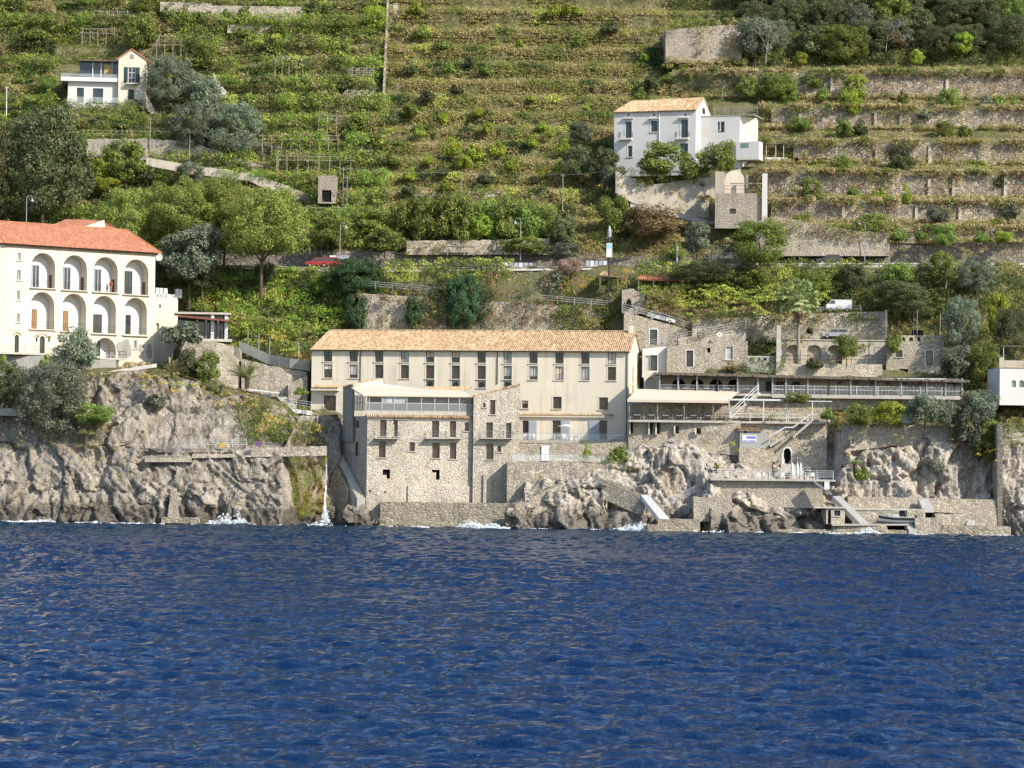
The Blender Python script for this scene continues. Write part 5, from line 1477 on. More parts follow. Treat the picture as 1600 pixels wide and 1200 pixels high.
wall_thing('dock_wall', 'square stone block right of the beached boat', 'dock wall', lin((1415, 809), (1476, 810)), lin((1415, 835), (1476, 836)), lin((1415, 390.6), (1476, 390.3)), M_retain, 4, (1430, 1476), step=6)
m = MB(); m.prism([W(1300, 819.5, 391.2), W(1420, 818.5, 391), W(1420, 821, 391), W(1300, 821.5, 391.2)], (0, 4, 0)); tag(m.build('dock_deck', M_conc), 'pale concrete dock deck carrying the boat and the hut', 'deck')
m = MB(); m.prism([W(1326, 794.5, 394.5), W(1452, 795.5, 394), W(1452, 798, 394), W(1326, 797, 394.5)], (0, 3, 0)); tag(m.build('dock_deck', M_conc), 'upper pale dock deck behind the boat', 'deck')
stairs('white_stairs', 'long white flight running down right past the dock hut', W(1343, 818, 392.3), W(1357, 818, 392.3), W(1300, 775, 396), W(1312, 775, 396), 20, M_pale, under=.6)
stairs('white_stairs', 'short white flight up to the foot of the cliff on the right docks', W(1441, 795, 394), W(1459, 795, 394), W(1434, 779, 396), W(1450, 779, 396), 8, M_pale, under=.5)
stairs('white_stairs', 'small white steps beside the beached boat going to the water', W(1420, 829, 390.5), W(1432, 829, 390.5), W(1413, 817, 392), W(1424, 817, 392), 7, M_pale, under=.6)
stairs('white_stairs', 'white flight at the right end of the docks', W(1510, 819, 393.0), W(1520, 819, 393.0), W(1518, 803, 395), W(1529, 803, 395), 8, M_pale, under=.5)
F = Fac(1290, 819, 391.8, 6)
ht, u0, u1, zb, za, zc = house(F, 'dock_hut', 'small flat roofed stone hut on the dock with a door and a dark window', 'hut', 1291, 1320, 794, 819, 3.2, M_housestone, [(1293.5, 797, 1298.5, 818.8, 'v'), (1303, 797.5, 1313, 806, 'w')])
m = MB(); m.box(u0 - 1.8, u1 + .35, -.3, 3.5, za, za + .16); m.build('roof', M_conc, ht)
# beached motor boat
def boat():
    p = W(1401, 818.3, 392.4)
    t = thing('motor_boat', 'white and black motor boat lying on the dock', 'boat', p, R(172))
    m = MB(); n = 12; V = []
    L = 5.0
    for i in range(n + 1):
        x = -L / 2 + L * i / n; q = max(0, (i / n - .45) / .55); hw = .95 * (1 - q ** 2.2) + .02; rise = .45 * q ** 2
        V += [(x, 0, .05 + rise * .8), (x, hw * .75, .25 + rise), (x, hw, .95 + rise * .6), (x, -hw * .75, .25 + rise), (x, -hw, .95 + rise * .6)]
    f = []
    for i in range(n):
        a, b = 5 * i, 5 * i + 5
        f += [(a, b, b + 1, a + 1), (a + 1, b + 1, b + 2, a + 2), (b, a, a + 3, b + 3), (b + 3, a + 3, a + 4, b + 4)]
    f += [(0, 1, 2, 4, 3)]
    m.add(V, f)
    for i in range(n): m.quad(Vector(V[5 * i + 2]) - Vector((0, 0, .22)), Vector(V[5 * i + 7]) - Vector((0, 0, .22)), Vector(V[5 * i + 9]) - Vector((0, 0, .22)), Vector(V[5 * i + 4]) - Vector((0, 0, .22)))
    m.build('hull', M_wpaint, t)
    m = MB()
    for i in range(n):
        for s in (2, 4):
            a, b = Vector(V[5 * i + s]), Vector(V[5 * i + 5 + s]); k = Vector((0, .02 if s == 2 else -.02, 0))
            m.quad(a + k - Vector((0, 0, .42)), b + k - Vector((0, 0, .42)), b + k - Vector((0, 0, .12)), a + k - Vector((0, 0, .12)))
    m.build('hull_stripe', M_black, t)
    m = MB(); m.prism([(-.5, -.6, .75), (1.3, -.5, .95), (.9, -.45, 1.35), (-.3, -.5, 1.35)], (0, 1.1, 0)); m.build('console', M_wpaint, t)
    m = MB(); m.prism([(.92, -.5, 1.3), (1.35, -.5, .95), (1.38, -.5, .98), (.95, -.5, 1.36)], (0, 1.0, 0)); m.build('windscreen', M_glass, t)
    m = MB()
    for sx in (-1.4, .6):
        for sy in (-.75, .75): m.tube((sx, sy, .85), (sx * .8, sy * .9, 2.0), .035)
    m.build('canopy_frame', M_steel, t)
    m = MB(); m.prism([(-1.4, -.8, 2.0), (.7, -.8, 2.0), (.9, -.8, 1.9), (-1.6, -.8, 1.9)], (0, 1.6, 0)); m.build('canopy', M_wpaint, t)
    m = MB(); m.prism([(-1.5, -.85, 1.0), (-.2, -.85, 1.0), (-.4, -.85, 1.85), (-1.4, -.85, 1.85)], (0, .03, 0)); m.build('side_curtain', M_black, t)
    m = MB(); m.box(-2.85, -2.45, -.2, .2, .4, 1.2); m.build('outboard_motor', M_black, t)
boat()
wall_thing('property_wall', 'tall thin stone wall running down the cliff near the right edge', 'wall', lin((1556, 662), (1564, 664)), lin((1556, 820), (1568, 822)), lin((1556, 396.0), (1570, 395.4)), M_retain, 9, (1559, 1567), step=2)
wall_thing('retaining_wall', 'rubble wall crowning the right-hand cliff under the shrubs', 'retaining wall', lin((1316, 676), (1345, 663), (1420, 663), (1500, 667), (1555, 668)), lin((1316, 706), (1400, 696), (1500, 712), (1555, 722)), lin((1316, 401.2), (1555, 401.6)), M_old, 3, (1316, 1556), step=6)
t = thing('wire_cage', 'pale blue wire cage among the shrubs above the right-hand cliff', 'cage', W(1417, 661, 400.5))
m = MB(); m.box(-.6, .6, -.5, .5, .02, 1.15); m.build('box', M_wpaint, t)
m = MB()
for k in range(7): m.tube((-.63 + k * .21, -.53, 0), (-.63 + k * .21, -.53, 1.2), .018, n=4)
for k in range(6): m.tube((-.63, -.53, .03 + k * .23), (.63, -.53, .03 + k * .23), .018, n=4)
m.build('mesh_front', M_steel, t)
# ================================================================== left shore: path, pavilion, pergolas
wall_thing('path_wall', 'low stone parapet wall of the cliff path left of the waterfall', 'parapet', lin((300, 709), (380, 709), (395, 700), (510, 697)), lin((300, 716), (395, 714), (510, 712)), lin((300, 404.2), (510, 402.8)), M_retain, .5, (300, 511), step=7)
rail('railing', [W(205, 704, 405.2), W(297, 705.5, 404.7)], 1.3, M_steel, 2, 4, .025, label='steel railing on the left part of the cliff path')
rail('railing', [W(298, 699, 404.8), W(385, 699, 404.6)], 1.2, M_wpaint, 2, 4, .025, label='pale railing on the middle part of the cliff path')
wall_thing('viewing_deck', 'grey concrete landing with dark opening below the cliff path', 'landing', lin((226, 712), (297, 712)), lin((226, 722), (297, 722)), lin((226, 403.6), (297, 403.2)), M_old, 1.8, (226, 298), step=8)
rail('railing', [W(232, 712, 403.4), W(296, 712, 403.0)], 1.1, M_iron, 2, 5, .025, label='dark railing round the small landing below the cliff path')
for i, (px, py, m_, l) in enumerate(((403, 697, plain('purple_cloth', (.2, .09, .24), .9, .1), 'purple towel hung over the cliff path wall'), (347, 700, plain('yellow_cloth', (.6, .4, .08), .9, .1), 'yellow and pink cloth hung on the cliff path railing'))):
    m = MB(); p = W(px, py, 402.6 if i == 0 else 404.5); m.box(-.4, .4, -.05, .02, .2, .75); m.box(-.4, .4, .02, .3, .72, .76); tag(m.build('towel', m_, loc=p + Vector((0, 0, -.1))), l, 'towel')
stairs('rock_steps', 'worn concrete steps cut in the dark cliff above the water', W(262, 806, 397.2), W(280, 806, 397.2), W(268, 762, 400), W(276, 762, 400), 12, M_old, under=1.2)
m = MB(); m.prism([W(252, 808, 397), W(310, 809, 396.6), W(312, 818, 396.6), W(252, 817, 397)], (0, 2, 0)); tag(m.build('landing', M_seawall), 'small stone landing at sea level under the cliff steps', 'landing')
# garden wall below the villa
wall_thing('garden_wall', 'sloping pale garden wall and path under the villa', 'garden wall', lin((118, 592), (180, 578), (250, 567)), lin((118, 597), (180, 583), (250, 573)), lin((118, 416.5), (250, 418)), M_conc, .5, (118, 250), step=7)
wall_thing('garden_wall', 'grey plastered wall under the low arch of the villa', 'garden wall', lin((-60, 556), (90, 556), (118, 562), (180, 562)), lin((-60, 585), (120, 592), (180, 582)), lin((-60, 418.5), (20, 418.5), (180, 421)), M_grey, 1, (-60, 182), step=8)
wall_thing('garden_wall', 'short pale wall behind the dark tree at the left edge', 'garden wall', lin((-40, 637), (34, 638)), lin((-40, 648), (34, 650)), lin((-40, 411), (34, 411)), M_conc, .5, (-40, 36), step=8)
def pavilion():
    F = Fac(283, 530, 431, 8)
    t = fthing('terrace_pavilion', 'flat roofed terrace pavilion with dark glazed front beside the villa', 'pavilion', F)
    h = lambda x, y, w=0: (F.hit(x, y, w)[0], w, F.hit(x, y, w)[1])
    u1 = F.hit(361, 500)[0]
    zr = F.hit(320, 488)[1]; zf = F.hit(320, 530)[1]
    m = MB(); m.box(-1, u1, -.3, 6, zr - .3, zr); m.build('roof', M_conc, t)
    for x in (332, 353.5):
        u = F.hit(x, 510)[0]; m = MB(); m.box(u - .25, u + .25, 0, .4, zf, zr - .3); m.build('column', M_wpaint, t)
    m = MB(); m.box(-.5, u1 - .3, 3, 3.2, zf, zr - .3); m.build('back_glazing', M_glass, t)
    for x in (308, 322, 341, 347): 
        u = F.hit(x, 515)[0]; m = MB(); m.box(u - .06, u + .06, .6, .7, zf, zr - .5); m.build('mullion', M_steel, t)
    zz = F.hit(320, 497)[1]; m = MB(); m.prism([(-.6, -1.6, zz + .15), (F.hit(364, 503)[0], -1.6, zz - .5), (F.hit(364, 503)[0], 0, zz - .2), (-.6, 0, zz + .4)], (0, 0, -.1)); m.build('canopy', M_rust, t)
    m = MB(); m.box(-1, F.hit(362, 530)[0], -1.8, 6, zf - .4, zf); m.build('floor', M_conc, t)
    rail('railing', [(.5, -1.7, zf), (F.hit(361, 530)[0], -1.7, zf), (F.hit(374, 537)[0], .5, zf - .6)], 1.2, M_iron, 2.2, 2, .025, t, bal=.16)
pavilion()
wall_thing('retaining_wall', 'pale curved stone wall under the terrace pavilion', 'retaining wall', lin((283, 530), (330, 533), (362, 540), (376, 546)), lin((283, 566), (340, 598), (376, 612)), lin((283, 428.5), (340, 427.5), (376, 428)), M_housestone, 4, (284, 378), step=6)
wall_thing('retaining_wall', 'rubble stone wall behind the small date palm', 'retaining wall', lin((376, 560), (420, 571), (452, 577), (484, 582)), lin((376, 612), (430, 620), (452, 635), (484, 640)), lin((376, 427.5), (450, 426), (484, 426.5)), M_housestone, 3, (377, 484), step=6)
rail('balustrade', [W(374, 549, 427.5), W(420, 570.5, 427.3), W(452, 576.5, 426), W(484, 581, 426.5)], 1.6, M_steel, 2.2, 1, .025, label='frosted balustrade on the wall behind the small date palm', panel=M_frost)
for i, (px, y0, y1) in enumerate(((387, 515, 557), (404, 521, 561), (421, 527, 569), (466, 534, 578))):
    m = MB(); p = W(px, y1, 428); m.tube((0, 0, 0), (0, 0, W(px, y0, 428).z - p.z), .06); tag(m.build('vine_post', M_steel, loc=p), '%s steel post holding up the vine roof left of the hotel' % ('first', 'second', 'third', 'last and rightmost')[i], 'post', 'steel posts under the vine roof')
def garden_room():
    F = Fac(402, 634, 421, 5)
    t = fthing('garden_kiosk', 'white framed glass kiosk with a flat white canopy below the date palm', 'kiosk', F)
    h = F.rect(404, 616, 422.5, 632)
    m = MB(); 
    for u in (h[0], (h[0] + h[1]) / 2, h[1]): m.box(u - .06, u + .06, -.06, .06, 0, h[3])
    m.box(h[0], h[1], -.06, .06, h[3] - .1, h[3]); m.box(h[0], h[1], -.05, .05, 0, .12); m.box(h[0], h[1], -.04, .04, h[3] * .6, h[3] * .6 + .1); fr = m.build('frame', M_wpaint, t)
    m = MB(); m.box(h[0], h[1], .0, .02, .1, h[3]); m.build('pane', M_clear, fr)
    m = MB(); m.box(h[0], h[1], 1.5, 1.7, 0, h[3]); m.build('back_wall', M_housestone, t)
    a = F.hit(388, 609)[0]; b = F.hit(437, 613)[0]; m = MB(); m.prism([(a, -1, h[3] + .7), (b, -1, h[3] + .25), (b, 2.4, h[3] + .35), (a, 2.4, h[3] + .85)], (0, 0, -.14)); m.build('canopy', M_wpaint, t)
garden_room()
wall_thing('terrace_slab', 'white edged terrace between the glass kiosk and the hotel', 'terrace', lin((415, 632), (486, 643)), lin((415, 637), (486, 649)), lin((415, 419), (486, 418)), M_wpaint, 5, (415, 487), step=8)
rail('railing', [W(440, 634, 418.5), W(486, 641, 417.8)], 1.2, M_wpaint, 2.0, 3, .025, label='white railing on the terrace left of the hotel entrance')
stairs('stairs', 'pale stairs leading up beside the glass kiosk', W(444, 634, 420), W(462, 634, 420), W(432, 620, 424), W(446, 620, 424), 9, M_conc, under=.6)
wall_thing('side_wall', 'shaded stone wall beside the stairs left of the hotel', 'wall', lin((448, 600), (486, 585)), lin((448, 640), (486, 640)), lin((448, 424.8), (486, 424.8)), M_retain, 1, (450, 484), step=6)

# ================================================================== coast road
wall_thing('road_wall', 'long grey retaining wall on the hill side of the coast road', 'retaining wall', lambda x: float(np.interp(x, KX, IPY)) - 1.2, lambda x: float(np.interp(x, KX, HPY)) + 9, lambda x: rH(x).y + 6.7, masonry('road_wall_stone', (.22, .2, .175), (.3, .275, .24), (.38, .345, .3), (.18, .165, .14), 1.4, 1.1, mottle=.8), 1.2, (-250, 1850), step=12)
wall_thing('road_parapet', 'low pale parapet on the sea side of the coast road', 'parapet', lambda x: float(np.interp(x, KX, HPY)) - 1.0 if x < 1060 else float(np.interp(x, KX, HPY)) - 2.5, lambda x: float(np.interp(x, KX, HPY)) + 5, lambda x: rH(x).y - .5, M_conc, .45, (-250, 1850), step=12)
def car(name, label, cat, px, py, Y, L, H, paint, ang=0, van=False):
    p = W(px, py, Y); t = thing(name, label, cat, p, R(ang))
    w = .86; m = MB()
    if van: prof = [(-.5, .28), (.5, .28), (.5, .62), (.43, .66), (.3, .97), (.22, 1), (-.49, 1), (-.5, .9)]
    else: prof = [(-.5, .22), (.5, .22), (.5, .5), (.47, .56), (.25, .62), (.12, .96), (.05, 1), (-.3, 1), (-.36, .97), (-.48, .62), (-.5, .55)]
    m.prism([(x * L, -w, z * H) for x, z in prof], (0, 2 * w, 0)); b = m.build('body', paint, t)
    g = MB()
    if van: g.prism([(.41 * L, -w - .01, .66 * H), (.29 * L, -w - .01, .94 * H), (.16 * L, -w - .01, .94 * H), (.16 * L, -w - .01, .66 * H)], (0, 2 * w + .02, 0)); g.prism([(.43 * L + .03, -w * .9, .66 * H), (.31 * L + .03, -w * .9, .95 * H), (.32 * L + .03, -w * .9, .95 * H), (.44 * L + .03, -w * .9, .66 * H)], (0, 1.8 * w, 0))
    else:
        g.prism([(.23 * L, -w - .01, .62 * H), (.11 * L, -w - .01, .93 * H), (-.08 * L, -w - .01, .93 * H), (-.08 * L, -w - .01, .62 * H)], (0, 2 * w + .02, 0))
        g.prism([(-.1 * L, -w - .01, .62 * H), (-.1 * L, -w - .01, .93 * H), (-.33 * L, -w - .01, .93 * H), (-.44 * L, -w - .01, .64 * H)], (0, 2 * w + .02, 0))
        g.prism([(.255 * L, -w * .9, .63 * H), (.125 * L, -w * .9, .955 * H), (.14 * L, -w * .9, .955 * H), (.27 * L, -w * .9, .63 * H)], (0, 1.8 * w, 0)); g.prism([(-.37 * L, -w * .9, .955 * H), (-.485 * L, -w * .9, .64 * H), (-.5 * L, -w * .9, .64 * H), (-.385 * L, -w * .9, .955 * H)], (0, 1.8 * w, 0))
    g.build('windows', M_glass, t)
    for sx in (-.31, .31):
        for sy in (-w + .1, w - .1):
            q = MB(); q.tube((sx * L, sy - .1, .32), (sx * L, sy + .1, .32), .32, n=14); wl = q.build('wheel', M_black, t); q = MB(); q.tube((sx * L, sy - .11, .32), (sx * L, sy + .11, .32), .18, n=10); q.build('rim', M_steel, wl)
    for sy in (-.6, .6):
        q = MB(); q.box(.5 * L - .02, .5 * L + .02, sy - .15, sy + .15, .45 * H, .53 * H); q.build('headlight', M_wpaint, t); q = MB(); q.box(-.5 * L - .02, -.5 * L + .02, sy - .12, sy + .12, .5 * H, .62 * H); q.build('tail_light', M_red, t)
    return t
car('parked_car', 'red car on the coast road by the concrete wall, nearer the umbrella pines', 'car', 496, 417.5, 447.0, 3.6, 1.5, M_red, 180)
car('parked_car', 'red car half hidden behind the dark round creeper on the coast road', 'car', 512, 418, 448.8, 4.0, 1.62, M_red, 180)
car('parked_car', 'dark grey car on the coast road under the tall right-hand retaining wall', 'car', 1296, 413, 441.5, 3.9, 1.5, plain('dark_car_paint', (.05, .055, .06), .3, .5), 180)
car('parked_van', 'white van parked on the lower lane right of the fan palm', 'van', 1310, 488, 432.5, 3.9, 1.9, M_wpaint, 180, True)
car('parked_car', 'silver car behind the garden wall with blind arches', 'car', 1305, 529, 428, 4.2, 1.5, M_steel, 180)
car('parked_car', 'white car on the descending ramp above the stone house', 'car', 1031, 503.0, 433.8, 4.4, 1.5, M_wpaint, 0).rotation_euler = (0, R(13), R(4))
wall_thing('lane_wall', 'rubble wall under the lower lane behind the fan palm', 'retaining wall', lin((1080, 500), (1200, 494), (1260, 490), (1390, 486)), lin((1080, 535), (1390, 535)), lin((1080, 430.0), (1390, 429.5)), M_retain, 12, (1082, 1390), step=9)
rail('railing', [W(1220, 491, 430.2), W(1345, 487.5, 429.8)], .9, M_steel, 3, 2, .04, label='low grey rail beside the white van')
# lamps and posts
def lamp(px, yb, yt, Y, label, arm=-1):
    p = W(px, yb, Y); h = W(px, yt, Y).z - p.z; t = thing('street_lamp', label, 'street lamp', p, 0, 'street lamps along the coast road')
    m = MB(); m.tube((0, 0, -.5), (0, 0, h), .07, .05, 8)
    for k in range(6):
        a0 = math.pi * k / 6; a1 = math.pi * (k + 1) / 6
        m.tube((arm * .45 * (1 - math.cos(a0)), 0, h + .45 * math.sin(a0)), (arm * .45 * (1 - math.cos(a1)), 0, h + .45 * math.sin(a1)), .035, n=5)
    m.build('pole', M_steel, t)
    m = MB(); m.lathe([(.04, 0), (.1, -.1), (.3, -.4), (.32, -.48), (.05, -.44)], (arm * .9, 0, h), 12); m.build('lamp_shade', M_steel, t)
lamp(531, 402, 352, 448.5, 'grey arched street lamp behind the red cars', 1)
lamp(813, 402, 345, 448, 'grey arched street lamp between orchard and road hoardings', -1)
lamp(1351, 412, 346, 442.5, 'grey arched street lamp by the tall right-hand retaining wall', -1)
lamp(41, 352, 310, 441, 'grey arched street lamp behind the villa roof', 1)
t = thing('sign_pole', 'tall dark pole with a tapered lantern top and a white and blue sign box', 'sign pole', W(951, 470, 436))
h0 = W(951, 470, 436).z; hz = lambda y: W(951, y, 436).z - h0
m = MB(); m.tube((0, 0, -.5), (0, 0, hz(368)), .1, n=8); m.build('pole', M_iron, t)
m = MB(); m.box(-.45, .45, -.25, .25, hz(402), hz(380)); s = m.build('sign_box', M_wpaint, t)
m = MB(); m.box(-.4, .4, -.27, -.25, hz(388), hz(381)); m.build('blue_panel', plain('pale_blue', (.35, .6, .75), .5, .3), s)
m = MB(); m.lathe([(.15, hz(372)), (.34, hz(370)), (.32, hz(361)), (.14, hz(354)), (.02, hz(352))], n=8); m.build('lantern', M_steel, t)
t = thing('road_sign', 'slim grey sign post at the kerb right of the lantern pole', 'sign post', W(1058, 417, 442.5))
hh = W(1058, 385, 442.5).z - W(1058, 417, 442.5).z
m = MB(); m.tube((0, 0, 0), (0, 0, hh), .05); m.build('post', M_steel, t); m = MB(); m.box(-.14, .14, -.04, .04, hh - 2.4, hh); m.build('panel', M_steel, t)
t = thing('warning_sign', 'red and white triangular warning sign against the road wall', 'road sign', W(428, 415, 449))
m = MB(); m.tube((0, 0, 0), (0, 0, 1.9), .04); m.build('post', M_steel, t)
m = MB(); m.prism([(-.62, -.08, 1.4), (.62, -.08, 1.4), (0, -.08, 2.5)], (0, .04, 0)); pn = m.build('panel', M_red, t); m = MB(); m.prism([(-.42, -.1, 1.52), (.42, -.1, 1.52), (0, -.1, 2.26)], (0, .02, 0)); m.build('face', M_wpaint, pn)
for (x0, x1, y0, y1, Y, l, n) in ((786, 834, 409, 418, 445.6, 'row of white framed panels on the road parapet below the orchard', 6), (915, 949, 406, 417, 444.0, 'row of white framed panels left of the lantern pole', 5)):
    p = W(x0, y1, Y); wd = W(x1, y1, Y).x - p.x; hg = W(x0, y0, Y).z - p.z; t = thing('hoarding', l, 'panel', p)
    m = MB(); m.box(0, wd, 0, .12, 0, .15); m.box(0, wd, 0, .12, hg - .08, hg)
    for k in range(n + 1): m.box(wd * k / n - .04, wd * k / n + .04, 0, .12, .15, hg - .08)
    m.build('frame', M_iron, t)
    for k in range(n): m = MB(); m.box(wd * k / n + .05, wd * (k + 1) / n - .05, .03, .08, .16, hg - .09); m.build('panel', M_bluegrey if (k + n) % 3 else M_wpaint, t)
t = thing('road_sign', 'long white and blue road sign above the red cars', 'road sign', W(530, 408, 449)); 
m = MB(); m.tube((-1.4, 0, -1), (-1.4, 0, .9), .05); m.tube((1.2, 0, -1), (1.2, 0, .9), .05); m.build('post', M_steel, t)
m = MB(); m.box(-1.5, -.15, -.1, -.05, .35, .9); m.box(0, 1.45, -.1, -.05, .35, .9); pn = m.build('panel', M_wpaint, t); m = MB(); m.box(-1.4, -.3, -.12, -.1, .5, .62); m.box(.1, 1.3, -.12, -.1, .72, .85); m.build('lettering', M_sign, pn)
m = MB(); p = W(508, 405, 453.0); m.box(-.45, .45, 0, .08, 0, .7); tag(m.build('plaque', M_conc, loc=p + Vector((0, -.3, 0))), 'small pale square plaque on the road wall above the red cars', 'plaque')
for i, (x0, x1, y0, y1, Y, l, mt) in enumerate(((995, 1068, 429, 437, 438, 'low red tiled canopy roof below the road, right of the lantern pole', M_redtile), (935, 980, 424.5, 431, 440, 'low clay tiled canopy roof left of the stone steps under the road', M_tile))):
    p = W(x0, y1, Y); t = thing('tiled_canopy', l, 'canopy', p); wd = W(x1, y1, Y).x - p.x; hg = W(x0, y0, Y).z - p.z
    m = MB(); tile_slope(m, (0, -2, 0), (wd, -2, -.15), (wd - 1.5, 2, hg + .1), (.8, 2, hg + .2)); m.build('roof', mt, t)
    for k in range(4): m = MB(); u = .2 + (wd - .4) * k / 3; m.tube((u, -1.8, -2.4), (u, -1.8, -.1), .06); m.build('post', M_pole, t)
    m = MB(); m.box(0, wd, 1.8, 2.0, -2.4, 0); m.build('back_wall', M_ruin, t)
m = MB()
wall_thing('stone_terrace_wall', 'stone wall with a bell shaped niche under the vine terraces right of the pole', 'wall', lin((970, 454), (985, 450), (1012, 462)), lin((970, 490), (1055, 492)), lin((970, 434), (1055, 434)), M_old, 3, (972, 1010), step=6)
m = MB(); A = [(.0, 0), (.9, 0), (.9, .5), (.72, 1.2), (.45, 1.5), (.18, 1.2), (0, .5)]; p = W(978, 481, 433.7); m.prism([(x, 0, z) for x, z in A], (0, -.1, 0)); tag(m.build('niche', M_dark, loc=p), 'dark bell shaped niche in the stone wall under the vines', 'niche')
rail('railing', [W(845, 472, 437.2), W(950, 481, 436.5)], 1.1, M_pale, 2.8, 3, .04, label='white railing on the lane left of the lantern pole')
rail('railing', [W(560, 449, 438.5), W(640, 456, 438.2), W(700, 462, 438), W(845, 472, 437.4)], 1.1, M_steel, 2.8, 3, .04, label='long grey railing of the lane under the vine pergola')
wall_thing('lane_wall', 'pale rubble wall under the lane between creepers above the hotel roof', 'retaining wall', lin((560, 458), (700, 466), (845, 475), (965, 487)), lin((560, 530), (965, 540)), lin((560, 438.6), (845, 437.2), (965, 437)), M_housestone, 6, (560, 966), step=9)
# big vine pergola above the hotel: posts and beams
t = thing('vine_pergola', 'long iron pergola carrying the yellow green vine above the hotel', 'pergola', W(700, 456, 440))
o = W(700, 456, 440)
for k, px in enumerate(range(600, 800, 16)):
    a = W(px, 448 + (px - 560) * .08, 439) - o; b = W(px, 416, 439) - o; m = MB(); m.tube(a, b, .05); m.build('post', M_iron, t)
m = MB()
for y in (438.8, 441, 443.5): m.tube(W(598, 415, y) - o, W(800, 416, y) - o, .05)
m.build('beams', M_iron, t)
# ================================================================== left hill house
def hill_house():
    Y = Yh(170, 165) - 3
    F = Fac(184, 178, Y, 6)
    t = fthing('hill_house', 'tall narrow cream house with gable and green shutters high on the left slope', 'house', F)
    h = lambda x, y, w=0: (F.hit(x, y, w)[0], w, F.hit(x, y, w)[1])
    u1 = F.hit(228, 140)[0]; zl, zr = F.hit(184, 92)[1], F.hit(228, 92)[1]; ap = h(206, 77)
    wn_ = [(200, 105, 212, 130), (200, 140, 209.5, 156)]
    rs = [F.rect(*w) for w in wn_]; gw = F.rect(203, 85, 209, 92)
    m = MB(); ze = F.hit(205, 93)[1]; holed(m, 0, u1, -3, ze, rs, 0, .25); m.poly([(0, 0, ze), (u1, 0, ze), (u1, 0, ze + .1), ap, (0, 0, ze + .1)])
    shell(m, 0, u1, 0, 9, -3, ze, top=False); m.poly([(0, 9, ze), (u1, 9, ze), (ap[0], 9, ap[2])]); m.box(.2, u1 - .2, .5, 8.8, -2, ze - .2)
    m.build('wall', M_cream, t)
    m = MB(); m.box(gw[0], gw[1], -.03, .02, gw[2], gw[3]); m.build('vent', M_pole, t)
    window(t, rs[0], .15, M_wpaint, M_glass, (1, 2), .1, None, False, sh=M_greenp, name='balcony_door'); f = window(t, rs[1], .1, M_greenp, M_greenp, (1, 0), .1, M_ivory, True)
    c = F.rect(197, 130, 217, 132.5); m = MB(); m.box(c[0], c[1], -.9, 0, c[2], c[3]); bl = m.build('balcony', M_conc, t); rail('railing', [(c[0], 0, c[3]), (c[0], -.85, c[3]), (c[1], -.85, c[3]), (c[1], 0, c[3])], 1.0, M_iron, 3, 2, .02, bl, bal=.18)
    m = MB(); tile_slope(m, (-.35, -.2, ze), (-.35, 9.2, ze), (ap[0], 9.2, ap[2] + .12), (ap[0], -.2, ap[2] + .12)); tile_slope(m, (u1 + .3, 9.2, ze), (u1 + .3, -.2, ze), (ap[0], -.2, ap[2] + .12), (ap[0], 9.2, ap[2] + .12)); m.build('roof', M_redtile, t)
    # visible west slope of the roof
    zlow = F.hit(160, 93, 3)[1]
    # terrace wing
    a = F.hit(106, 150, 1)[0]; zw = F.hit(140, 128, 1)[1]
    ws = [(120, 137, 131, 160), (145, 138, 161, 162)]; r2 = [F.rect(*w, 1.0) for w in ws]
    m = MB(); holed(m, a, -.003, -3, zw, r2, 1.0, .25); shell(m, a, -.003, 1.0, 9, -3, zw); m.box(a + .1, -.1, 1.4, 8.9, -2, zw - .1); wg = m.build('terrace_wing', M_white, t)
    for r in r2: window(wg, r, 1.15, M_greenp, M_glass, (1, 0), .1, None, False, name='door')
    m = MB(); m.box(a - 1.2, 0, .2, 9, zw, zw + .2); m.box(a - 1.2, 0, .2, .4, zw + .2, zw + .75); m.build('parapet', M_wpaint, wg)
    rail('railing', [(a - 1.2, .3, zw + .75), (-.05, .3, zw + .75)], .6, M_steel, 1.6, 1, .025, wg, panel=M_clear)
    # roof room
    zt = F.hit(160, 97, 4)[1]; r = F.rect(145, 101, 175, 126, 4.0)
    m = MB(); m.box(F.hit(125, 110, 4)[0], -.2, 4, 4.1, zw + .2, zt); m.build('roof_room', M_glass, t)
    m = MB(); m.box(F.hit(163, 110, 4)[0], F.hit(173, 110, 4)[0], 3.9, 4, zw + .2, zt - .4); m.build('yellow_curtain', plain('ochre_cloth', (.6, .42, .15)), t)
    m = MB(); m.box(F.hit(122, 110, 3)[0], 0, 2.6, 9, zt, zt + .15); m.build('canopy', M_straw, t)
    for x in (145, 158, 175): m = MB(); u = F.hit(x, 110, 3.9)[0]; m.box(u - .08, u + .08, 3.8, 3.95, zw + .2, zt); m.build('frame_post', M_wpaint, t)
    z = F.hit(150, 160, 0)[1]; rail('railing', [(a, -.6, F.hit(120, 161)[1]), (-.1, -.6, F.hit(120, 161)[1])], 1.0, M_wpaint, 1.6, 1, .025, t, panel=M_clear)
hill_house()
for x0, y0, x1, y1, l in ((228, 147, 247, 182, 'slanting dark stair wall right of the cream hill house'), (333, 113, 360, 152, 'slanting pale stair wall between olives and vineyard')):
    wall_thing('stair_wall', l, 'wall', lin((x0, y0), (x1, y1)), lin((x0, y0 + 22), (x1, y1 + 6)), lambda x: Yh(240, 175) - 4 if x < 300 else Yh(345, 150) - 3, M_retain if x0 < 300 else M_conc, .5, (x0, x1), step=3)
wall_thing('garden_wall', 'long crumbling pale wall of the path below the olive trees', 'path wall', lin((135, 217), (230, 216), (300, 222), (420, 262)), lin((135, 245), (230, 250), (300, 262), (420, 285)), lambda x: Yh(x, 262) - 2.5, M_old, 1.0, (135, 422), step=7)
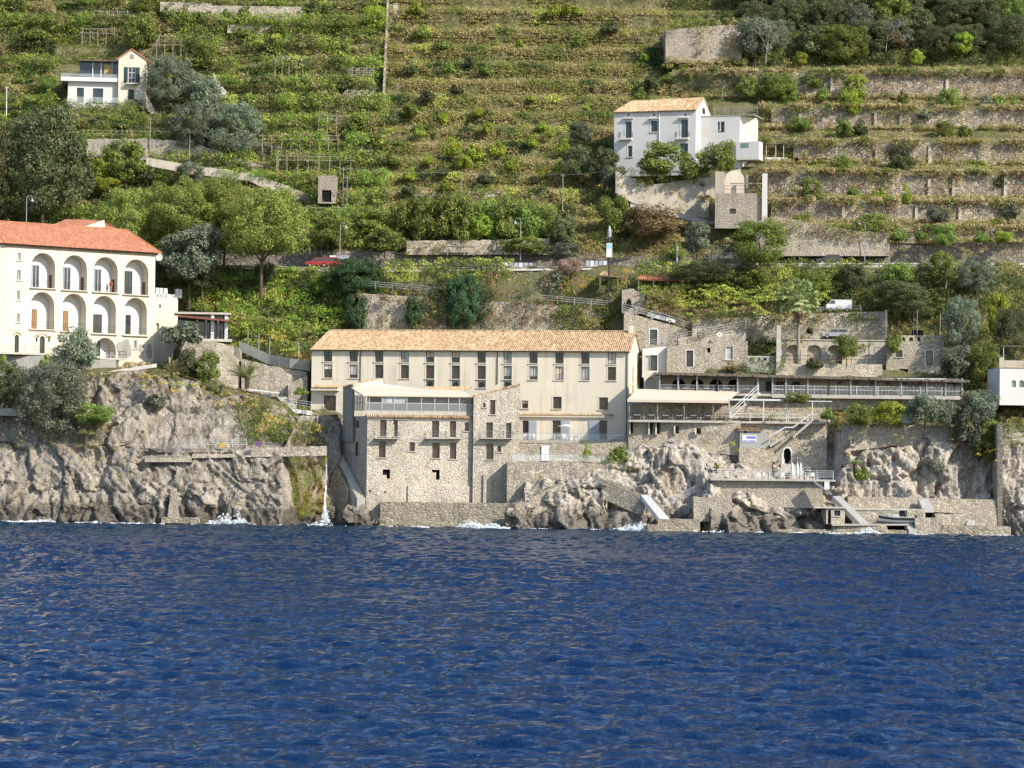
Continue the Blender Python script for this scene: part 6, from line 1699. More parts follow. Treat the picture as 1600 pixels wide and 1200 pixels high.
wall_thing('path_wall', 'lower pale path edge running down towards the small stone doorway', 'path wall', lin((225, 245), (300, 258), (390, 270), (450, 290), (500, 312), (610, 318)), lin((225, 258), (300, 272), (390, 283), (450, 312), (500, 332), (610, 328)), lambda x: Yh(x, 300) - 3.0, M_ruin, .8, (228, 612), step=8)
wall_thing('path_wall', 'sunlit path wall running left to right above the orchard', 'path wall', lin((545, 299), (700, 298), (830, 300), (880, 296)), lin((545, 306), (830, 307), (880, 303)), lambda x: Yh(x, 306) - 1.5, M_conc, .6, (545, 880), step=9)
F = Fac(503, 318, Yh(510, 310) - 7, 0)
house(F, 'stone_hut', 'small ruined stone hut with a black doorway beside the path', 'hut', 497, 525, 274, 318, 4, M_old, [(503, 297, 518, 315.5, 'v')])
wall_thing('boundary_wall', 'dark narrow stone wall climbing straight up between vineyard and grassy terraces', 'boundary wall', lambda x: 8, lambda x: 170, lambda x: Yh(600, 90), M_retain, 1, (598, 603), step=2) if False else None
t = MB(); 
for k in range(28):
    y = 168 - k * 5.7; a = W(597.5 + (168 - y) * .045, y, Yh(600, y) - 1.5); b = W(597.5 + (168 - y + 5.7) * .045, y - 5.7, Yh(600, y - 5.7) - 1.5)
    t.prism([a + Vector((0, 0, -3)), b + Vector((0, 0, -3)), b + Vector((0, 0, 2.4)), a + Vector((0, 0, 2.4))], (.4, 0, 0))
tag(t.build('boundary_wall', M_dry), 'narrow stone boundary wall climbing straight up between vineyard and grassy terraces', 'boundary wall')
t = thing('gate_pillar', 'pale square pillar at the top of the narrow boundary wall', 'pillar', W(618, 22, Yh(618, 22) - 2))
m = MB(); m.box(-.4, .4, -.4, .4, -.5, 1.7); m.build('shaft', M_conc, t); m = MB(); m.box(-.48, .48, -.48, .48, 1.7, 1.85); m.build('cap', M_conc, t)
wall_thing('buttress_wall', 'big smooth leaning retaining wall under grass at upper centre right', 'retaining wall', lin((1044, 46), (1110, 40), (1160, 38)), lin((1044, 98), (1160, 98)), lambda x: Yh(1100, 100) - 4, M_old, 9, (1040, 1160), step=7)
# ================================================================== white farmhouse
def farmhouse():
    Y = Yh(1050, 262) - 4
    F = Fac(959, 262, Y, -19)
    t = fthing('farmhouse', 'white two storey farmhouse with clay roof on the terraced slope', 'farmhouse', F)
    h = lambda x, y, w=0: (F.hit(x, y, w)[0], w, F.hit(x, y, w)[1])
    u1 = F.hit(1087, 220)[0]; ze = F.hit(1020, 174)[1]; D = 9.5; ap = F.hit(1107, 153, D / 2)[1]
    ws = [(977, 190, 987, 217, 'd'), (1017, 189, 1027.5, 206, 'w'), (1064, 187, 1075, 216, 'd'), (981, 228, 988, 245, 'w'), (1062, 224, 1075, 248, 'd')]
    rs = [F.rect(*w[:4]) for w in ws]
    m = MB(); holed(m, 0, u1, -1.5, ze, rs, 0, .3); shell(m, 0, u1, 0, D, -1.5, ze, top=False)
    m.poly([(u1, 0, ze), (u1, D, ze), (u1, D / 2, ap)])
    m.box(.2, u1 - .2, .6, D - .2, -1, ze - .1); m.build('wall', M_white, t)
    for w, r in zip(ws, rs): window(t, r, .18, M_greenp2, M_glass, (1, 0), .09, M_white, w[4] == 'w', name='window' if w[4] == 'w' else 'balcony_door')
    for (x0, x1, y) in ((969, 988.5, 216.5), (1057, 1077, 216)):
        c = F.rect(x0, y, x1, y + 2.5); m = MB(); m.box(c[0], c[1], -.95, 0, c[2], c[3]); bl = m.build('balcony', M_white, t); rail('railing', [(c[0], 0, c[3]), (c[0], -.9, c[3]), (c[1], -.9, c[3]), (c[1], 0, c[3])], 1.0, M_iron, 3, 2, .018, bl, bal=.2)
    for x0, x1, y in ((974, 990, 184.5), (1014, 1030, 185), (1061, 1077, 183.5)):
        c = F.rect(x0, y, x1, y + 1.3); m = MB(); m.box(c[0], c[1], -.4, 0, c[2], c[3]); m.build('hood', M_white, t)
    for x in (982, 1022, 1071): c = F.rect(x - 1.2, 178, x + 1.2, 181); m = MB(); m.box(c[0], c[1], -.02, .02, c[2], c[3]); m.build('vent', M_dark, t)
    u = F.hit(1030.5, 200)[0]; m = MB(); m.tube((u, -.1, 1.5), (u, -.1, ze), .07); m.build('drainpipe', M_wpaint, t)
    m = MB(); tile_slope(m, (-.2, -.4, ze + .02), (u1 + .1, -.4, ze + .02), (u1 + .1, D / 2, ap + .15), (1.6, D / 2, ap - .1)); tile_slope(m, (u1 + .1, D + .4, ze), (-.2, D + .4, ze), (1.6, D / 2, ap - .1), (u1 + .1, D / 2, ap + .15)); m.poly([(-.2, -.4, ze), (1.6, D / 2, ap - .1), (-.2, D + .4, ze)]); m.build('roof', M_tile, t)
    m = MB(); m.box(u1, u1 + .03, D * .42, D * .6, F.hit(1107, 172)[1], F.hit(1107, 163)[1]); m.build('gable_window', M_glass, t)
    # right wing
    a = u1; b = F.hit(1156, 220, 3)[0]; b2 = F.hit(1182, 220, 5.5)[0]; zw = F.hit(1130, 181, 3)[1]
    r2 = [F.rect(1121, 190, 1132, 207, 3.0)]
    m = MB(); holed(m, a + .003, b, -1, zw, r2, 3, .3); shell(m, a + .003, b, 3, 9, -1, zw); m.box(a + .2, b - .2, 3.5, 8.8, 0, zw - .1); wg = m.build('right_wing', M_white, t); window(wg, r2[0], 3.18, M_greenp2, M_glass, (1, 0), .09, M_white, True)
    m = MB(); m.prism([(b, 3.2, F.hit(1160, 242, 3)[1]), (b2, 5.5, F.hit(1180, 242, 5)[1]), (b2, 5.5, zw - .2), (b, 3.2, zw)], (-.5, 3, 0)); m.build('right_bay', M_ivory, t)
    m = MB(); m.box(a, b2 + .2, 2.9, 9.2, zw, zw + .1); m.build('flat_roof', M_conc, wg)
    m = MB(); c = F.rect(1150, 221, 1186, 240, 1.5); m.box(c[0], c[1], 1.5, 4, c[2] - 1, c[3]); lw = m.build('lean_to', M_white, t); r3 = F.rect(1158, 223.5, 1170, 230.5, 1.5); m = MB(); m.box(r3[0], r3[1], 1.45, 1.5, r3[2], r3[3]); m.build('window', M_greenglass, lw)
    rail('roof_fence', [(a + 2, 4, zw + .1), (b2, 6, zw + .1)], 1.6, M_steel, 2.2, 4, .02, t)
    m = MB(); c = F.rect(1097, 228, 1103, 246, 1.4); m.box(c[0], c[1], 2.9, 3.0, c[2], c[3]); m.build('door', M_greenp2, t)
M_greenp2 = plain('grey_green_paint', (.12, .17, .15), .5, .3)
farmhouse()
wall_thing('retaining_wall', 'smooth grey retaining wall with drain holes below the white farmhouse', 'retaining wall', lin((960, 265), (1010, 290), (1080, 280), (1120, 275), (1160, 262)), lin((960, 300), (990, 318), (1060, 334), (1160, 350)), lambda x: Yh(1050, 330) - 4.5, M_ruin, 5, (962, 1160), step=7)
wall_thing('ramp_wall', 'narrow grey path wall slanting down right to the ruined tower', 'path wall', lin((985, 318), (1060, 331), (1130, 350)), lin((985, 324), (1060, 340), (1130, 360)), lambda x: Yh(1050, 345) - 6, M_grey, 1.2, (985, 1135), step=6)
def ruin():
    Y = Yh(1150, 345) - 7
    F = Fac(1117, 347, Y, -6)
    t = fthing('ruined_tower', 'roofless weathered tower ruin with an arched white niche and one dark hole', 'ruin', F)
    u1 = F.hit(1183, 310)[0]; zt = F.hit(1150, 302)[1]; hz_ = F.rect(1140, 326, 1150, 334)
    m = MB(); holed(m, 0, u1, -1, zt, [hz_], 0, .7); shell(m, 0, u1, 0, 6, -1, zt); m.box(.3, u1 - .3, .7, 5.8, -.5, zt - .1); m.build('wall', M_old, t)
    c = F.rect(1117.5, 268, 1131, 302); m = MB(); m.box(c[0] + .003, c[1], .003, 2.2, zt, c[3]); m.build('left_pier', M_ruin, t)
    c = F.rect(1191, 271, 1199, 300, 0); m = MB(); m.box(c[0], c[1], 0, 1, 0, c[3]); m.build('right_pillar', M_white, t)
    c = F.rect(1132, 266, 1163, 302, 3.5); m = MB(); A = arch_pts(c[0], c[1], c[3] - 1.6, c[3], 10); m.prism([(c[0], 3.5, zt)] + [(x, 3.5, z) for x, z in A[::-1]] + [(c[1], 3.5, zt)], (0, .6, 0)); m.build('arched_niche', M_ivory, t)
    rail('railing', [(F.hit(1131, 300)[0], .1, zt), (u1 - .1, .1, zt)], 1.2, M_iron, 2, 2, .03, t)
    m = MB(); c = F.rect(1165, 272, 1169, 302, 2); m.box(c[0], c[1], 2, 2.3, zt, c[3]); m.box(F.hit(1140, 280, 2)[0], F.hit(1195, 280, 2)[0], 2.0, 2.2, c[3] - 1.6, c[3] - 1.4); m.build('pergola_frame', M_pole, t)
    m = MB(); m.prism([(u1, .5, 0), (u1 + 1.6, .5, 0), (u1 + 1.6, .5, zt * .6), (u1, .5, zt)], (0, 3, 0)); m.build('buttress', M_old, t)
ruin()
t = thing('rusty_shed', 'low shed with rusty patched sheet roof on the right terraces', 'shed', W(1240, 256, Yh(1265, 252) - 2))
wd = W(1298, 256, Yh(1265, 252) - 2).x - W(1240, 256, Yh(1265, 252) - 2).x
m = MB(); m.box(.4, wd - .4, .3, 2.6, -.4, 1.0); m.build('wall', M_dark, t)
m = MB(); rng = random.Random(4)
for k in range(8): m.mi = k % 2; u = wd * k / 8; m.prism([(u, -.2, .95 + rng.uniform(-.06, .06)), (u + wd / 8 - .01, -.2, .95), (u + wd / 8 - .01, 2.8, 1.65), (u, 2.8, 1.65)], (0, 0, .05))
m.build('roof', [M_rust, plain('pale_sheet', (.5, .42, .38))], t)
t = thing('white_pergola', 'small white post pergola with plants beside the farmhouse', 'pergola', W(1197, 246, Yh(1210, 245) - 3))
for x in (0, 1.6, 2.9):
    m = MB(); m.tube((x, 0, 0), (x, 0, 2.3), .05); m.build('post', M_wpaint, t)
m = MB(); m.box(-.2, 3.1, -.4, 1.6, 2.25, 2.35); m.build('beam', M_straw, t)
m = MB(); m.box(-.2, 3.2, -.3, 1.2, -1.5, 0); m.build('base_wall', M_white, t)
# tall wall blocks right of the tower
wall_thing('garden_wall', 'high rounded pale wall right of the ruined tower above the road', 'retaining wall', lin((1180, 346), (1215, 338), (1250, 345), (1290, 352), (1340, 361), (1367, 362), (1390, 364)), lin((1180, 400), (1390, 400)), lambda x: Yh(1290, 385) - 4.0, M_old, 5, (1182, 1392), step=8)
# dry stone terrace walls
for i, (k, lab) in enumerate(((0, 'lowest dry stone terrace wall above the tall road wall on the right'), (1, 'second dry stone terrace wall up on the right, below the rusty shed'), (2, 'third dry stone terrace wall up on the right, level with the ruined tower top'), (3, 'fourth dry stone terrace wall up on the right, level with the farmhouse'), (4, 'fifth dry stone terrace wall up on the right, level with the farmhouse roof'), (5, 'topmost dry stone terrace wall on the right, under the dark wood'))):
    rf, rt, tp, ft = LEDGE['R'][k]
    x0 = (1395, 1205, 1200, 1240, 1205, 1160)[i]
    wall_thing('dry_stone_wall', lab, 'terrace wall', lambda x, tp=tp, k=k: tp(x) + 1.5 + 6 * noise.noise(Vector((x * .03, k * 3.3, 1))), lambda x, ft=ft: ft(x) + 2, lambda x, ft=ft: Yh(x, ft(x)) - .7, M_dry, .9, (x0, 1850), step=7)
    if k in (1, 2, 3, 4, 5):
        xs = {1: (1318, 1362, 1432, 1456, 1500, 1545, 1590), 2: (1452, 1490, 1571), 3: (1370, 1415, 1453, 1536, 1580), 4: (1250, 1368, 1408, 1577), 5: (1300, 1342, 1480, 1560)}[k]
        for j, x in enumerate(xs[::2] if len(xs) > 5 else xs[:3]):
            m = MB(); Y = Yh(x, ft(x)) - 1.5; tq = tp(x) + 5 + 6 * random.random(); a = W(x - 2.8, ft(x) + 2, Y + .4); b = W(x + 2.8, ft(x) + 2, Y + .4); c = W(x + 2.0, tq, Y + .7); d = W(x - 2.0, tq, Y + .7)
            m.prism([a, b, c, d], (0, 1.0, 0)); tag(m.build('wall_buttress', M_ruin), 'pale pilaster, %s from the left on the %s dry stone terrace wall' % (nth[j], {1: 'second', 2: 'third', 3: 'fourth', 4: 'fifth', 5: 'topmost'}[k]), 'pilaster', 'pale pilasters on the dry stone walls')
for i, (x0, x1, yt, yb) in enumerate(((330, 480, 8, 30), (355, 470, 38, 52), (250, 330, 2, 18))):
    wall_thing('dry_stone_wall', ('long pale terrace wall at the top of the vineyard, upper of two', 'lower pale terrace wall at the top of the vineyard', 'short terrace wall at the top edge left of the vineyard walls')[i], 'terrace wall', lin((x0, yt), (x1, yt + 2)), lin((x0, yb), (x1, yb + 2)), lambda x, yb=yb: Yh(400, yb) - 2.5, M_retain, 1, (x0, x1), step=8)
wall_thing('terrace_wall', 'rubble terrace wall at the foot of the orchard above the road', 'terrace wall', lin((635, 376), (800, 374), (860, 372)), lin((635, 398), (860, 398)), lambda x: Yh(750, 396) - 2.0, M_retain, 1, (635, 862), step=8)
t = thing('garden_shelter', 'low wooden plank shelter under the orchard wall', 'shelter', W(698, 396, Yh(715, 396) - 4))
m = MB(); m.box(0, 4.4, -.5, 1.2, 1.1, 1.25); m.build('roof', M_pole, t)
for x in (.15, 2.8, 4.25): m = MB(); m.box(x - .06, x + .06, -.4, -.28, -.3, 1.1); m.build('post', M_pole, t)
# ================================================================== plants
# quick lookup of ground distance behind an image point
_gx = np.arange(-260, 1881, 20); _gy = np.arange(-60, 841, 12)
_G = np.array([[Yterr(x, y) for x in _gx] for y in _gy])
def Yg(px, py):
    i = min(max((py + 60) / 12, 0), len(_gy) - 1.001); j = min(max((px + 260) / 20, 0), len(_gx) - 1.001)
    a, b = int(i), int(j); u, v = i - a, j - b
    return (_G[a, b] * (1 - u) + _G[a + 1, b] * u) * (1 - v) + (_G[a, b + 1] * (1 - u) + _G[a + 1, b + 1] * u) * v

TAN = (.235, .19, .09); STRAW = (.26, .22, .12); OLV = (.17, .155, .052); GRN = (.105, .126, .027); YEL = (.235, .26, .055); DRK = (.026, .046, .014); MID = (.078, .095, .023); LIME = (.205, .225, .045); BRN = (.16, .11, .06); RUS = (.26, .13, .06); GRY = (.14, .15, .1); PNK = (.5, .33, .24); MOSS = (.2, .23, .03); OCH = (.3, .21, .05)

VINE = (.125, .19, .03)
class Cover:
    def __init__(s): s.P = []; s.N = []; s.S = []; s.C = []
    def clump(s, p, r, h, col, n, leaf, droop=False):
        leaf *= .8; n = int(n * 1.4)
        d = RNG.normal(size=(n, 3)); d /= np.linalg.norm(d, axis=1)[:, None]
        rr = RNG.uniform(.3, 1, n) ** .5
        if not droop: d[:, 2] = np.abs(d[:, 2]) * 1.3 - .25
        q = np.array(p) + d * rr[:, None] * np.array([r, r, h])
        s.P.append(q); s.N.append(d + np.array([0, -.2, .35])); s.S.append(np.full(n, leaf))
        s.C.append(np.array(col) * RNG.uniform(.7, 1.3, (n, 1)) * RNG.uniform(.9, 1.1, (n, 3)))
    def build(s, name, kind='stuff', aspect=.6, label=None, cat=None, mat=None, group=None):
        P = np.concatenate(s.P); N = np.concatenate(s.N); S = np.concatenate(s.S); C = np.concatenate(s.C)
        V, Q = leaf_quads(P, S, N, aspect)
        me = np_mesh(name, V, Q, mat or L_cover, np.repeat(C, 4, axis=0))
        o = bpy.data.objects.new(name, me); put(o); tag(o, label, cat, group, kind); return o

def pick(mix, px, py, k=0.0, sc_=.02):
    """colour from a palette, in drifts"""
    v = noise.noise(Vector((px * sc_, py * sc_ * 2.2, k))) * .9 + .5 + random.uniform(-.16, .16)
    v = min(max(v, 0), .999)
    tot = sum(w for _, w in mix); a = 0
    for c, w in mix:
        a += w / tot
        if v < a: return c
    return mix[-1][0]

def patch(cv, x0, y0, x1, y1, n, mix, r=(.5, 1.1), h=(.5, 1.0), leaf=.3, per=26, off=(.3, 1.5), ell=False, k=0.0, slope=0.0, gap=-9, Y0=None):
    i = 0
    while i < n:
        px = random.uniform(x0, x1); py = random.uniform(y0, y1)
        i += 1
        if ell and ((px - (x0 + x1) / 2) / ((x1 - x0) / 2)) ** 2 + ((py - (y0 + y1) / 2) / ((y1 - y0) / 2)) ** 2 > 1: continue
        if gap > -1 and noise.noise(Vector((px * .03, py * .05, k + 20))) < gap: continue
        py2 = py + slope * (px - x0)
        Y = (Y0 or Yg(px, py2)) - random.uniform(*off)
        cv.clump(W(px, py2, Y), random.uniform(*r), random.uniform(*h), pick(mix, px, py, k), per, leaf)

# grassy middle terraces
cv = Cover()
for k, (rf, rt, tp, ft) in enumerate(LEDGE['C']):
    hi = k / 16
    mix = [(DRK, 1.0), (GRN, 1.4), (OLV, 1.6), (TAN, 1.1 + (0 if hi < .2 else .5)), (OLV, .9), (YEL, .8)]
    for px in np.arange(592, 1062, 3.0):
        if 955 < px < 1190 and 150 < ft(px) < 275 and k in (4, 5, 6, 7, 8): continue
        for j in range(8):
            x = px + random.uniform(-3, 3)
            a, b = rf(x), rt(x); t = random.choice((0, .3, .6, .8, 1, 1, 1, 1.3, 1.3))
            if t < 1:
                if noise.noise(Vector((x * .025, k * 3.1, 8))) > .22: continue
                p = a.lerp(b, t) + Vector((0, -.3, 0)); s = .62
            elif t == 1: p = b + Vector((0, random.uniform(-.2, .8), .1)); s = 1
            else: p = b + Vector((0, random.uniform(.8, 2.6), .3)); s = 1.1
            col = pick(mix, x, k * 40, 1.0, .022)
            if t < 1 and random.random() < .5: col = OLV if random.random() < .6 else BRN
            tall = col in (GRN, YEL, DRK)
            cv.clump(p, random.uniform(.5, 1.1) * s, random.uniform(.5, 1.0) * s * (1.35 if tall else 1), col, 22, .34 if tall else .3)
cv.build('terrace_undergrowth')
# fine grass over the treads and banks
cv = Cover()
for key, x0, x1 in (('C', 592, 1062), ('R', 1050, 1640), ('L', -10, 602)):
    for k, (rf, rt, tp, ft) in enumerate(LEDGE[key]):
        nx = LEDGE[key][k + 1][0] if k + 1 < len(LEDGE[key]) else None
        if nx is None or ft(x0) < -20: continue
        for px in np.arange(x0, x1, 3.4):
            if 955 < px < 1184 and 160 < ft(px) < 345: continue
            for j in range(5 if key != 'L' else 2):
                x = px + random.uniform(-3, 3); b = rt(x); c = nx(x)
                t = random.random(); p = b.lerp(c, t) if t > .3 else rf(x).lerp(b, random.random()) + Vector((0, -.3, 0))
                cv.clump(p + Vector((0, -.1, .1)), random.uniform(.35, .7), random.uniform(.2, .45), pick([(GRN, 1.2), (OLV, 1.6), (TAN, 1.1), (STRAW, .6), (LIME, .8)], x, k * 40, 50 + k, .025), 11, .24)
cv.build('terrace_grass')
# dry grass and scrub of the right-hand terraces
cv = Cover()
for k, (rf, rt, tp, ft) in enumerate(LEDGE['R']):
    for px in np.arange(1052, 1670, 2.6):
        if px < 1184 and 170 < ft(px) < 345: continue
        for j in range(8):
            x = px + random.uniform(-3, 3)
            a, b = rf(x), rt(x); th = .75 + .55 * noise.noise(Vector((x * .015, k * 2.7, 6)))
            if k < 6:
                if random.random() < .6: p = b + Vector((0, random.uniform(-2.2, -.6), .1 - max(0, random.gauss(0, .55)) * th)); mix = [(OLV, 1.2), (TAN, 1.1), (STRAW, .9), (GRN, 1.2), (MID, .7)]; s = 1.05 * th
                else: p = a + Vector((0, random.uniform(-2.6, -1.0), -.1)); mix = [(GRN, 1.2), (OLV, 1.2), (STRAW, 1.2), (TAN, 1), (MID, .7)]; s = 1.35 * th
            else: p = a.lerp(b, random.random()) + Vector((0, random.uniform(-.6, 1), .2)); mix = [(DRK, 1.5), (MID, 1.2), (GRN, .7), (OLV, .6), (BRN, .3)]; s = 1.2
            if k < 6 and noise.noise(Vector((x * .03, k * 7.0, s > 1))) < -.18: continue
            c = pick(mix, x, k * 60, 2.0, .03)
            cv.clump(p, random.uniform(.35, .8) * s, random.uniform(.4, .85) * s, c, 18, .27)
    # creepers hanging on the wall faces
    if k < 6:
        for j in range(190):
            x = random.uniform(1160, 1610); q = random.random() ** 1.5
            if noise.noise(Vector((x * .02, k * 5.0, 3))) < -.02: continue
            p = rt(x).lerp(rf(x), q) + Vector((0, -1.75, 0)); cv.clump(p, random.uniform(.5, 1.1), random.uniform(.5, 1.0), pick([(BRN, 1), (OLV, 1.2), (GRN, 1), (RUS, .4)], x, k * 30, 5), 24, .26)
cv.build('dry_terrace_scrub')
# vineyard and lemon canopy of the left slope
cv = Cover()
for k, (rf, rt, tp, ft) in enumerate(LEDGE['L']):
    for px in np.arange(-60, 604, 2.9):
        y = tp(px)
        if 85 < px < 255 and 66 < y < 185: continue
        if 225 < px < 425 and 205 < y < 270 and px - 225 > (y - 205) * 3: continue
        g = noise.noise(Vector((px * .02, y * .03, 31)))
        mix = [(DRK, .6), (GRN, 1.0), (VINE, 1.9), (LIME, 1.3), (YEL, .7)] if px > 330 else [(DRK, .9), (MID, 1.5), (GRN, 1.3), (VINE, 1.2), (OLV, .7), (LIME, .4)]
        for j in range(9):
            x = px + random.uniform(-3, 3); a, b = rf(x), rt(x)
            if g > -.3 and random.random() < .85: p = b + Vector((0, random.uniform(-1.8, 3.2), random.uniform(.3, 2.5))); r_ = random.uniform(.6, 1.25); h_ = r_ * .7
            else: p = b + Vector((0, random.uniform(-.6, 1.5), random.uniform(-.6, .5))); r_ = random.uniform(.3, .7); h_ = r_; mix = [(OLV, 1), (TAN, .6), (GRN, 1), (DRK, 1)]
            if random.random() < .25: p = a.lerp(b, random.random()) + Vector((0, -.5, 0))
            cv.clump(p, r_, h_, pick(mix, x, y, 3.0, .018), 22, .34)
cv.build('vine_and_lemon_canopy')

# slope between hotel and road
cv = Cover()
LUSH = [(DRK, .8), (MID, 1.2), (VINE, 1.8), (LIME, 1.1)]
patch(cv, 285, 445, 365, 487, 130, [(GRN, 1), (RUS, 1.6), (BRN, .8), (MID, 1)], leaf=.34)
patch(cv, 285, 420, 600, 525, 1100, LUSH, (.6, 1.3), (.5, 1.0), .36, 28, (.5, 3.0), k=4)
patch(cv, 360, 490, 490, 548, 230, [(OLV, .8), (GRN, 1.2), (LIME, 1), (OCH, .5)], (.6, 1.1), (.3, .5), .34, 26, (6.0, 9.0), slope=.12, k=5)
patch(cv, 385, 535, 490, 600, 120, [(DRK, 1)], (.5, 1), (.5, .9), .3, 22, (.2, 1.0))  # all-dark leaves: the shadow beneath the vine roof put in as colour
patch(cv, 430, 418, 500, 442, 70, [(LIME, 1), (YEL, 1)], (.4, .8), (.4, .6), .28, 24, (.4, 1.2))
patch(cv, 500, 425, 600, 450, 60, [(MID, 1), (DRK, 1)], leaf=.3, off=(.8, 2.5))
patch(cv, 598, 406, 800, 440, 330, [(MID, .8), (GRN, 1), (LIME, 1.5), (YEL, .7)], (.4, .9), (.3, .7), .32, 24, (3.0, 7.0), k=6)
patch(cv, 640, 455, 690, 515, 60, [(BRN, 1), (OLV, 1), (DRK, .6)], (.4, .8), (.6, 1.0), .26, 20, (.4, 1.4), Y0=438)
patch(cv, 560, 455, 960, 525, 260, [(BRN, 1), (OLV, 1), (DRK, 1), (GRN, .8)], (.4, .8), (.5, 1.0), .26, 20, (.3, 1.4), gap=.0, Y0=438)
patch(cv, 760, 425, 880, 510, 170, [(BRN, 1.2), (RUS, .3), (GRY, 1), (OLV, .8)], (.4, 1), (.4, .9), .26, 18, (.2, 1.6), k=9, Y0=438)
patch(cv, 862, 480, 972, 516, 190, [(GRN, 1), (MID, 1), (OLV, .4)], (.5, .9), (.5, .8), .28, 28, (.2, 1.4), k=9, Y0=437.6)
patch(cv, 880, 425, 985, 455, 90, [(OCH, 1), (GRN, 1), (MID, 1)], (.4, .8), (.3, .6), .28, 22, (1.5, 3.5))
patch(cv, 995, 408, 1330, 475, 800, [(DRK, .8), (MID, 1.2), (GRN, 1.2), (LIME, 1), (YEL, .6)], (.5, 1.1), (.4, .9), .32, 26, (.6, 3.0), k=10)
patch(cv, 1000, 445, 1300, 470, 200, [(LIME, 1), (YEL, 1.3), (GRN, .6)], (.5, 1), (.25, .45), .32, 24, (2.5, 4.5), k=11)
patch(cv, 1055, 470, 1200, 492, 120, [(OLV, 1), (YEL, .7), (BRN, .7)], (.5, 1), (.25, .45), .3, 22, (2.0, 4.0), k=11)
patch(cv, 1060, 488, 1215, 545, 130, [(BRN, 1.4), (GRY, 1), (OLV, .4)], (.4, .9), (.4, .8), .17, 18, (2.5, 4.2), k=12)
patch(cv, 1300, 412, 1490, 492, 380, [(DRK, 1), (MID, 1.4), (GRN, 1), (OLV, .3)], (.6, 1.2), (.5, 1.0), .34, 28, (.6, 3.0), k=13)
patch(cv, 1470, 410, 1640, 640, 900, [(DRK, 1.2), (MID, 1.1), (OLV, .7), (GRN, .8), (OCH, .35)], (.6, 1.3), (.5, 1.1), .34, 28, (.5, 3.0), k=14)
patch(cv, 1080, 486, 1400, 505, 150, [(DRK, 1), (MID, 1), (OLV, 1)], (.4, .9), (.4, .8), .3, 24, (.0, 1.6), gap=-.15, k=31, Y0=430)
patch(cv, 1080, 500, 1400, 535, 110, [(BRN, 1), (GRY, .8), (OLV, 1), (MID, .6)], (.4, .9), (.4, .9), .24, 20, (.2, 1.2), gap=-.05, k=32, Y0=430)
patch(cv, 560, 452, 966, 475, 150, [(MID, 1), (OLV, 1), (BRN, .8), (DRK, .8)], (.4, .9), (.4, .9), .28, 22, (-.5, 1.5), k=33, gap=-.15, Y0=438)
patch(cv, 590, 470, 860, 520, 120, [(DRK, 1), (BRN, 1.1), (OLV, 1)], (.4, .9), (.6, 1.2), .27, 22, (.2, 1.4), k=34, gap=-.05, Y0=438)
patch(cv, 670, 430, 770, 516, 260, [(DRK, 1.4), (MID, 1)], (.4, .8), (.7, 1.3), .28, 26, (.6, 2.0), k=35, Y0=438.2, ell=True)
patch(cv, 500, 410, 604, 470, 200, [(DRK, 1.2), (MID, 1.2), (GRN, .4)], (.5, 1.0), (.5, 1.0), .3, 26, (2.0, 5.0), k=36, ell=True)
patch(cv, 1160, 560, 1230, 585, 40, [(MID, 1), (GRN, 1)], (.4, .8), (.4, .7), .28, 22, (4, 5.5))
patch(cv, 150, 352, 400, 408, 300, [(MID, 1), (GRN, 1.2), (VINE, 1.2)], (.6, 1.2), (.5, 1.0), .3, 26, (3.5, 7.0), k=61)
patch(cv, 1219, 526, 1386, 545, 60, [(OLV, 1), (GRN, 1), (YEL, .5)], (.3, .7), (.3, .6), .26, 22, (-.6, .6), gap=.0, k=62, Y0=423.6)
patch(cv, 1010, 448, 1060, 492, 110, [(BRN, 1), (OLV, 1), (GRN, 1)], (.4, .9), (.4, .8), .28, 22, (-.5, 1.0), k=63, Y0=433)
patch(cv, 240, 400, 330, 450, 160, [(DRK, 1.5), (MID, 1)], (.6, 1.2), (.5, 1.0), .32, 26, (.5, 2.5))
patch(cv, -20, 330, 330, 400, 420, [(DRK, 1.4), (MID, 1), (OLV, .5)], (.6, 1.2), (.5, 1.0), .32, 24, (.5, 2.5))
patch(cv, 1385, 488, 1482, 536, 150, [(MID, 1), (OLV, 1), (DRK, .8), (BRN, .6)], (.4, .9), (.4, .8), .28, 22, (.2, 1.5), k=51)
patch(cv, 1160, 528, 1222, 566, 90, [(MID, 1.2), (GRN, 1), (DRK, .6)], (.4, .9), (.4, .8), .28, 24, (.3, 2.0), k=52)
patch(cv, 60, 62, 190, 105, 260, [(MID, 1), (GRN, 1.2), (OLV, 1)], (.5, 1.0), (.5, .9), .3, 24, (.3, 2.0), k=53)
cv.build('hillside_scrub')
# banks above the road and round the houses
cv = Cover()
patch(cv, 880, 366, 1070, 404, 330, [(STRAW, 1), (TAN, 1.4), (BRN, 1), (OLV, .6)], (.4, .9), (.3, .7), .24, 20, (.3, 1.6), k=15)
patch(cv, 480, 335, 640, 390, 200, [(MID, 1), (GRN, 1.2), (OLV, .5)], (.5, 1.0), (.5, .9), .3, 24, (.3, 2.0), k=16)
patch(cv, 540, 300, 900, 330, 180, [(MID, 1), (GRN, 1), (OLV, 1), (BRN, .5)], (.4, .9), (.4, .8), .28, 22, (.3, 1.5), k=17)
patch(cv, 610, 380, 900, 400, 120, [(OLV, 1), (GRN, 1), (BRN, .8)], (.3, .6), (.3, .5), .24, 18, (.2, .8), k=17, gap=-.1, Y0=Yh(750, 396) - 2)
patch(cv, 975, 290, 1130, 345, 70, [(BRN, 1), (OLV, 1), (OCH, .6)], (.3, .7), (.3, .6), .24, 20, (4.5, 6.2), gap=.05)
patch(cv, 1060, 366, 1240, 404, 170, [(GRY, 1), (TAN, 1), (BRN, 1), (OLV, .6)], (.4, .8), (.3, .6), .24, 20, (.4, 2.0), k=18)
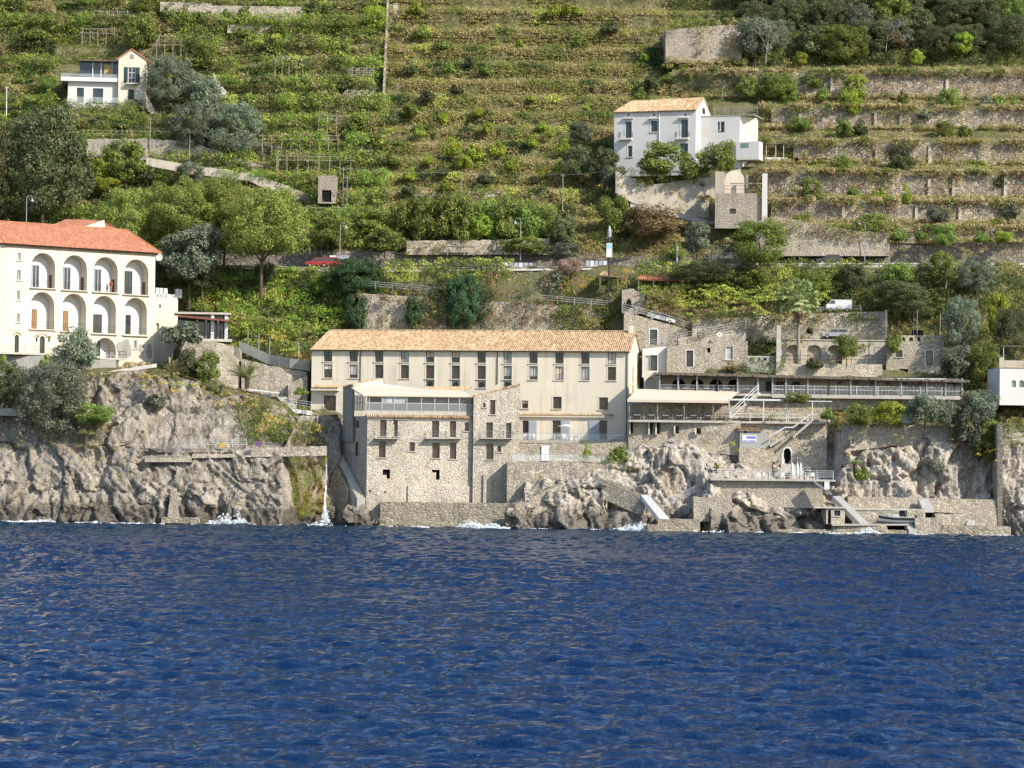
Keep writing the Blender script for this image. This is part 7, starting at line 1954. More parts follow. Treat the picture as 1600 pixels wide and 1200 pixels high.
patch(cv, 1200, 345, 1395, 372, 130, [(BRN, 1), (OLV, 1), (GRN, .6)], (.3, .7), (.3, .6), .24, 20, (.4, 1.2), gap=-.1, Y0=Yh(1290, 385) - 4)
patch(cv, 1180, 338, 1392, 362, 120, [(BRN, 1), (OLV, 1), (GRN, 1), (TAN, .8)], (.4, .8), (.3, .6), .26, 22, (-.8, .6), slope=.1, Y0=Yh(1290, 385) - 4)
patch(cv, 1390, 388, 1620, 402, 110, [(BRN, 1.4), (TAN, 1), (OLV, .6)], (.3, .6), (.3, .5), .22, 18, (.8, 1.4), gap=-.1)
patch(cv, 95, 158, 225, 205, 260, [(MID, 1.2), (GRN, 1.6), (DRK, .6)], (.5, 1.0), (.5, .9), .32, 28, (2.5, 5.5), k=19)
patch(cv, 135, 205, 270, 218, 80, [(GRN, 1), (LIME, .5), (OLV, .6)], (.4, .7), (.3, .5), .28, 20, (1, 3))
patch(cv, 140, 250, 420, 300, 190, [(OLV, 1.2), (TAN, .7), (MID, 1), (GRN, .8)], (.4, 1.0), (.4, .8), .28, 22, (3.2, 4.2), k=20, gap=-.05)
patch(cv, 1185, 235, 1260, 300, 120, [(MID, 1), (GRN, 1), (OCH, .6), (OLV, 1)], (.4, .9), (.4, .8), .28, 24, (1.0, 2.6), k=21)
patch(cv, 1045, 96, 1235, 165, 420, [(OLV, 1.2), (MID, 1.3), (GRN, 1), (TAN, .8), (BRN, .6), (DRK, .6)], (.5, 1.1), (.5, 1.0), .3, 24, (.3, 2.4), k=42)
patch(cv, 1036, 30, 1165, 46, 130, [(GRN, 1), (OLV, 1), (TAN, 1)], (.5, .9), (.4, .7), .28, 24, (-4, 1.0), k=43, Y0=Yh(1100, 100) - 4)
patch(cv, 1036, 92, 1165, 106, 90, [(GRN, 1), (OLV, 1), (TAN, 1)], (.5, .9), (.4, .7), .28, 24, (.4, 1.5), k=43, Y0=Yh(1100, 100) - 4)
patch(cv, 1090, 46, 1170, 100, 120, [(BRN, 1.2), (TAN, .8), (OLV, 1), (MID, .6)], (.4, .9), (.4, .9), .26, 22, (.2, 1.0), k=44, gap=-.1, Y0=Yh(1100, 100) - 4)
patch(cv, 1184, 168, 1262, 245, 190, [(OLV, 1.2), (TAN, 1), (GRN, .8), (BRN, .6)], (.4, .9), (.3, .7), .27, 22, (.5, 2.4), k=45)
patch(cv, 955, 262, 1110, 292, 110, [(OLV, 1), (MID, 1), (BRN, 1), (DRK, .6)], (.4, .9), (.3, .7), .27, 22, (-1.5, .8), k=46, Y0=Yh(1050, 330) - 4.5)
patch(cv, 985, 300, 1110, 335, 34, [(BRN, 1), (OCH, 1), (OLV, 1)], (.3, .6), (.3, .6), .24, 20, (.3, .7), k=47, gap=.05, Y0=Yh(1050, 330) - 4.5)
cv.build('bank_grass_and_scrub')
# plants on the sea cliffs
cv = Cover()
patch(cv, 372, 622, 505, 694, 330, [(OLV, 1), (MID, 1.2), (GRN, .8), (OCH, .7), (YEL, .3)], (.4, .9), (.4, .8), .28, 26, (.2, 1.3), k=22)
patch(cv, 100, 566, 330, 590, 480, [(OLV, 1), (TAN, .8), (MID, .8), (OCH, .5)], (.3, .8), (.25, .5), .26, 22, (.0, 2.5), k=37)
patch(cv, 330, 572, 490, 602, 420, [(OLV, 1.2), (MID, 1), (OCH, .5), (TAN, .8)], (.4, .8), (.3, .6), .26, 22, (.0, 2.0), k=38)
patch(cv, 340, 560, 500, 640, 260, [(OLV, 1.2), (MID, 1), (OCH, .6), (TAN, .6)], (.4, .8), (.3, .6), .26, 22, (.2, 2.0), k=38)
patch(cv, -20, 556, 130, 600, 160, [(MID, 1), (OLV, 1), (DRK, .8)], (.4, .9), (.3, .7), .28, 22, (.2, 2.5), k=39)
patch(cv, 1300, 618, 1640, 668, 420, [(OLV, 1), (MID, 1), (GRN, .8), (OCH, .5), (GRY, .6)], (.4, .9), (.3, .8), .28, 22, (.2, 2.6), k=41)
patch(cv, 215, 575, 365, 620, 110, [(OLV, 1.2), (MID, .6), (OCH, .6), (YEL, .5)], (.3, .7), (.3, .6), .24, 22, (.3, 1.2), k=23)
patch(cv, 230, 600, 340, 680, 50, [(OLV, 1), (MID, 1), (BRN, .8)], (.3, .7), (.3, .6), .22, 22, (.6, 1.6), k=24, gap=.05)
patch(cv, 0, 640, 190, 700, 130, [(OLV, 1), (BRN, 1), (MID, .8), (TAN, .6)], (.3, .8), (.3, .6), .24, 20, (.8, 1.9), k=25)
patch(cv, 100, 690, 230, 760, 16, [(OLV, 1), (MOSS, 1)], (.2, .45), (.2, .4), .2, 18, (1.0, 2.0))
patch(cv, 910, 690, 985, 735, 36, [(MID, 1), (GRN, 1.2), (OLV, 1)], (.3, .6), (.3, .6), .22, 22, (13, 14.5))
patch(cv, 1560, 620, 1640, 700, 110, [(GRY, 1), (OLV, 1), (BRN, .6), (YEL, .3)], (.3, .8), (.3, .7), .26, 22, (.5, 1.6), k=26)
patch(cv, 1320, 668, 1560, 720, 46, [(OLV, 1), (OCH, .6), (GRY, 1)], (.25, .6), (.2, .5), .22, 20, (2.0, 4.5), k=27, gap=.0)
for (px, py, r_) in ((1138, 662, .7), (1205, 652, .5), (1008, 692, .6), (1076, 699, .5), (1102, 692, .6), (1145, 695, .5), (1164, 697, .35), (1150, 705, .4), (1290, 645, .7), (1265, 640, .5), (1310, 675, .5), (846, 747, .35)):
    for q in range(5): cv.clump(W(px + random.uniform(-3, 3), py + random.uniform(-2, 2), (403.2 if px < 1160 else 403.8) if px > 900 else 401.6), r_, r_, pick([(MID, 1), (OLV, 1), (YEL, .5)], px, py), 16, .2)
cv.build('cliff_plants')
cv = Cover()
for i in range(520):
    px = random.uniform(448, 509); q = random.random(); py = 704 + q * 100
    if px > 488 and py > 720 and random.random() < .45: continue
    Y = Yg(px, py); 
    c = pick([(MOSS, 1.3), (GRN, .9), (OCH, .8), (BRN, .5)], px * 2.5, py, 40, .03)
    if px > 492 and py > 745: c = OCH
    cv.clump(W(px, py, 404.6 + q * .6 - (1.0 if q < .15 else 0)), random.uniform(.3, .7), random.uniform(.5, 1.0), c, 26, .17, True)
cv.build('cliff_moss')

# ------------------------------------------------------------------ single trees and shrubs
def T(name, cat, label, box, yb, mat, size='m', off=1.0, group=None, Y=None, bark=None, trunk=True):
    cx = (box[0] + box[2]) / 2
    return plant(name, cat, label, box, yb, Y or (Yg(cx, yb) - off), mat, size, group, bark, trunk)
T('evergreen_oak', 'tree', 'tallest dark evergreen tree, filling the left edge behind the red villa roof', (-8, 160, 142, 335), 352, L_oak, 'l', 8)
T('evergreen_oak', 'tree', 'dark tree cut by the left edge beside the giant evergreen', (-60, 185, 25, 350), 360, L_oak, 'l', 9)
G = 'umbrella pines behind the villa'
T('umbrella_pine', 'pine', 'leftmost umbrella pine, nearest the villa roof', (145, 284, 264, 412), 415, L_pine, 'p', 4, G)
T('umbrella_pine', 'pine', 'umbrella pine second from the left, highest rounded crown', (222, 272, 348, 390), 415, L_pine, 'p', 6, G)
T('umbrella_pine', 'pine', 'umbrella pine in the middle of the row, a little lower than its neighbours', (285, 310, 388, 420), 420, L_pine, 'p', 2, G)
T('umbrella_pine', 'pine', 'largest umbrella pine on the right with a bare leaning trunk by the road', (332, 277, 484, 436), 445, L_pine, 'p', 6, G)
T('olive_tree', 'olive tree', 'silvery loose olive tree in front of the umbrella pines', (248, 358, 345, 440), 470, L_olive, 'm', 4)
T('olive_tree', 'olive tree', 'pale feathery tree between silvery olive and pine trunk', (285, 345, 345, 420), 465, L_olive, 'm', 5)
T('shrub', 'shrub', 'dark green shrub under the largest umbrella pine', (290, 410, 345, 452), 462, L_oak, 'm', 4)
T('shrub', 'shrub', 'dark shady shrub beside the pine trunk', (395, 408, 432, 440), 446, L_oak, 'm', 3)
T('umbrella_pine', 'pine', 'umbrella pine at the back between the two tallest crowns', (300, 272, 400, 380), 400, L_pine, 'p', 9, G)
G = 'olive trees right of the cream hill house'
T('olive_tree', 'olive tree', 'tall grey olive right beside the cream hill house', (226, 85, 300, 165), 178, L_olive, 'l', 2, G)
T('olive_tree', 'olive tree', 'grey olive at the head of the slanting pale wall', (272, 108, 322, 160), 172, L_olive, 'm', 2.5, G)
T('olive_tree', 'olive tree', 'round small olive just left of the slanting pale wall', (295, 118, 352, 172), 185, L_olive, 'm', 3, G)
T('olive_tree', 'olive tree', 'wide grey olive, left half of the lowest clump above the path wall', (258, 158, 345, 235), 246, L_olive, 'l', 3.5, G)
T('olive_tree', 'olive tree', 'wide grey olive, right half of the lowest clump above the path wall', (325, 158, 412, 242), 252, L_olive, 'l', 3.5, G)
T('fig_tree', 'tree', 'mid green bushy tree in front of the crumbling path wall', (158, 214, 234, 282), 290, L_citrus, 'm', 5)
T('shrub', 'shrub', 'yellow green rounded shrub right of the giant evergreen, upper one', (138, 245, 182, 280), 292, L_bright, 'm', 5)
T('shrub', 'shrub', 'yellow green rounded shrub right of the giant evergreen, lower one', (142, 275, 190, 300), 305, L_bright, 'm', 5)
T('shrub', 'shrub', 'pale grey green shrub under the path wall above the pines', (270, 252, 322, 292), 296, L_olive, 'm', 5)
T('shrub', 'shrub', 'small dark shrub between fig tree and pale shrub', (216, 258, 246, 284), 290, L_oak, 's', 5)
T('hedge_tree', 'tree', 'dark leafy tree left of the cream hill house terrace', (60, 118, 94, 150), 165, L_citrus, 'm', 2)
T('citrus_tree', 'tree', 'dark round tree above the hill house roof, left', (28, 20, 95, 70), 80, L_citrus, 'm', 2)
T('citrus_tree', 'tree', 'mid green tree straight above the hill house roof', (190, 20, 248, 78), 88, L_citrus, 'm', 2)
T('citrus_tree', 'tree', 'green tree at the top edge above the hill house', (210, -10, 240, 25), 32, L_citrus, 'm', 2)
T('citrus_tree', 'tree', 'green tree between the pale top walls and the hill house', (295, 62, 345, 105), 115, L_citrus, 'm', 2)
T('shrub', 'shrub', 'orange yellow autumn shrub near the top left corner', (58, -4, 88, 32), 36, L_dry, 'm', 2)
T('citrus_tree', 'tree', 'bright bush on the upper pale terrace wall near the boundary wall', (565, 5, 605, 45), 48, L_bright, 'm', 2)
for i, (x0, y0, x1, y1) in enumerate(((250, 6, 278, 34), (276, 4, 300, 36), (300, 16, 322, 32), (345, 10, 362, 30), (368, 2, 396, 36), (305, 40, 330, 60), (365, 40, 395, 62), (425, 30, 450, 56), (520, 22, 545, 46), (440, 44, 462, 70))):
    T('citrus_tree', 'tree', 'small citrus tree by the pale top walls of the vineyard, %s from the left' % nth[i], (x0, y0, x1, y1), y1 + 3, L_citrus, 's', 3.2, 'small citrus trees by the top walls')
# orchard above the road
G = 'orchard trees above the road'
orch = ((612, 308, 650, 372), (640, 300, 682, 376), (676, 296, 718, 378), (708, 300, 744, 380), (738, 306, 776, 376), (772, 302, 812, 378), (806, 306, 840, 378), (832, 316, 864, 372))
for i, b in enumerate(orch):
    b = (b[0] - 9, b[1], b[2] + 9, b[3] + 4)
    T('orchard_tree', 'tree', 'dense green orchard tree above the long road wall, %s from the left' % nth[i], b, b[3] + 6, L_citrus, 'm', 1.5, G)
T('orchard_tree', 'tree', 'yellow leaved orchard tree among the green ones', (730, 334, 775, 368), 380, L_bright, 'm', 3.6)
T('orchard_tree', 'tree', 'round dark orchard tree standing alone left of the orchard row', (568, 352, 634, 394), 398, L_citrus, 'm', 3)
T('orchard_tree', 'tree', 'leafy tree on the left of the lone round orchard tree', (488, 335, 552, 386), 392, L_citrus, 'm', 2.5)
T('orchard_tree', 'tree', 'upper leafy tree left of the orchard under the path wall', (545, 322, 605, 362), 372, L_citrus, 'm', 2)
T('evergreen_bush', 'shrub', 'dark upright bush at the right end of the orchard', (860, 332, 902, 386), 392, L_oak, 'm', 2)
T('hedge', 'hedge', 'clipped low hedge under the right end of the orchard', (776, 370, 856, 396), 397, L_citrus, 'm', 2.8, trunk=False)
T('evergreen_bush', 'shrub', 'olive green trailing bush on the road bank below the dark bush', (850, 378, 910, 406), 406, L_olive, 'm', 3)
T('mound_shrub', 'shrub', 'big bright mound of shrub left of the ruined tower path', (932, 300, 985, 362), 368, L_citrus, 'm', 4)
T('mound_shrub', 'shrub', 'brownish half dry mound of shrub below the grey retaining wall', (970, 318, 1062, 372), 376, L_dry, 'm', 4)
T('olive_tree', 'olive tree', 'dusty olive bush on the bank right of the lantern pole', (1066, 342, 1112, 396), 402, L_olive, 'm', 3)
T('evergreen_bush', 'shrub', 'small dark bush by the slim sign post', (1040, 378, 1072, 410), 412, L_citrus, 's', 2)
T('fig_tree', 'fig tree', 'big rounded glossy fig tree under the ruined tower at the roadside', (1142, 342, 1234, 412), 416, L_citrus, 'l', 5)
T('farm_tree', 'tree', 'feathery light green tree in front of the farmhouse', (990, 218, 1066, 276), 278, L_citrus, 'm', 12)
T('farm_tree', 'tree', 'low leafy tree in front of the farmhouse corner', (1056, 232, 1112, 282), 282, L_citrus, 'm', 12)
T('farm_tree', 'tree', 'dark dense tree in front of the farmhouse right wing', (1100, 216, 1156, 272), 276, L_citrus, 'm', 12)
T('farm_tree', 'tree', 'dark olive clump at the left corner of the farmhouse', (915, 228, 972, 288), 298, L_oak, 'm', 3)
T('farm_tree', 'tree', 'dull green tree below the left corner of the farmhouse', (935, 255, 980, 300), 306, L_olive, 'm', 4)
T('farm_tree', 'tree', 'dark bushy tree on the terraces left of the farmhouse', (875, 225, 925, 280), 288, L_oak, 'm', 2)
T('farm_tree', 'tree', 'grey leaved bush on the terraces beyond the farmhouse left corner', (886, 190, 930, 222), 228, L_olive, 'm', 2)
# bright shrubs on the grassy middle slope
br = [(650, 2, 26), (745, 165, 22), (690, 175, 26), (705, 215, 36), (742, 222, 34), (775, 218, 34), (725, 240, 30), (848, 188, 20), (832, 210, 24), (858, 198, 22), (880, 218, 26), (812, 62, 16), (866, 6, 26), (888, 4, 26), (905, 8, 22), (1006, 82, 18), (830, 146, 16), (916, 162, 14), (668, 240, 22), (640, 262, 24), (800, 246, 26), (846, 260, 24), (700, 278, 26), (870, 252, 22), (655, 196, 22), (762, 190, 24)]
br.sort()
ords = nth + 'fifteenth sixteenth seventeenth eighteenth nineteenth twentieth'.split() + ['twenty-' + x for x in nth[:9]] + ['thirtieth'] + ['thirty-' + x for x in nth[:9]] + ['fortieth']
for i, (x, y, w) in enumerate(br): T('bright_shrub', 'shrub', 'yellow green shrub on the grassy middle slope, %s counting from the left' % ords[i], (x - w / 2, y - 2, x + w / 2, y + w * .95), y + w, L_bright, 's', 2.0, 'yellow green shrubs of the middle slope')
dk = [(660, 40, 30), (690, 60, 26), (640, 95, 30), (700, 98, 28), (735, 88, 24), (668, 140, 30), (715, 130, 26), (760, 100, 24), (640, 160, 34), (610, 175, 30), (905, 55, 30), (952, 30, 34), (1015, 118, 34), (1042, 112, 26), (1000, 138, 22), (760, 265, 34), (690, 258, 26), (720, 300, 28), (612, 235, 36), (588, 210, 34), (570, 220, 34), (640, 285, 28), (540, 120, 34), (560, 180, 40), (512, 130, 36)]
dk.sort()
for i, (x, y, w) in enumerate(dk): T('dark_shrub', 'shrub', 'dark green bush on the middle slope, %s counting from the left' % ords[i], (x - w / 2, y - 2, x + w / 2, y + w * .8), y + w * .9, (L_citrus, L_oak)[i % 2], 's', 1.6, 'dark bushes of the middle slope')
# shrubs on the dry stone terraces
sh = [(1330, 145, 44, 42, 2), (1334, 118, 40, 40, 2), (1482, 138, 40, 44, 0), (1284, 138, 30, 28, 0), (1412, 140, 22, 32, 0), (1515, 106, 30, 28, 1), (1562, 148, 28, 30, 0), (1586, 154, 22, 24, 0), (1250, 184, 34, 22, 0), (1318, 186, 32, 38, 0), (1345, 188, 28, 32, 1), (1478, 190, 36, 32, 0), (1508, 196, 26, 26, 0), (1405, 226, 48, 52, 1), (1314, 244, 40, 36, 0), (1290, 262, 28, 22, 1), (1266, 280, 42, 38, 0), (1332, 292, 26, 30, 0), (1372, 290, 28, 36, 2), (1415, 288, 22, 46, 2), (1562, 276, 24, 22, 1), (1253, 334, 38, 32, 0), (1362, 335, 60, 42, 0), (1330, 350, 36, 26, 0), (1404, 358, 32, 26, 0), (1475, 352, 38, 40, 0), (1440, 362, 24, 18, 0), (1532, 362, 28, 24, 0), (1568, 362, 34, 20, 2), (1466, 326, 44, 28, 3), (1214, 118, 70, 44, 0), (1170, 120, 40, 40, 0), (1232, 140, 34, 26, 0), (1268, 118, 40, 24, 0), (1540, 150, 22, 22, 3), (1446, 170, 26, 22, 3), (1580, 320, 34, 22, 3)]
sh.sort()
for i, (x, y, w, h, c) in enumerate(sh):
    T('terrace_shrub', 'shrub', '%s shrub on the dry stone terraces at right, %s counting from the left' % (('green', 'dark green', 'bright green', 'grey green')[c], ords[i]), (x - w / 2, y - h * .1, x + w / 2, y + h * .85), y + h * .95, (L_citrus, L_oak, L_bright, L_olive)[c], 's' if w < 34 else 'm', 2.6, 'shrubs on the dry stone terraces')
# the dark wood at the top right
wood = []
for j, (yy, n, x0) in enumerate(((-34, 9, 1190), (-8, 9, 1172), (28, 9, 1186), (62, 8, 1200))):
    for i in range(n): wood.append((x0 + i * 52 + random.uniform(-12, 12), yy + random.uniform(-8, 8), random.uniform(56, 84), random.uniform(50, 70), j))
wood.sort(key=lambda q: (q[4], q[0])); cnt = {}
for (x, y, w, h, j) in wood:
    cnt[j] = cnt.get(j, 0) + 1
    m = random.choice((L_oak, L_oak, L_oak, L_citrus, L_olive))
    T('wood_tree', 'tree', '%s evergreen of the dark wood at upper right, %s row from the top' % (ords[cnt[j] - 1], ('top edge', 'second', 'third', 'lowest')[j]), (x - w / 2, y - h / 2, x + w / 2, y + h / 2), y + h * .55, m, 'l' if w > 68 else 'm', 1.0, 'trees of the dark wood')
for i, (x, y, w, h, m_, l) in enumerate(((1298, 12, 34, 26, L_dry, 'tan dead leaved tree in the dark wood near the top edge'), (1330, 75, 30, 22, L_dry, 'reddish brown bush at the foot of the dark wood'), (1502, 66, 34, 34, L_bright, 'yellowish tree at the foot of the dark wood'), (1400, 62, 30, 26, L_dry, 'brown bush in the middle of the foot of the dark wood'), (1180, 55, 60, 70, L_olive, 'loose greyish tree at the left end of the dark wood'), (1250, 92, 26, 24, L_bright, 'small light green tree left below the dark wood'), (1432, 88, 24, 26, L_bright, 'small light green bush under the middle of the dark wood'))):
    T('wood_tree', 'tree', l, (x - w / 2, y - h / 2, x + w / 2, y + h / 2), y + h * .6, m_, 'm', 4)
# shrubs around the restaurant and the right cliff
for (b, yb, m_, sz, off, l) in (
    ((1322, 628, 1366, 668), 672, L_citrus, 'm', None, 'green rounded shrub left of the wire cage, first under the thatched terrace'),
    ((1362, 625, 1412, 664), 668, L_bright, 'm', None, 'lighter leafy shrub just left of the wire cage'),
    ((1412, 612, 1478, 662), 668, L_olive, 'm', None, 'wide grey green olive bush right of the wire cage'),
    ((1462, 622, 1506, 668), 672, L_olive, 'm', None, 'darker olive bush in the middle of the row under the thatched terrace'),
    ((1488, 630, 1540, 700), 704, L_olive, 'm', None, 'tall pale olive hanging over the right-hand rubble wall'),
    ((1498, 605, 1562, 660), 668, L_olive, 'm', None, 'grey olive tree at the right end of the thatched terrace'),
    ((1525, 655, 1562, 690), 694, L_citrus, 'm', None, 'bright green bush beside the tall thin cliff wall, upper'),
    ((1518, 684, 1560, 720), 722, L_citrus, 'm', None, 'bright green bush beside the tall thin cliff wall, lower'),
    ((1495, 610, 1520, 640), 645, L_dry, 's', None, 'small orange brown shrub at the right end of the railing'),
    ((1484, 660, 1525, 700), 704, L_olive, 's', None, 'pale wispy shrub on the rubble wall near the bright bushes'),
    ((1331, 722, 1360, 756), 760, L_citrus, 's', None, 'green bush clinging to the left of the right-hand cliff'),
    ((1452, 715, 1478, 742), 744, L_olive, 's', None, 'thin olive bush clinging to the middle of the right-hand cliff')):
    T('shrub', 'shrub', l, b, yb, m_, sz, Y=(399.6 if b[0] < 1480 else 399.2) if yb < 720 or b[0] > 1500 else 395.2)
T('climbing_plant', 'climbing plant', 'leafy creeper hanging from the white pergola beam over the stairs', (1222, 612, 1270, 632), 655, L_citrus, 'm', Y=404.5, trunk=False)
T('shrub', 'shrub', 'small green tree right of the white handrail', (1280, 632, 1306, 660), 664, L_citrus, 's', Y=403.2)
T('olive_tree', 'olive tree', 'tall grey olive right of the pierced parapet house, upper crown', (1470, 460, 1535, 545), 580, L_olive, 'l', Y=420)
T('olive_tree', 'olive tree', 'grey olive in front of the pierced parapet house corner, lower crown', (1465, 535, 1525, 592), 606, L_olive, 'm', Y=417)
T('olive_tree', 'olive tree', 'dusty olive high above the pierced parapet house', (1490, 405, 1560, 460), 480, L_olive, 'l', 2)
T('evergreen_oak', 'tree', 'green leafy tree between olive and right-hand white house', (1510, 530, 1568, 600), 620, L_citrus, 'l', Y=416)
T('evergreen_oak', 'tree', 'dark tree above the right-hand white house', (1545, 480, 1610, 560), 580, L_oak, 'l', 5)
T('climbing_plant', 'climbing plant', 'yellow orange vine tree above the right-hand white house', (1540, 455, 1580, 520), 540, L_bright, 'm', 5)
T('climbing_plant', 'climbing plant', 'green creeper falling over the left corner of the pierced parapet', (1382, 520, 1408, 552), 560, L_citrus, 'm', Y=421, trunk=False)
T('shrub', 'shrub', 'bushy climbing plant between blind arches and parapet house', (1304, 520, 1342, 562), 570, L_citrus, 'm', Y=421.5)
T('shrub', 'shrub', 'dark flowering bush spilling over the railed stone wall', (1258, 555, 1290, 580), 582, L_oak, 's', Y=420.6, trunk=False)
T('shrub', 'shrub', 'small shrub on the stone house front by the thatched roof', (1126, 565, 1158, 581), 584, L_dry, 's', Y=420.8, trunk=False)
T('shrub', 'shrub', 'dark small round plant on the wall right of the fan palm', (1257, 510, 1272, 524), 527, L_oak, 's', Y=428.5)
T('garden_tree', 'tree', 'dark spreading tree in the garden above the white van', (1312, 410, 1356, 452), 466, L_oak, 'm', 2)
T('garden_tree', 'tree', 'light green tree above the van, middle of the garden', (1375, 408, 1428, 448), 460, L_citrus, 'm', 2)
T('garden_tree', 'tree', 'broad dark tree behind the satellite dish', (1350, 438, 1460, 488), 498, L_oak, 'l', 3)
T('garden_tree', 'tree', 'vine covered arch tree at the right of the tall road wall', (1448, 390, 1492, 440), 450, L_citrus, 'm', 3)
T('garden_tree', 'tree', 'green tree in the garden left of the fan palm crown', (1150, 415, 1210, 452), 462, L_citrus, 'm', 2)
T('garden_tree', 'tree', 'light tree behind the fan palm', (1240, 422, 1302, 462), 472, L_citrus, 'm', 2)
T('garden_tree', 'tree', 'dark vine tree right of the red canopy', (1042, 408, 1140, 445), 455, L_oak, 'l', 2)
T('flowering_shrub', 'shrub', 'pink blossoming shrub on the road parapet left of the white panels', (868, 402, 912, 436), 442, leafmat('blossom_leaves', (.2, .14, .08), (.5, .36, .26), (.68, .5, .38)), 'm', Y=442)
T('creeper_mound', 'creeper', 'dark rounded mound of creeper hanging over the road by the red cars', (506, 402, 600, 462), 470, L_dark, 'l', Y=440.5, trunk=False)
T('creeper', 'creeper', 'dark hanging creeper curtain above the middle of the hotel roof', (690, 426, 756, 516), 520, L_dark, 'l', Y=436.8, trunk=False)
T('creeper', 'creeper', 'dark creeper falling left of the pale lane wall', (535, 455, 575, 520), 524, L_dark, 'm', Y=437, trunk=False)
T('creeper', 'creeper', 'thin dark creeper on the pale lane wall between two larger ones', (630, 460, 662, 516), 520, L_dark, 'm', Y=437.2, trunk=False)
# left cliff trees
T('cliff_tree', 'tree', 'dark tree at the left edge under the villa terrace', (-30, 560, 42, 640), 648, L_oak, 'l', Y=412)
T('cliff_tree', 'tree', 'large grey green tree on the cliff below the villa', (22, 560, 134, 678), 676, L_olive, 'l', Y=408.5)
T('cliff_tree', 'tree', 'small bright green bush on the villa terrace edge, left', (-4, 552, 14, 578), 582, L_pine, 's', Y=415)
T('cliff_tree', 'tree', 'bright green bush on the villa terrace edge under the arched door', (60, 548, 92, 585), 590, L_pine, 's', Y=414)
T('olive_tree', 'olive tree', 'wispy olive in front of the villa loggias', (84, 506, 152, 582), 592, L_olive, 'm', Y=414.5)
T('olive_tree', 'olive tree', 'bare thin grey tree between villa and pavilion', (248, 500, 318, 545), 566, L_olive, 's', Y=424)
T('shrub', 'shrub', 'dark green dense bush on the cliff under the pavilion', (304, 545, 346, 600), 604, L_citrus, 'm', Y=417.5)
T('shrub', 'shrub', 'brownish bush left of the dense dark bush under the pavilion', (276, 540, 310, 590), 596, L_oak, 'm', Y=418.5)
T('shrub', 'shrub', 'broad green bush on the cliff left of the path', (116, 628, 182, 664), 668, L_citrus, 'm', Y=408)
T('shrub', 'shrub', 'small bush on the pale cliff below the agave', (228, 612, 262, 640), 644, L_olive, 's', Y=412)
T('sapling', 'sapling', 'slim upright cypress like plant beside the lower deck ramp', (910, 690, 924, 722), 724, L_bright, 's', Y=404)
T('shrub', 'shrub', 'light green bamboo like shrub at the right end of the lower deck', (950, 694, 984, 728), 732, L_citrus, 's', Y=402.5)
T('potted_shrub', 'shrub', 'clipped dark shrub at the hotel entrance', (458, 602, 484, 620), 640, L_citrus, 's', Y=421)

# ------------------------------------------------------------------ palms, agave, bare trees, poles
def frond(m, base, az, el, L, w, sag, n=7, fan=False):
    base = Vector(base); d = Vector((math.cos(az), math.sin(az), 0)); pts = []
    for i in range(n + 1):
        t = i / n; pts.append(base + d * (L * t * math.cos(el * (1 - t * .3))) + Vector((0, 0, L * t * math.sin(el) - sag * t * t * L)))
    sd_ = Vector((-d.y, d.x, 0))
    for i in range(n):
        a, b = pts[i], pts[i + 1]; t = (i + .5) / n
        for s in (-1, 1):
            for q in range(2):
                o = a.lerp(b, q / 2); wd = w * math.sin(math.pi * min(1, t * .9 + .12)); tip = o + sd_ * s * wd + (b - a).normalized() * wd * .7 + Vector((0, 0, -wd * .35))
                m.poly([o, a.lerp(b, q / 2 + .42), tip])
    m.tube(pts[0], pts[2], .03, .02, 4, False)
PALM = leafmat('palm_leaves', (.17, .21, .08), (.34, .38, .15), (.52, .54, .26)); DEAD = leafmat('dead_fronds', (.2, .14, .08), (.36, .26, .16), (.5, .38, .24))
def fan_palm():
    p = W(1247, 575, 422.5); t = thing('fan_palm', 'tall fan palm with a shaggy skirt of dead fronds beside the slim pillar', 'palm', p)
    H = W(1247, 468, 422.5).z - p.z
    m = MB()
    for k in range(10): m.tube((0, 0, H * k / 10), (.03 * math.sin(k), 0, H * (k + 1) / 10), .28 - .006 * k, .27 - .006 * k, 9, False)
    m.build('trunk', M_palebark, t, True)
    m = MB(); rng = random.Random(5)
    for k in range(70):
        az = rng.uniform(0, 6.28); el = rng.uniform(-.55, 1.4); L = rng.uniform(1.9, 2.7); c = Vector((math.cos(az) * math.cos(el), math.sin(az) * math.cos(el), math.sin(el)))
        a = Vector((0, 0, H)) + c * .2; e = a + c * L; m.tube(a, e, .025, n=4, caps=False)
        s = c.cross(Vector((0, 0, 1))).normalized(); u = s.cross(c)
        for j in range(11):
            th = (j - 5) * .24; dr = c * math.cos(th) + s * math.sin(th); tip = e + dr * rng.uniform(.9, 1.25) + Vector((0, 0, -.3 - .2 * abs(th))); b1 = e + dr * .5; w_ = dr.cross(u).normalized() * .16
            m.poly([e - c * .1, b1 + w_, tip, b1 - w_])
    m.build('crown', PALM, t)
    m = MB()
    for k in range(150):
        az = rng.uniform(0, 6.28); z = H - rng.uniform(-.2, 2.6); r0 = .3; d = Vector((math.cos(az), math.sin(az), 0)); a = Vector((0, 0, z)) + d * r0; e = a + d * rng.uniform(.3, .75) + Vector((0, 0, -rng.uniform(.9, 1.7))); s = Vector((-d.y, d.x, 0)) * .16
        m.poly([a - s * .3, a + s * .3, e + s, e - s])
    m.build('dead_skirt', DEAD, t)
fan_palm()
def date_palm(px, py, Y, L, label, n=34, seed=1):
    p = W(px, py, Y); t = thing('date_palm', label, 'palm', p); rng = random.Random(seed)
    m = MB(); m.tube((0, 0, -.5), (0, 0, .9), .3, .36, 10); m.build('trunk', M_bark, t)
    m = MB()
    for k in range(n): frond(m, (0, 0, .9), rng.uniform(0, 6.28), rng.uniform(.5, 1.35), L * rng.uniform(.8, 1.1), .5, .38)
    m.build('crown', PALM, t)
date_palm(386, 602, 420.0, 4.7, 'small date palm with arching fronds in front of the stone wall', 38)
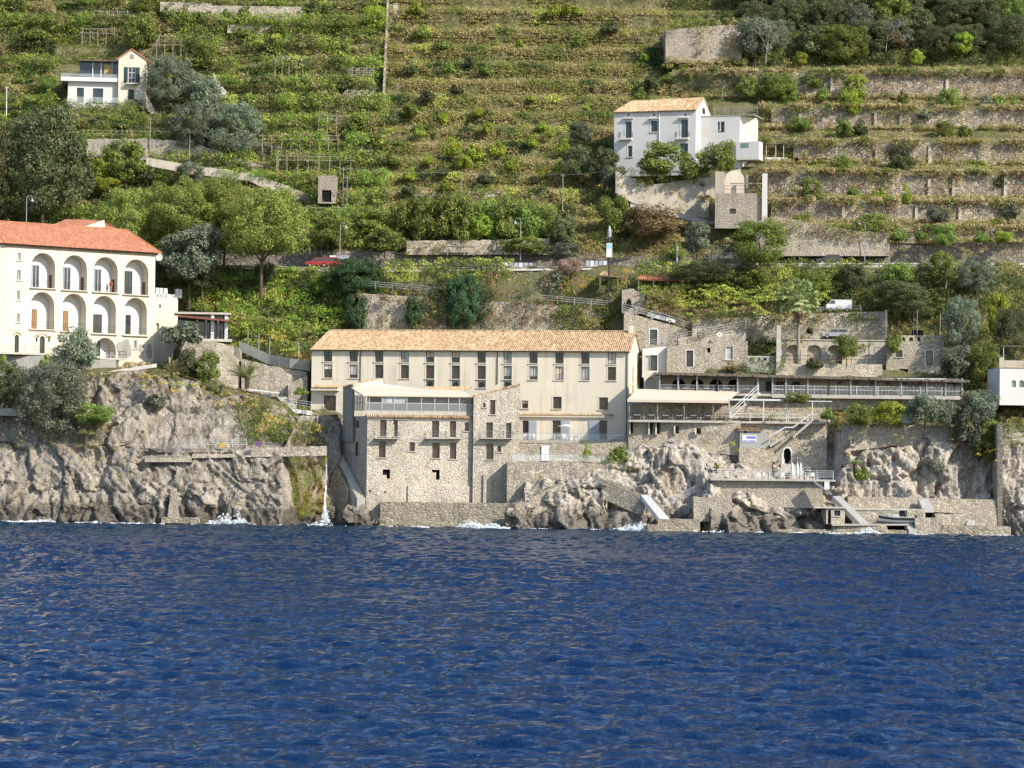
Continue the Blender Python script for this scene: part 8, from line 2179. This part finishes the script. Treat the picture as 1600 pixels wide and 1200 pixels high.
date_palm(134, 690, 407.0, 1.6, 'low fan of palm fronds with dead brown leaves on the left cliff', 26, 4)
date_palm(1336, 735, 395.4, 1.3, 'tiny dry palm tuft on the left of the right-hand cliff', 22, 6)
def agave(px, py, Y, L, label, seed, n=60):
    p = W(px, py, Y); t = thing('agave', label, 'agave', p); rng = random.Random(seed); m = MB()
    for k in range(n):
        az = rng.uniform(0, 6.28); el = rng.uniform(.1, 1.35); c = Vector((math.cos(az) * math.cos(el), math.sin(az) * math.cos(el), math.sin(el))); s = Vector((-math.sin(az), math.cos(az), 0)); l = L * rng.uniform(.7, 1.1)
        a = Vector((0, 0, .2)); b = a + c * l * .55; e = a + c * l + Vector((0, 0, -l * .12)); m.poly([a - s * .1, b - s * .19, e, b + s * .19, a + s * .1])
    m.build('leaves', leafmat('agave_leaves', (.16, .17, .06), (.34, .33, .14), (.55, .52, .28)), t)
    m = MB(); m.tube((0, 0, -.6), (0, 0, .3), .18, .12); m.build('stem', M_bark, t)
agave(268, 584, 408.5, 2.7, 'big spiky pale agave on the cliff below the villa', 2, 80)
agave(345, 608, 409.5, 1.2, 'smaller agave right of the big pale one on the cliff', 3, 40)
agave(1119, 735, 399.5, 1.2, 'small agave left of the bathing terrace', 4, 40)
def bare_tree(px, py, Y, H, label, seed, mat=None):
    p = W(px, py, Y); rng = random.Random(seed); m = MB()
    def br(a, d, L, r, lv):
        b = a + d * L; m.tube(a, b, r, r * .65, 5, False)
        if lv == 0: return
        for k in range(3 if lv > 1 else 4):
            dd = (d + Vector((rng.gauss(0, .55), rng.gauss(0, .5), rng.gauss(.12, .35)))).normalized(); br(a.lerp(b, rng.uniform(.6, 1)), dd, L * rng.uniform(.6, .82), r * .58, lv - 1)
    br(Vector((0, 0, -.5)), Vector((.1, 0, 1)).normalized(), H * .34, H * .013, 5)
    o = m.build('bare_tree', mat or M_palebark, None, True, p); tag(o, label, 'bare tree')
bare_tree(1196, 95, Yh(1196, 95) - 6, 9, 'leafless white branched tree left of the dark wood', 1)
bare_tree(1384, 75, Yh(1384, 75) - 5, 8, 'leafless grey tree inside the dark wood', 2)
bare_tree(1128, 148, Yh(1128, 148) - 4, 4, 'small leafless pale tree behind the farmhouse roof', 3)
bare_tree(1092, 545, 423.8, 4.5, 'bare brown climbing shrub, left one, on the stone house wall', 4, M_bark)
bare_tree(1172, 545, 423.5, 5.5, 'bare brown climbing shrub, right one, beside the pierced parapet', 5, M_bark)
bare_tree(815, 505, 436.5, 5, 'bare brown creeper on the pale lane wall above the hotel', 6, M_bark)
bare_tree(268, 560, 424.5, 4.5, 'thin leafless tree in front of the side block of the villa', 7)
bare_tree(1262, 440, 436, 4, 'leafless pale tree near the fan palm crown', 8)
def pole(px, yb, yt, Y, label, mat=M_pole, r=.09):
    p = W(px, yb, Y); m = MB(); h = W(px, yt, Y).z - p.z; m.tube((0, 0, -1), (0, 0, h), r, r * .7, 7); m.box(-.35, .35, -.04, .04, h - .3, h - .22)
    tag(m.build('utility_pole', mat, None, False, p), label, 'pole', 'thin poles on the slopes'); return p + Vector((0, 0, h))
pa = pole(296, 250, 203, Yh(296, 250) - 6, 'wooden pole before the wide olive trees')
pb = pole(234, 246, 184, Yh(234, 246) - 5, 'wooden pole right below the cream hill house')
pc = pole(110, 190, 178, Yh(110, 190) - 6, 'short pole among the hedge under the hill house')
pd = pole(434, 268, 228, Yh(434, 268) - 5, 'wooden pole at the right end of the crumbling path wall')
pe = pole(536, 312, 262, Yh(536, 312) - 6, 'left one of twin thin poles by the stone hut', M_steel, .06)
pf = pole(542, 315, 275, Yh(542, 315) - 6, 'right one of twin thin poles by the stone hut', M_steel, .06)
pg = pole(720, 300, 268, Yh(720, 300) - 4, 'thin pale pole on the slope above the orchard')
ph_ = pole(879, 320, 272, Yh(879, 320) - 4, 'pale wooden pole left of the bright shrub mound')
pk = pole(963, 300, 262, Yh(963, 300) - 8, 'thin dark pole at the left foot of the farmhouse', M_iron, .06)
pl = pole(10, 172, 135, Yh(10, 172) - 5, 'white post at the left edge below the vineyard', M_wpaint, .1)
def cable(a, b, sag, label):
    m = MB(); n = 10; P = [a.lerp(b, k / n) - Vector((0, 0, sag * 4 * (k / n) * (1 - k / n))) for k in range(n + 1)]
    for x, y in zip(P[:-1], P[1:]): m.tube(x, y, .018, n=4, caps=False)
    tag(m.build('overhead_cable', M_steel), label, 'cable')
cable(pc, pa, .6, 'pale cable from the hedge pole to the olive tree pole'); cable(pa, pd, .6, 'pale cable from the olive tree pole down to the path end'); cable(pd, pe, .6, 'cable from the path end to the twin poles'); cable(pe, pg, .5, 'cable crossing the slope above the orchard'); cable(pg, ph_, .5, 'cable between the orchard pole and the mound pole'); cable(ph_, pk, .4, 'cable reaching the pole under the farmhouse')
def pergola(x0, y0, x1, y1, label, nx=5, rows=2, off=3.5, hgt=2.2, depth=3.0, lean=0.0):
    Y = Yg((x0 + x1) / 2, y1) - off; b = W(x0, y1, Y); t = thing('pole_pergola', label, 'pergola', b); wd = W(x1, y1, Y).x - b.x; rise = W(x0, y0, Y).z - b.z
    rng = random.Random(int(x0))
    st = max(1, rows - 1)
    for r in range(rows):
        zr = (rise - hgt) * r / st
        for k in range(nx):
            m = MB(); x = wd * k / (nx - 1) + lean * r; m.tube((x, depth * r, zr - 1.0), (x + rng.uniform(-.1, .1), depth * r, zr + hgt + rng.uniform(0, .5)), .08, .06, 6); m.build('post', M_pole, t)
        for q in range(2): m = MB(); z = zr + hgt - q * .7; m.tube((-.4 + lean * r, depth * r, z), (wd + .4 + lean * r, depth * r, z + rng.uniform(-.15, .15)), .06); m.build('rail', M_pole, t)
    if rows > 1:
        for k in range(nx): m = MB(); x = wd * k / (nx - 1); m.tube((x, -.4, hgt), (x + lean * st, depth * st + .4, rise), .055); m.build('beam', M_pole, t)
pergola(430, 84, 484, 112, 'bare pole pergola in the upper middle of the vineyard', 6, 2, 4)
pergola(545, 98, 578, 128, 'bare pole frame, upper one beside the boundary wall', 4, 3, 4, 2, 2, .5)
pergola(535, 132, 576, 168, 'bare ladder like pole frame in the middle beside the boundary wall', 5, 4, 4, 2, 1.6, .3)
pergola(498, 178, 580, 200, 'bare pole pergola at the lower end of the boundary wall', 7, 2, 4)
pergola(410, 214, 528, 232, 'long pole pergola edge under the yellow vines', 9, 1, 4)
pergola(432, 248, 548, 264, 'long thin pole fence above the stone hut', 8, 1, 4.5)
pergola(130, 205, 265, 216, 'pole fence along the top of the crumbling path wall', 10, 1, 3.2, 1.4)
pergola(30, 56, 72, 72, 'bare pole pergola near the top left, left one', 4, 1, 3.5)
pergola(128, 48, 178, 64, 'bare pole pergola above the hill house', 5, 2, 3.5)
pergola(245, 52, 282, 84, 'bare pole frame right above the grey olives', 4, 2, 3.5)
pergola(152, 14, 198, 36, 'bare pole frame at the top above the hill house', 4, 2, 3.5)
pergola(464, 362, 512, 390, 'pole fence over the road wall right of the largest pine', 6, 1, 2.0)
pergola(478, 330, 545, 346, 'pole pergola under the curved pale path', 5, 1, 3)

# ------------------------------------------------------------------ water at the shore
def foam_mat():
    t = NT('sea_foam'); p = t.pos(); k = t.ramp(t.noise(p, 3, 5, .7), [(.3, (.55, .62, .66)), (.6, (.85, .87, .88))]); return t.base(k, .8, .2)
M_foam = foam_mat()
cv = Cover()
def spray(px, z, Y, w, h, n):
    for i in range(n):
        x = random.gauss(0, w * .42); q = max(0, 1 - abs(x) / w); p = Wz(px, z, Y) + Vector((x, random.uniform(-.8, .8), abs(random.gauss(0, h * .32)) * q))
        cv.clump(p, random.uniform(.1, .35), random.uniform(.08, .25), (1, 1, 1), 12, .15, True)
for a in ((352, .1, 396, 3.2, 2.2, 120), (372, .3, 396.5, 1.6, 2.6, 50), (500, .0, 398, 2.6, .6, 70), (508, .3, 403, .9, 2.4, 80), (735, .05, 394.5, 2.8, 1.6, 130), (770, .05, 394.5, 3.2, 1.0, 120), (660, .0, 395.5, 1.2, .4, 20), (985, .05, 393.5, 3.0, 1.0, 110), (1000, .1, 394, 1.4, 1.9, 60), (1357, .1, 389.0, 2.0, 1.4, 70), (66, .0, 398, 2.6, .8, 70), (35, .0, 398, 4, .3, 50), (145, .0, 397, 1.2, .5, 25), (210, .0, 396.5, 4, .25, 40), (1452, 0, 388, 2, .4, 30), (1310, 0, 388.6, 3, .25, 30), (1110, 0, 391, 4, .2, 24), (1560, 0, 387, 4, .2, 24), (640, 0, 395.8, 4, .2, 20)): spray(*a)
for px in np.arange(-10, 1610, 3.0):
    if noise.noise(Vector((px * .035, 1, 2))) < .06: continue
    Y = float(np.interp(px, KX, YB)) - 1.3 if not 590 < px < 800 else float(np.interp(px, (590, 800), (400, 396.5)))
    if px > 1205: Y = float(np.interp(px, (1205, 1300, 1580), (391.6, 390.6, 388.2)))
    for q in range(2): cv.clump(Wz(px + random.uniform(-2, 2), random.uniform(-.05, .12), Y - random.uniform(0, 1.2)), random.uniform(.15, .4), .07, (1, 1, 1), 9, .14)
o = cv.build('sea_foam', 'stuff', .9, mat=M_foam)
def waterfall():
    m = MB(); n = 26; rng = random.Random(2); V = []; k = 5
    for i in range(n + 1):
        q = i / n; y = 716 + (812 - 716) * q; x = 510 - 1.5 * q - 2.2 * q * q; w = .08 + .05 * q + (.32 * ((q - .7) / .3) ** 1.5 if q > .7 else 0)
        c = W(x, y, 404.2 - 1.2 * q ** 2)
        for j in range(k):
            u = (j / (k - 1) - .5) * 2; V.append(c + Vector((u * w + rng.uniform(-.05, .05), -.35 * w * (1 - u * u) + rng.uniform(-.08, .08) * (1 + q), 0)))
    m.add(V, [(i * k + j, i * k + j + 1, (i + 1) * k + j + 1, (i + 1) * k + j) for i in range(n) for j in range(k - 1)])
    tag(m.build('waterfall', plain('falling_water', (.62, .66, .68), .5, .3, .3), None, True), 'thin white waterfall dropping into the sea beside the mossy cliff', 'waterfall')
waterfall()
t = thing('satellite_dish', 'white satellite dish standing among the garden trees above the van', 'satellite dish', W(1414, 447, 436.0))
m = MB(); m.lathe([(.02, 0), (.3, .05), (.5, .16), (.53, .16), (.5, .2), (.3, .09)], n=16); o = m.build('dish', M_wpaint, t); o.rotation_euler = (R(70), 0, R(20)); o.location = (0, 0, .5)
m = MB(); m.tube((0, .1, -1.5), (0, .1, .5), .05); m.build('post', M_steel, t)
m = MB(); m.prism([(-.12, 0, 0), (.1, 0, 0), (.45, 0, 3.2), (.2, 0, 3.3)], (0, .08, 0)); tag(m.build('white_banner', M_wpaint, None, False, W(1478, 452, 434)), 'leaning narrow white board above the pierced parapet house', 'board')
t = thing('person', 'small person in red top standing on the third upper loggia of the villa', 'person', AF.wld(AF.hit(173, 455, .9)[0], .9, AF.hit(173, 455.5, .3)[1]))
me = bpy.data.meshes.new('body')
vv = [(0, 0, .92), (0, 0, 1.2), (0, 0, 1.42), (0, 0, 1.52), (0, 0, 1.66), (.1, 0, .88), (.11, -.03, .48), (.11, 0, .06), (-.1, 0, .88), (-.11, -.03, .48), (-.11, 0, .06), (.2, 0, 1.4), (.26, 0, 1.12), (.24, -.12, .9), (-.2, 0, 1.4), (-.26, 0, 1.12), (-.24, -.12, .9), (.11, -.14, .04), (-.11, -.14, .04)]
ee = [(0, 1), (1, 2), (2, 3), (3, 4), (0, 5), (5, 6), (6, 7), (0, 8), (8, 9), (9, 10), (2, 11), (11, 12), (12, 13), (2, 14), (14, 15), (15, 16), (7, 17), (10, 18)]
me.from_pydata(vv, ee, []); me.materials.append(M_skin)
o = put(bpy.data.objects.new('body', me), t); o.modifiers.new('skin', 'SKIN'); o.modifiers.new('sub', 'SUBSURF').levels = 1
rad = [.15, .14, .17, .06, .115, .1, .07, .045, .1, .07, .045, .06, .045, .04, .06, .045, .04, .035, .035]
for k, v in enumerate(me.skin_vertices[0].data): v.radius = (rad[k], rad[k] * .8); v.use_root = k == 0
m = MB(); m.lathe([(.19, .85), (.17, 1.1), (.22, 1.35), (.2, 1.45), (.09, 1.5)], n=12); m.build('red_top', M_red, t); m = MB(); m.lathe([(.125, 1.64), (.13, 1.72), (.09, 1.79), (.01, 1.81)], n=10); m.build('hair', M_bark, t)
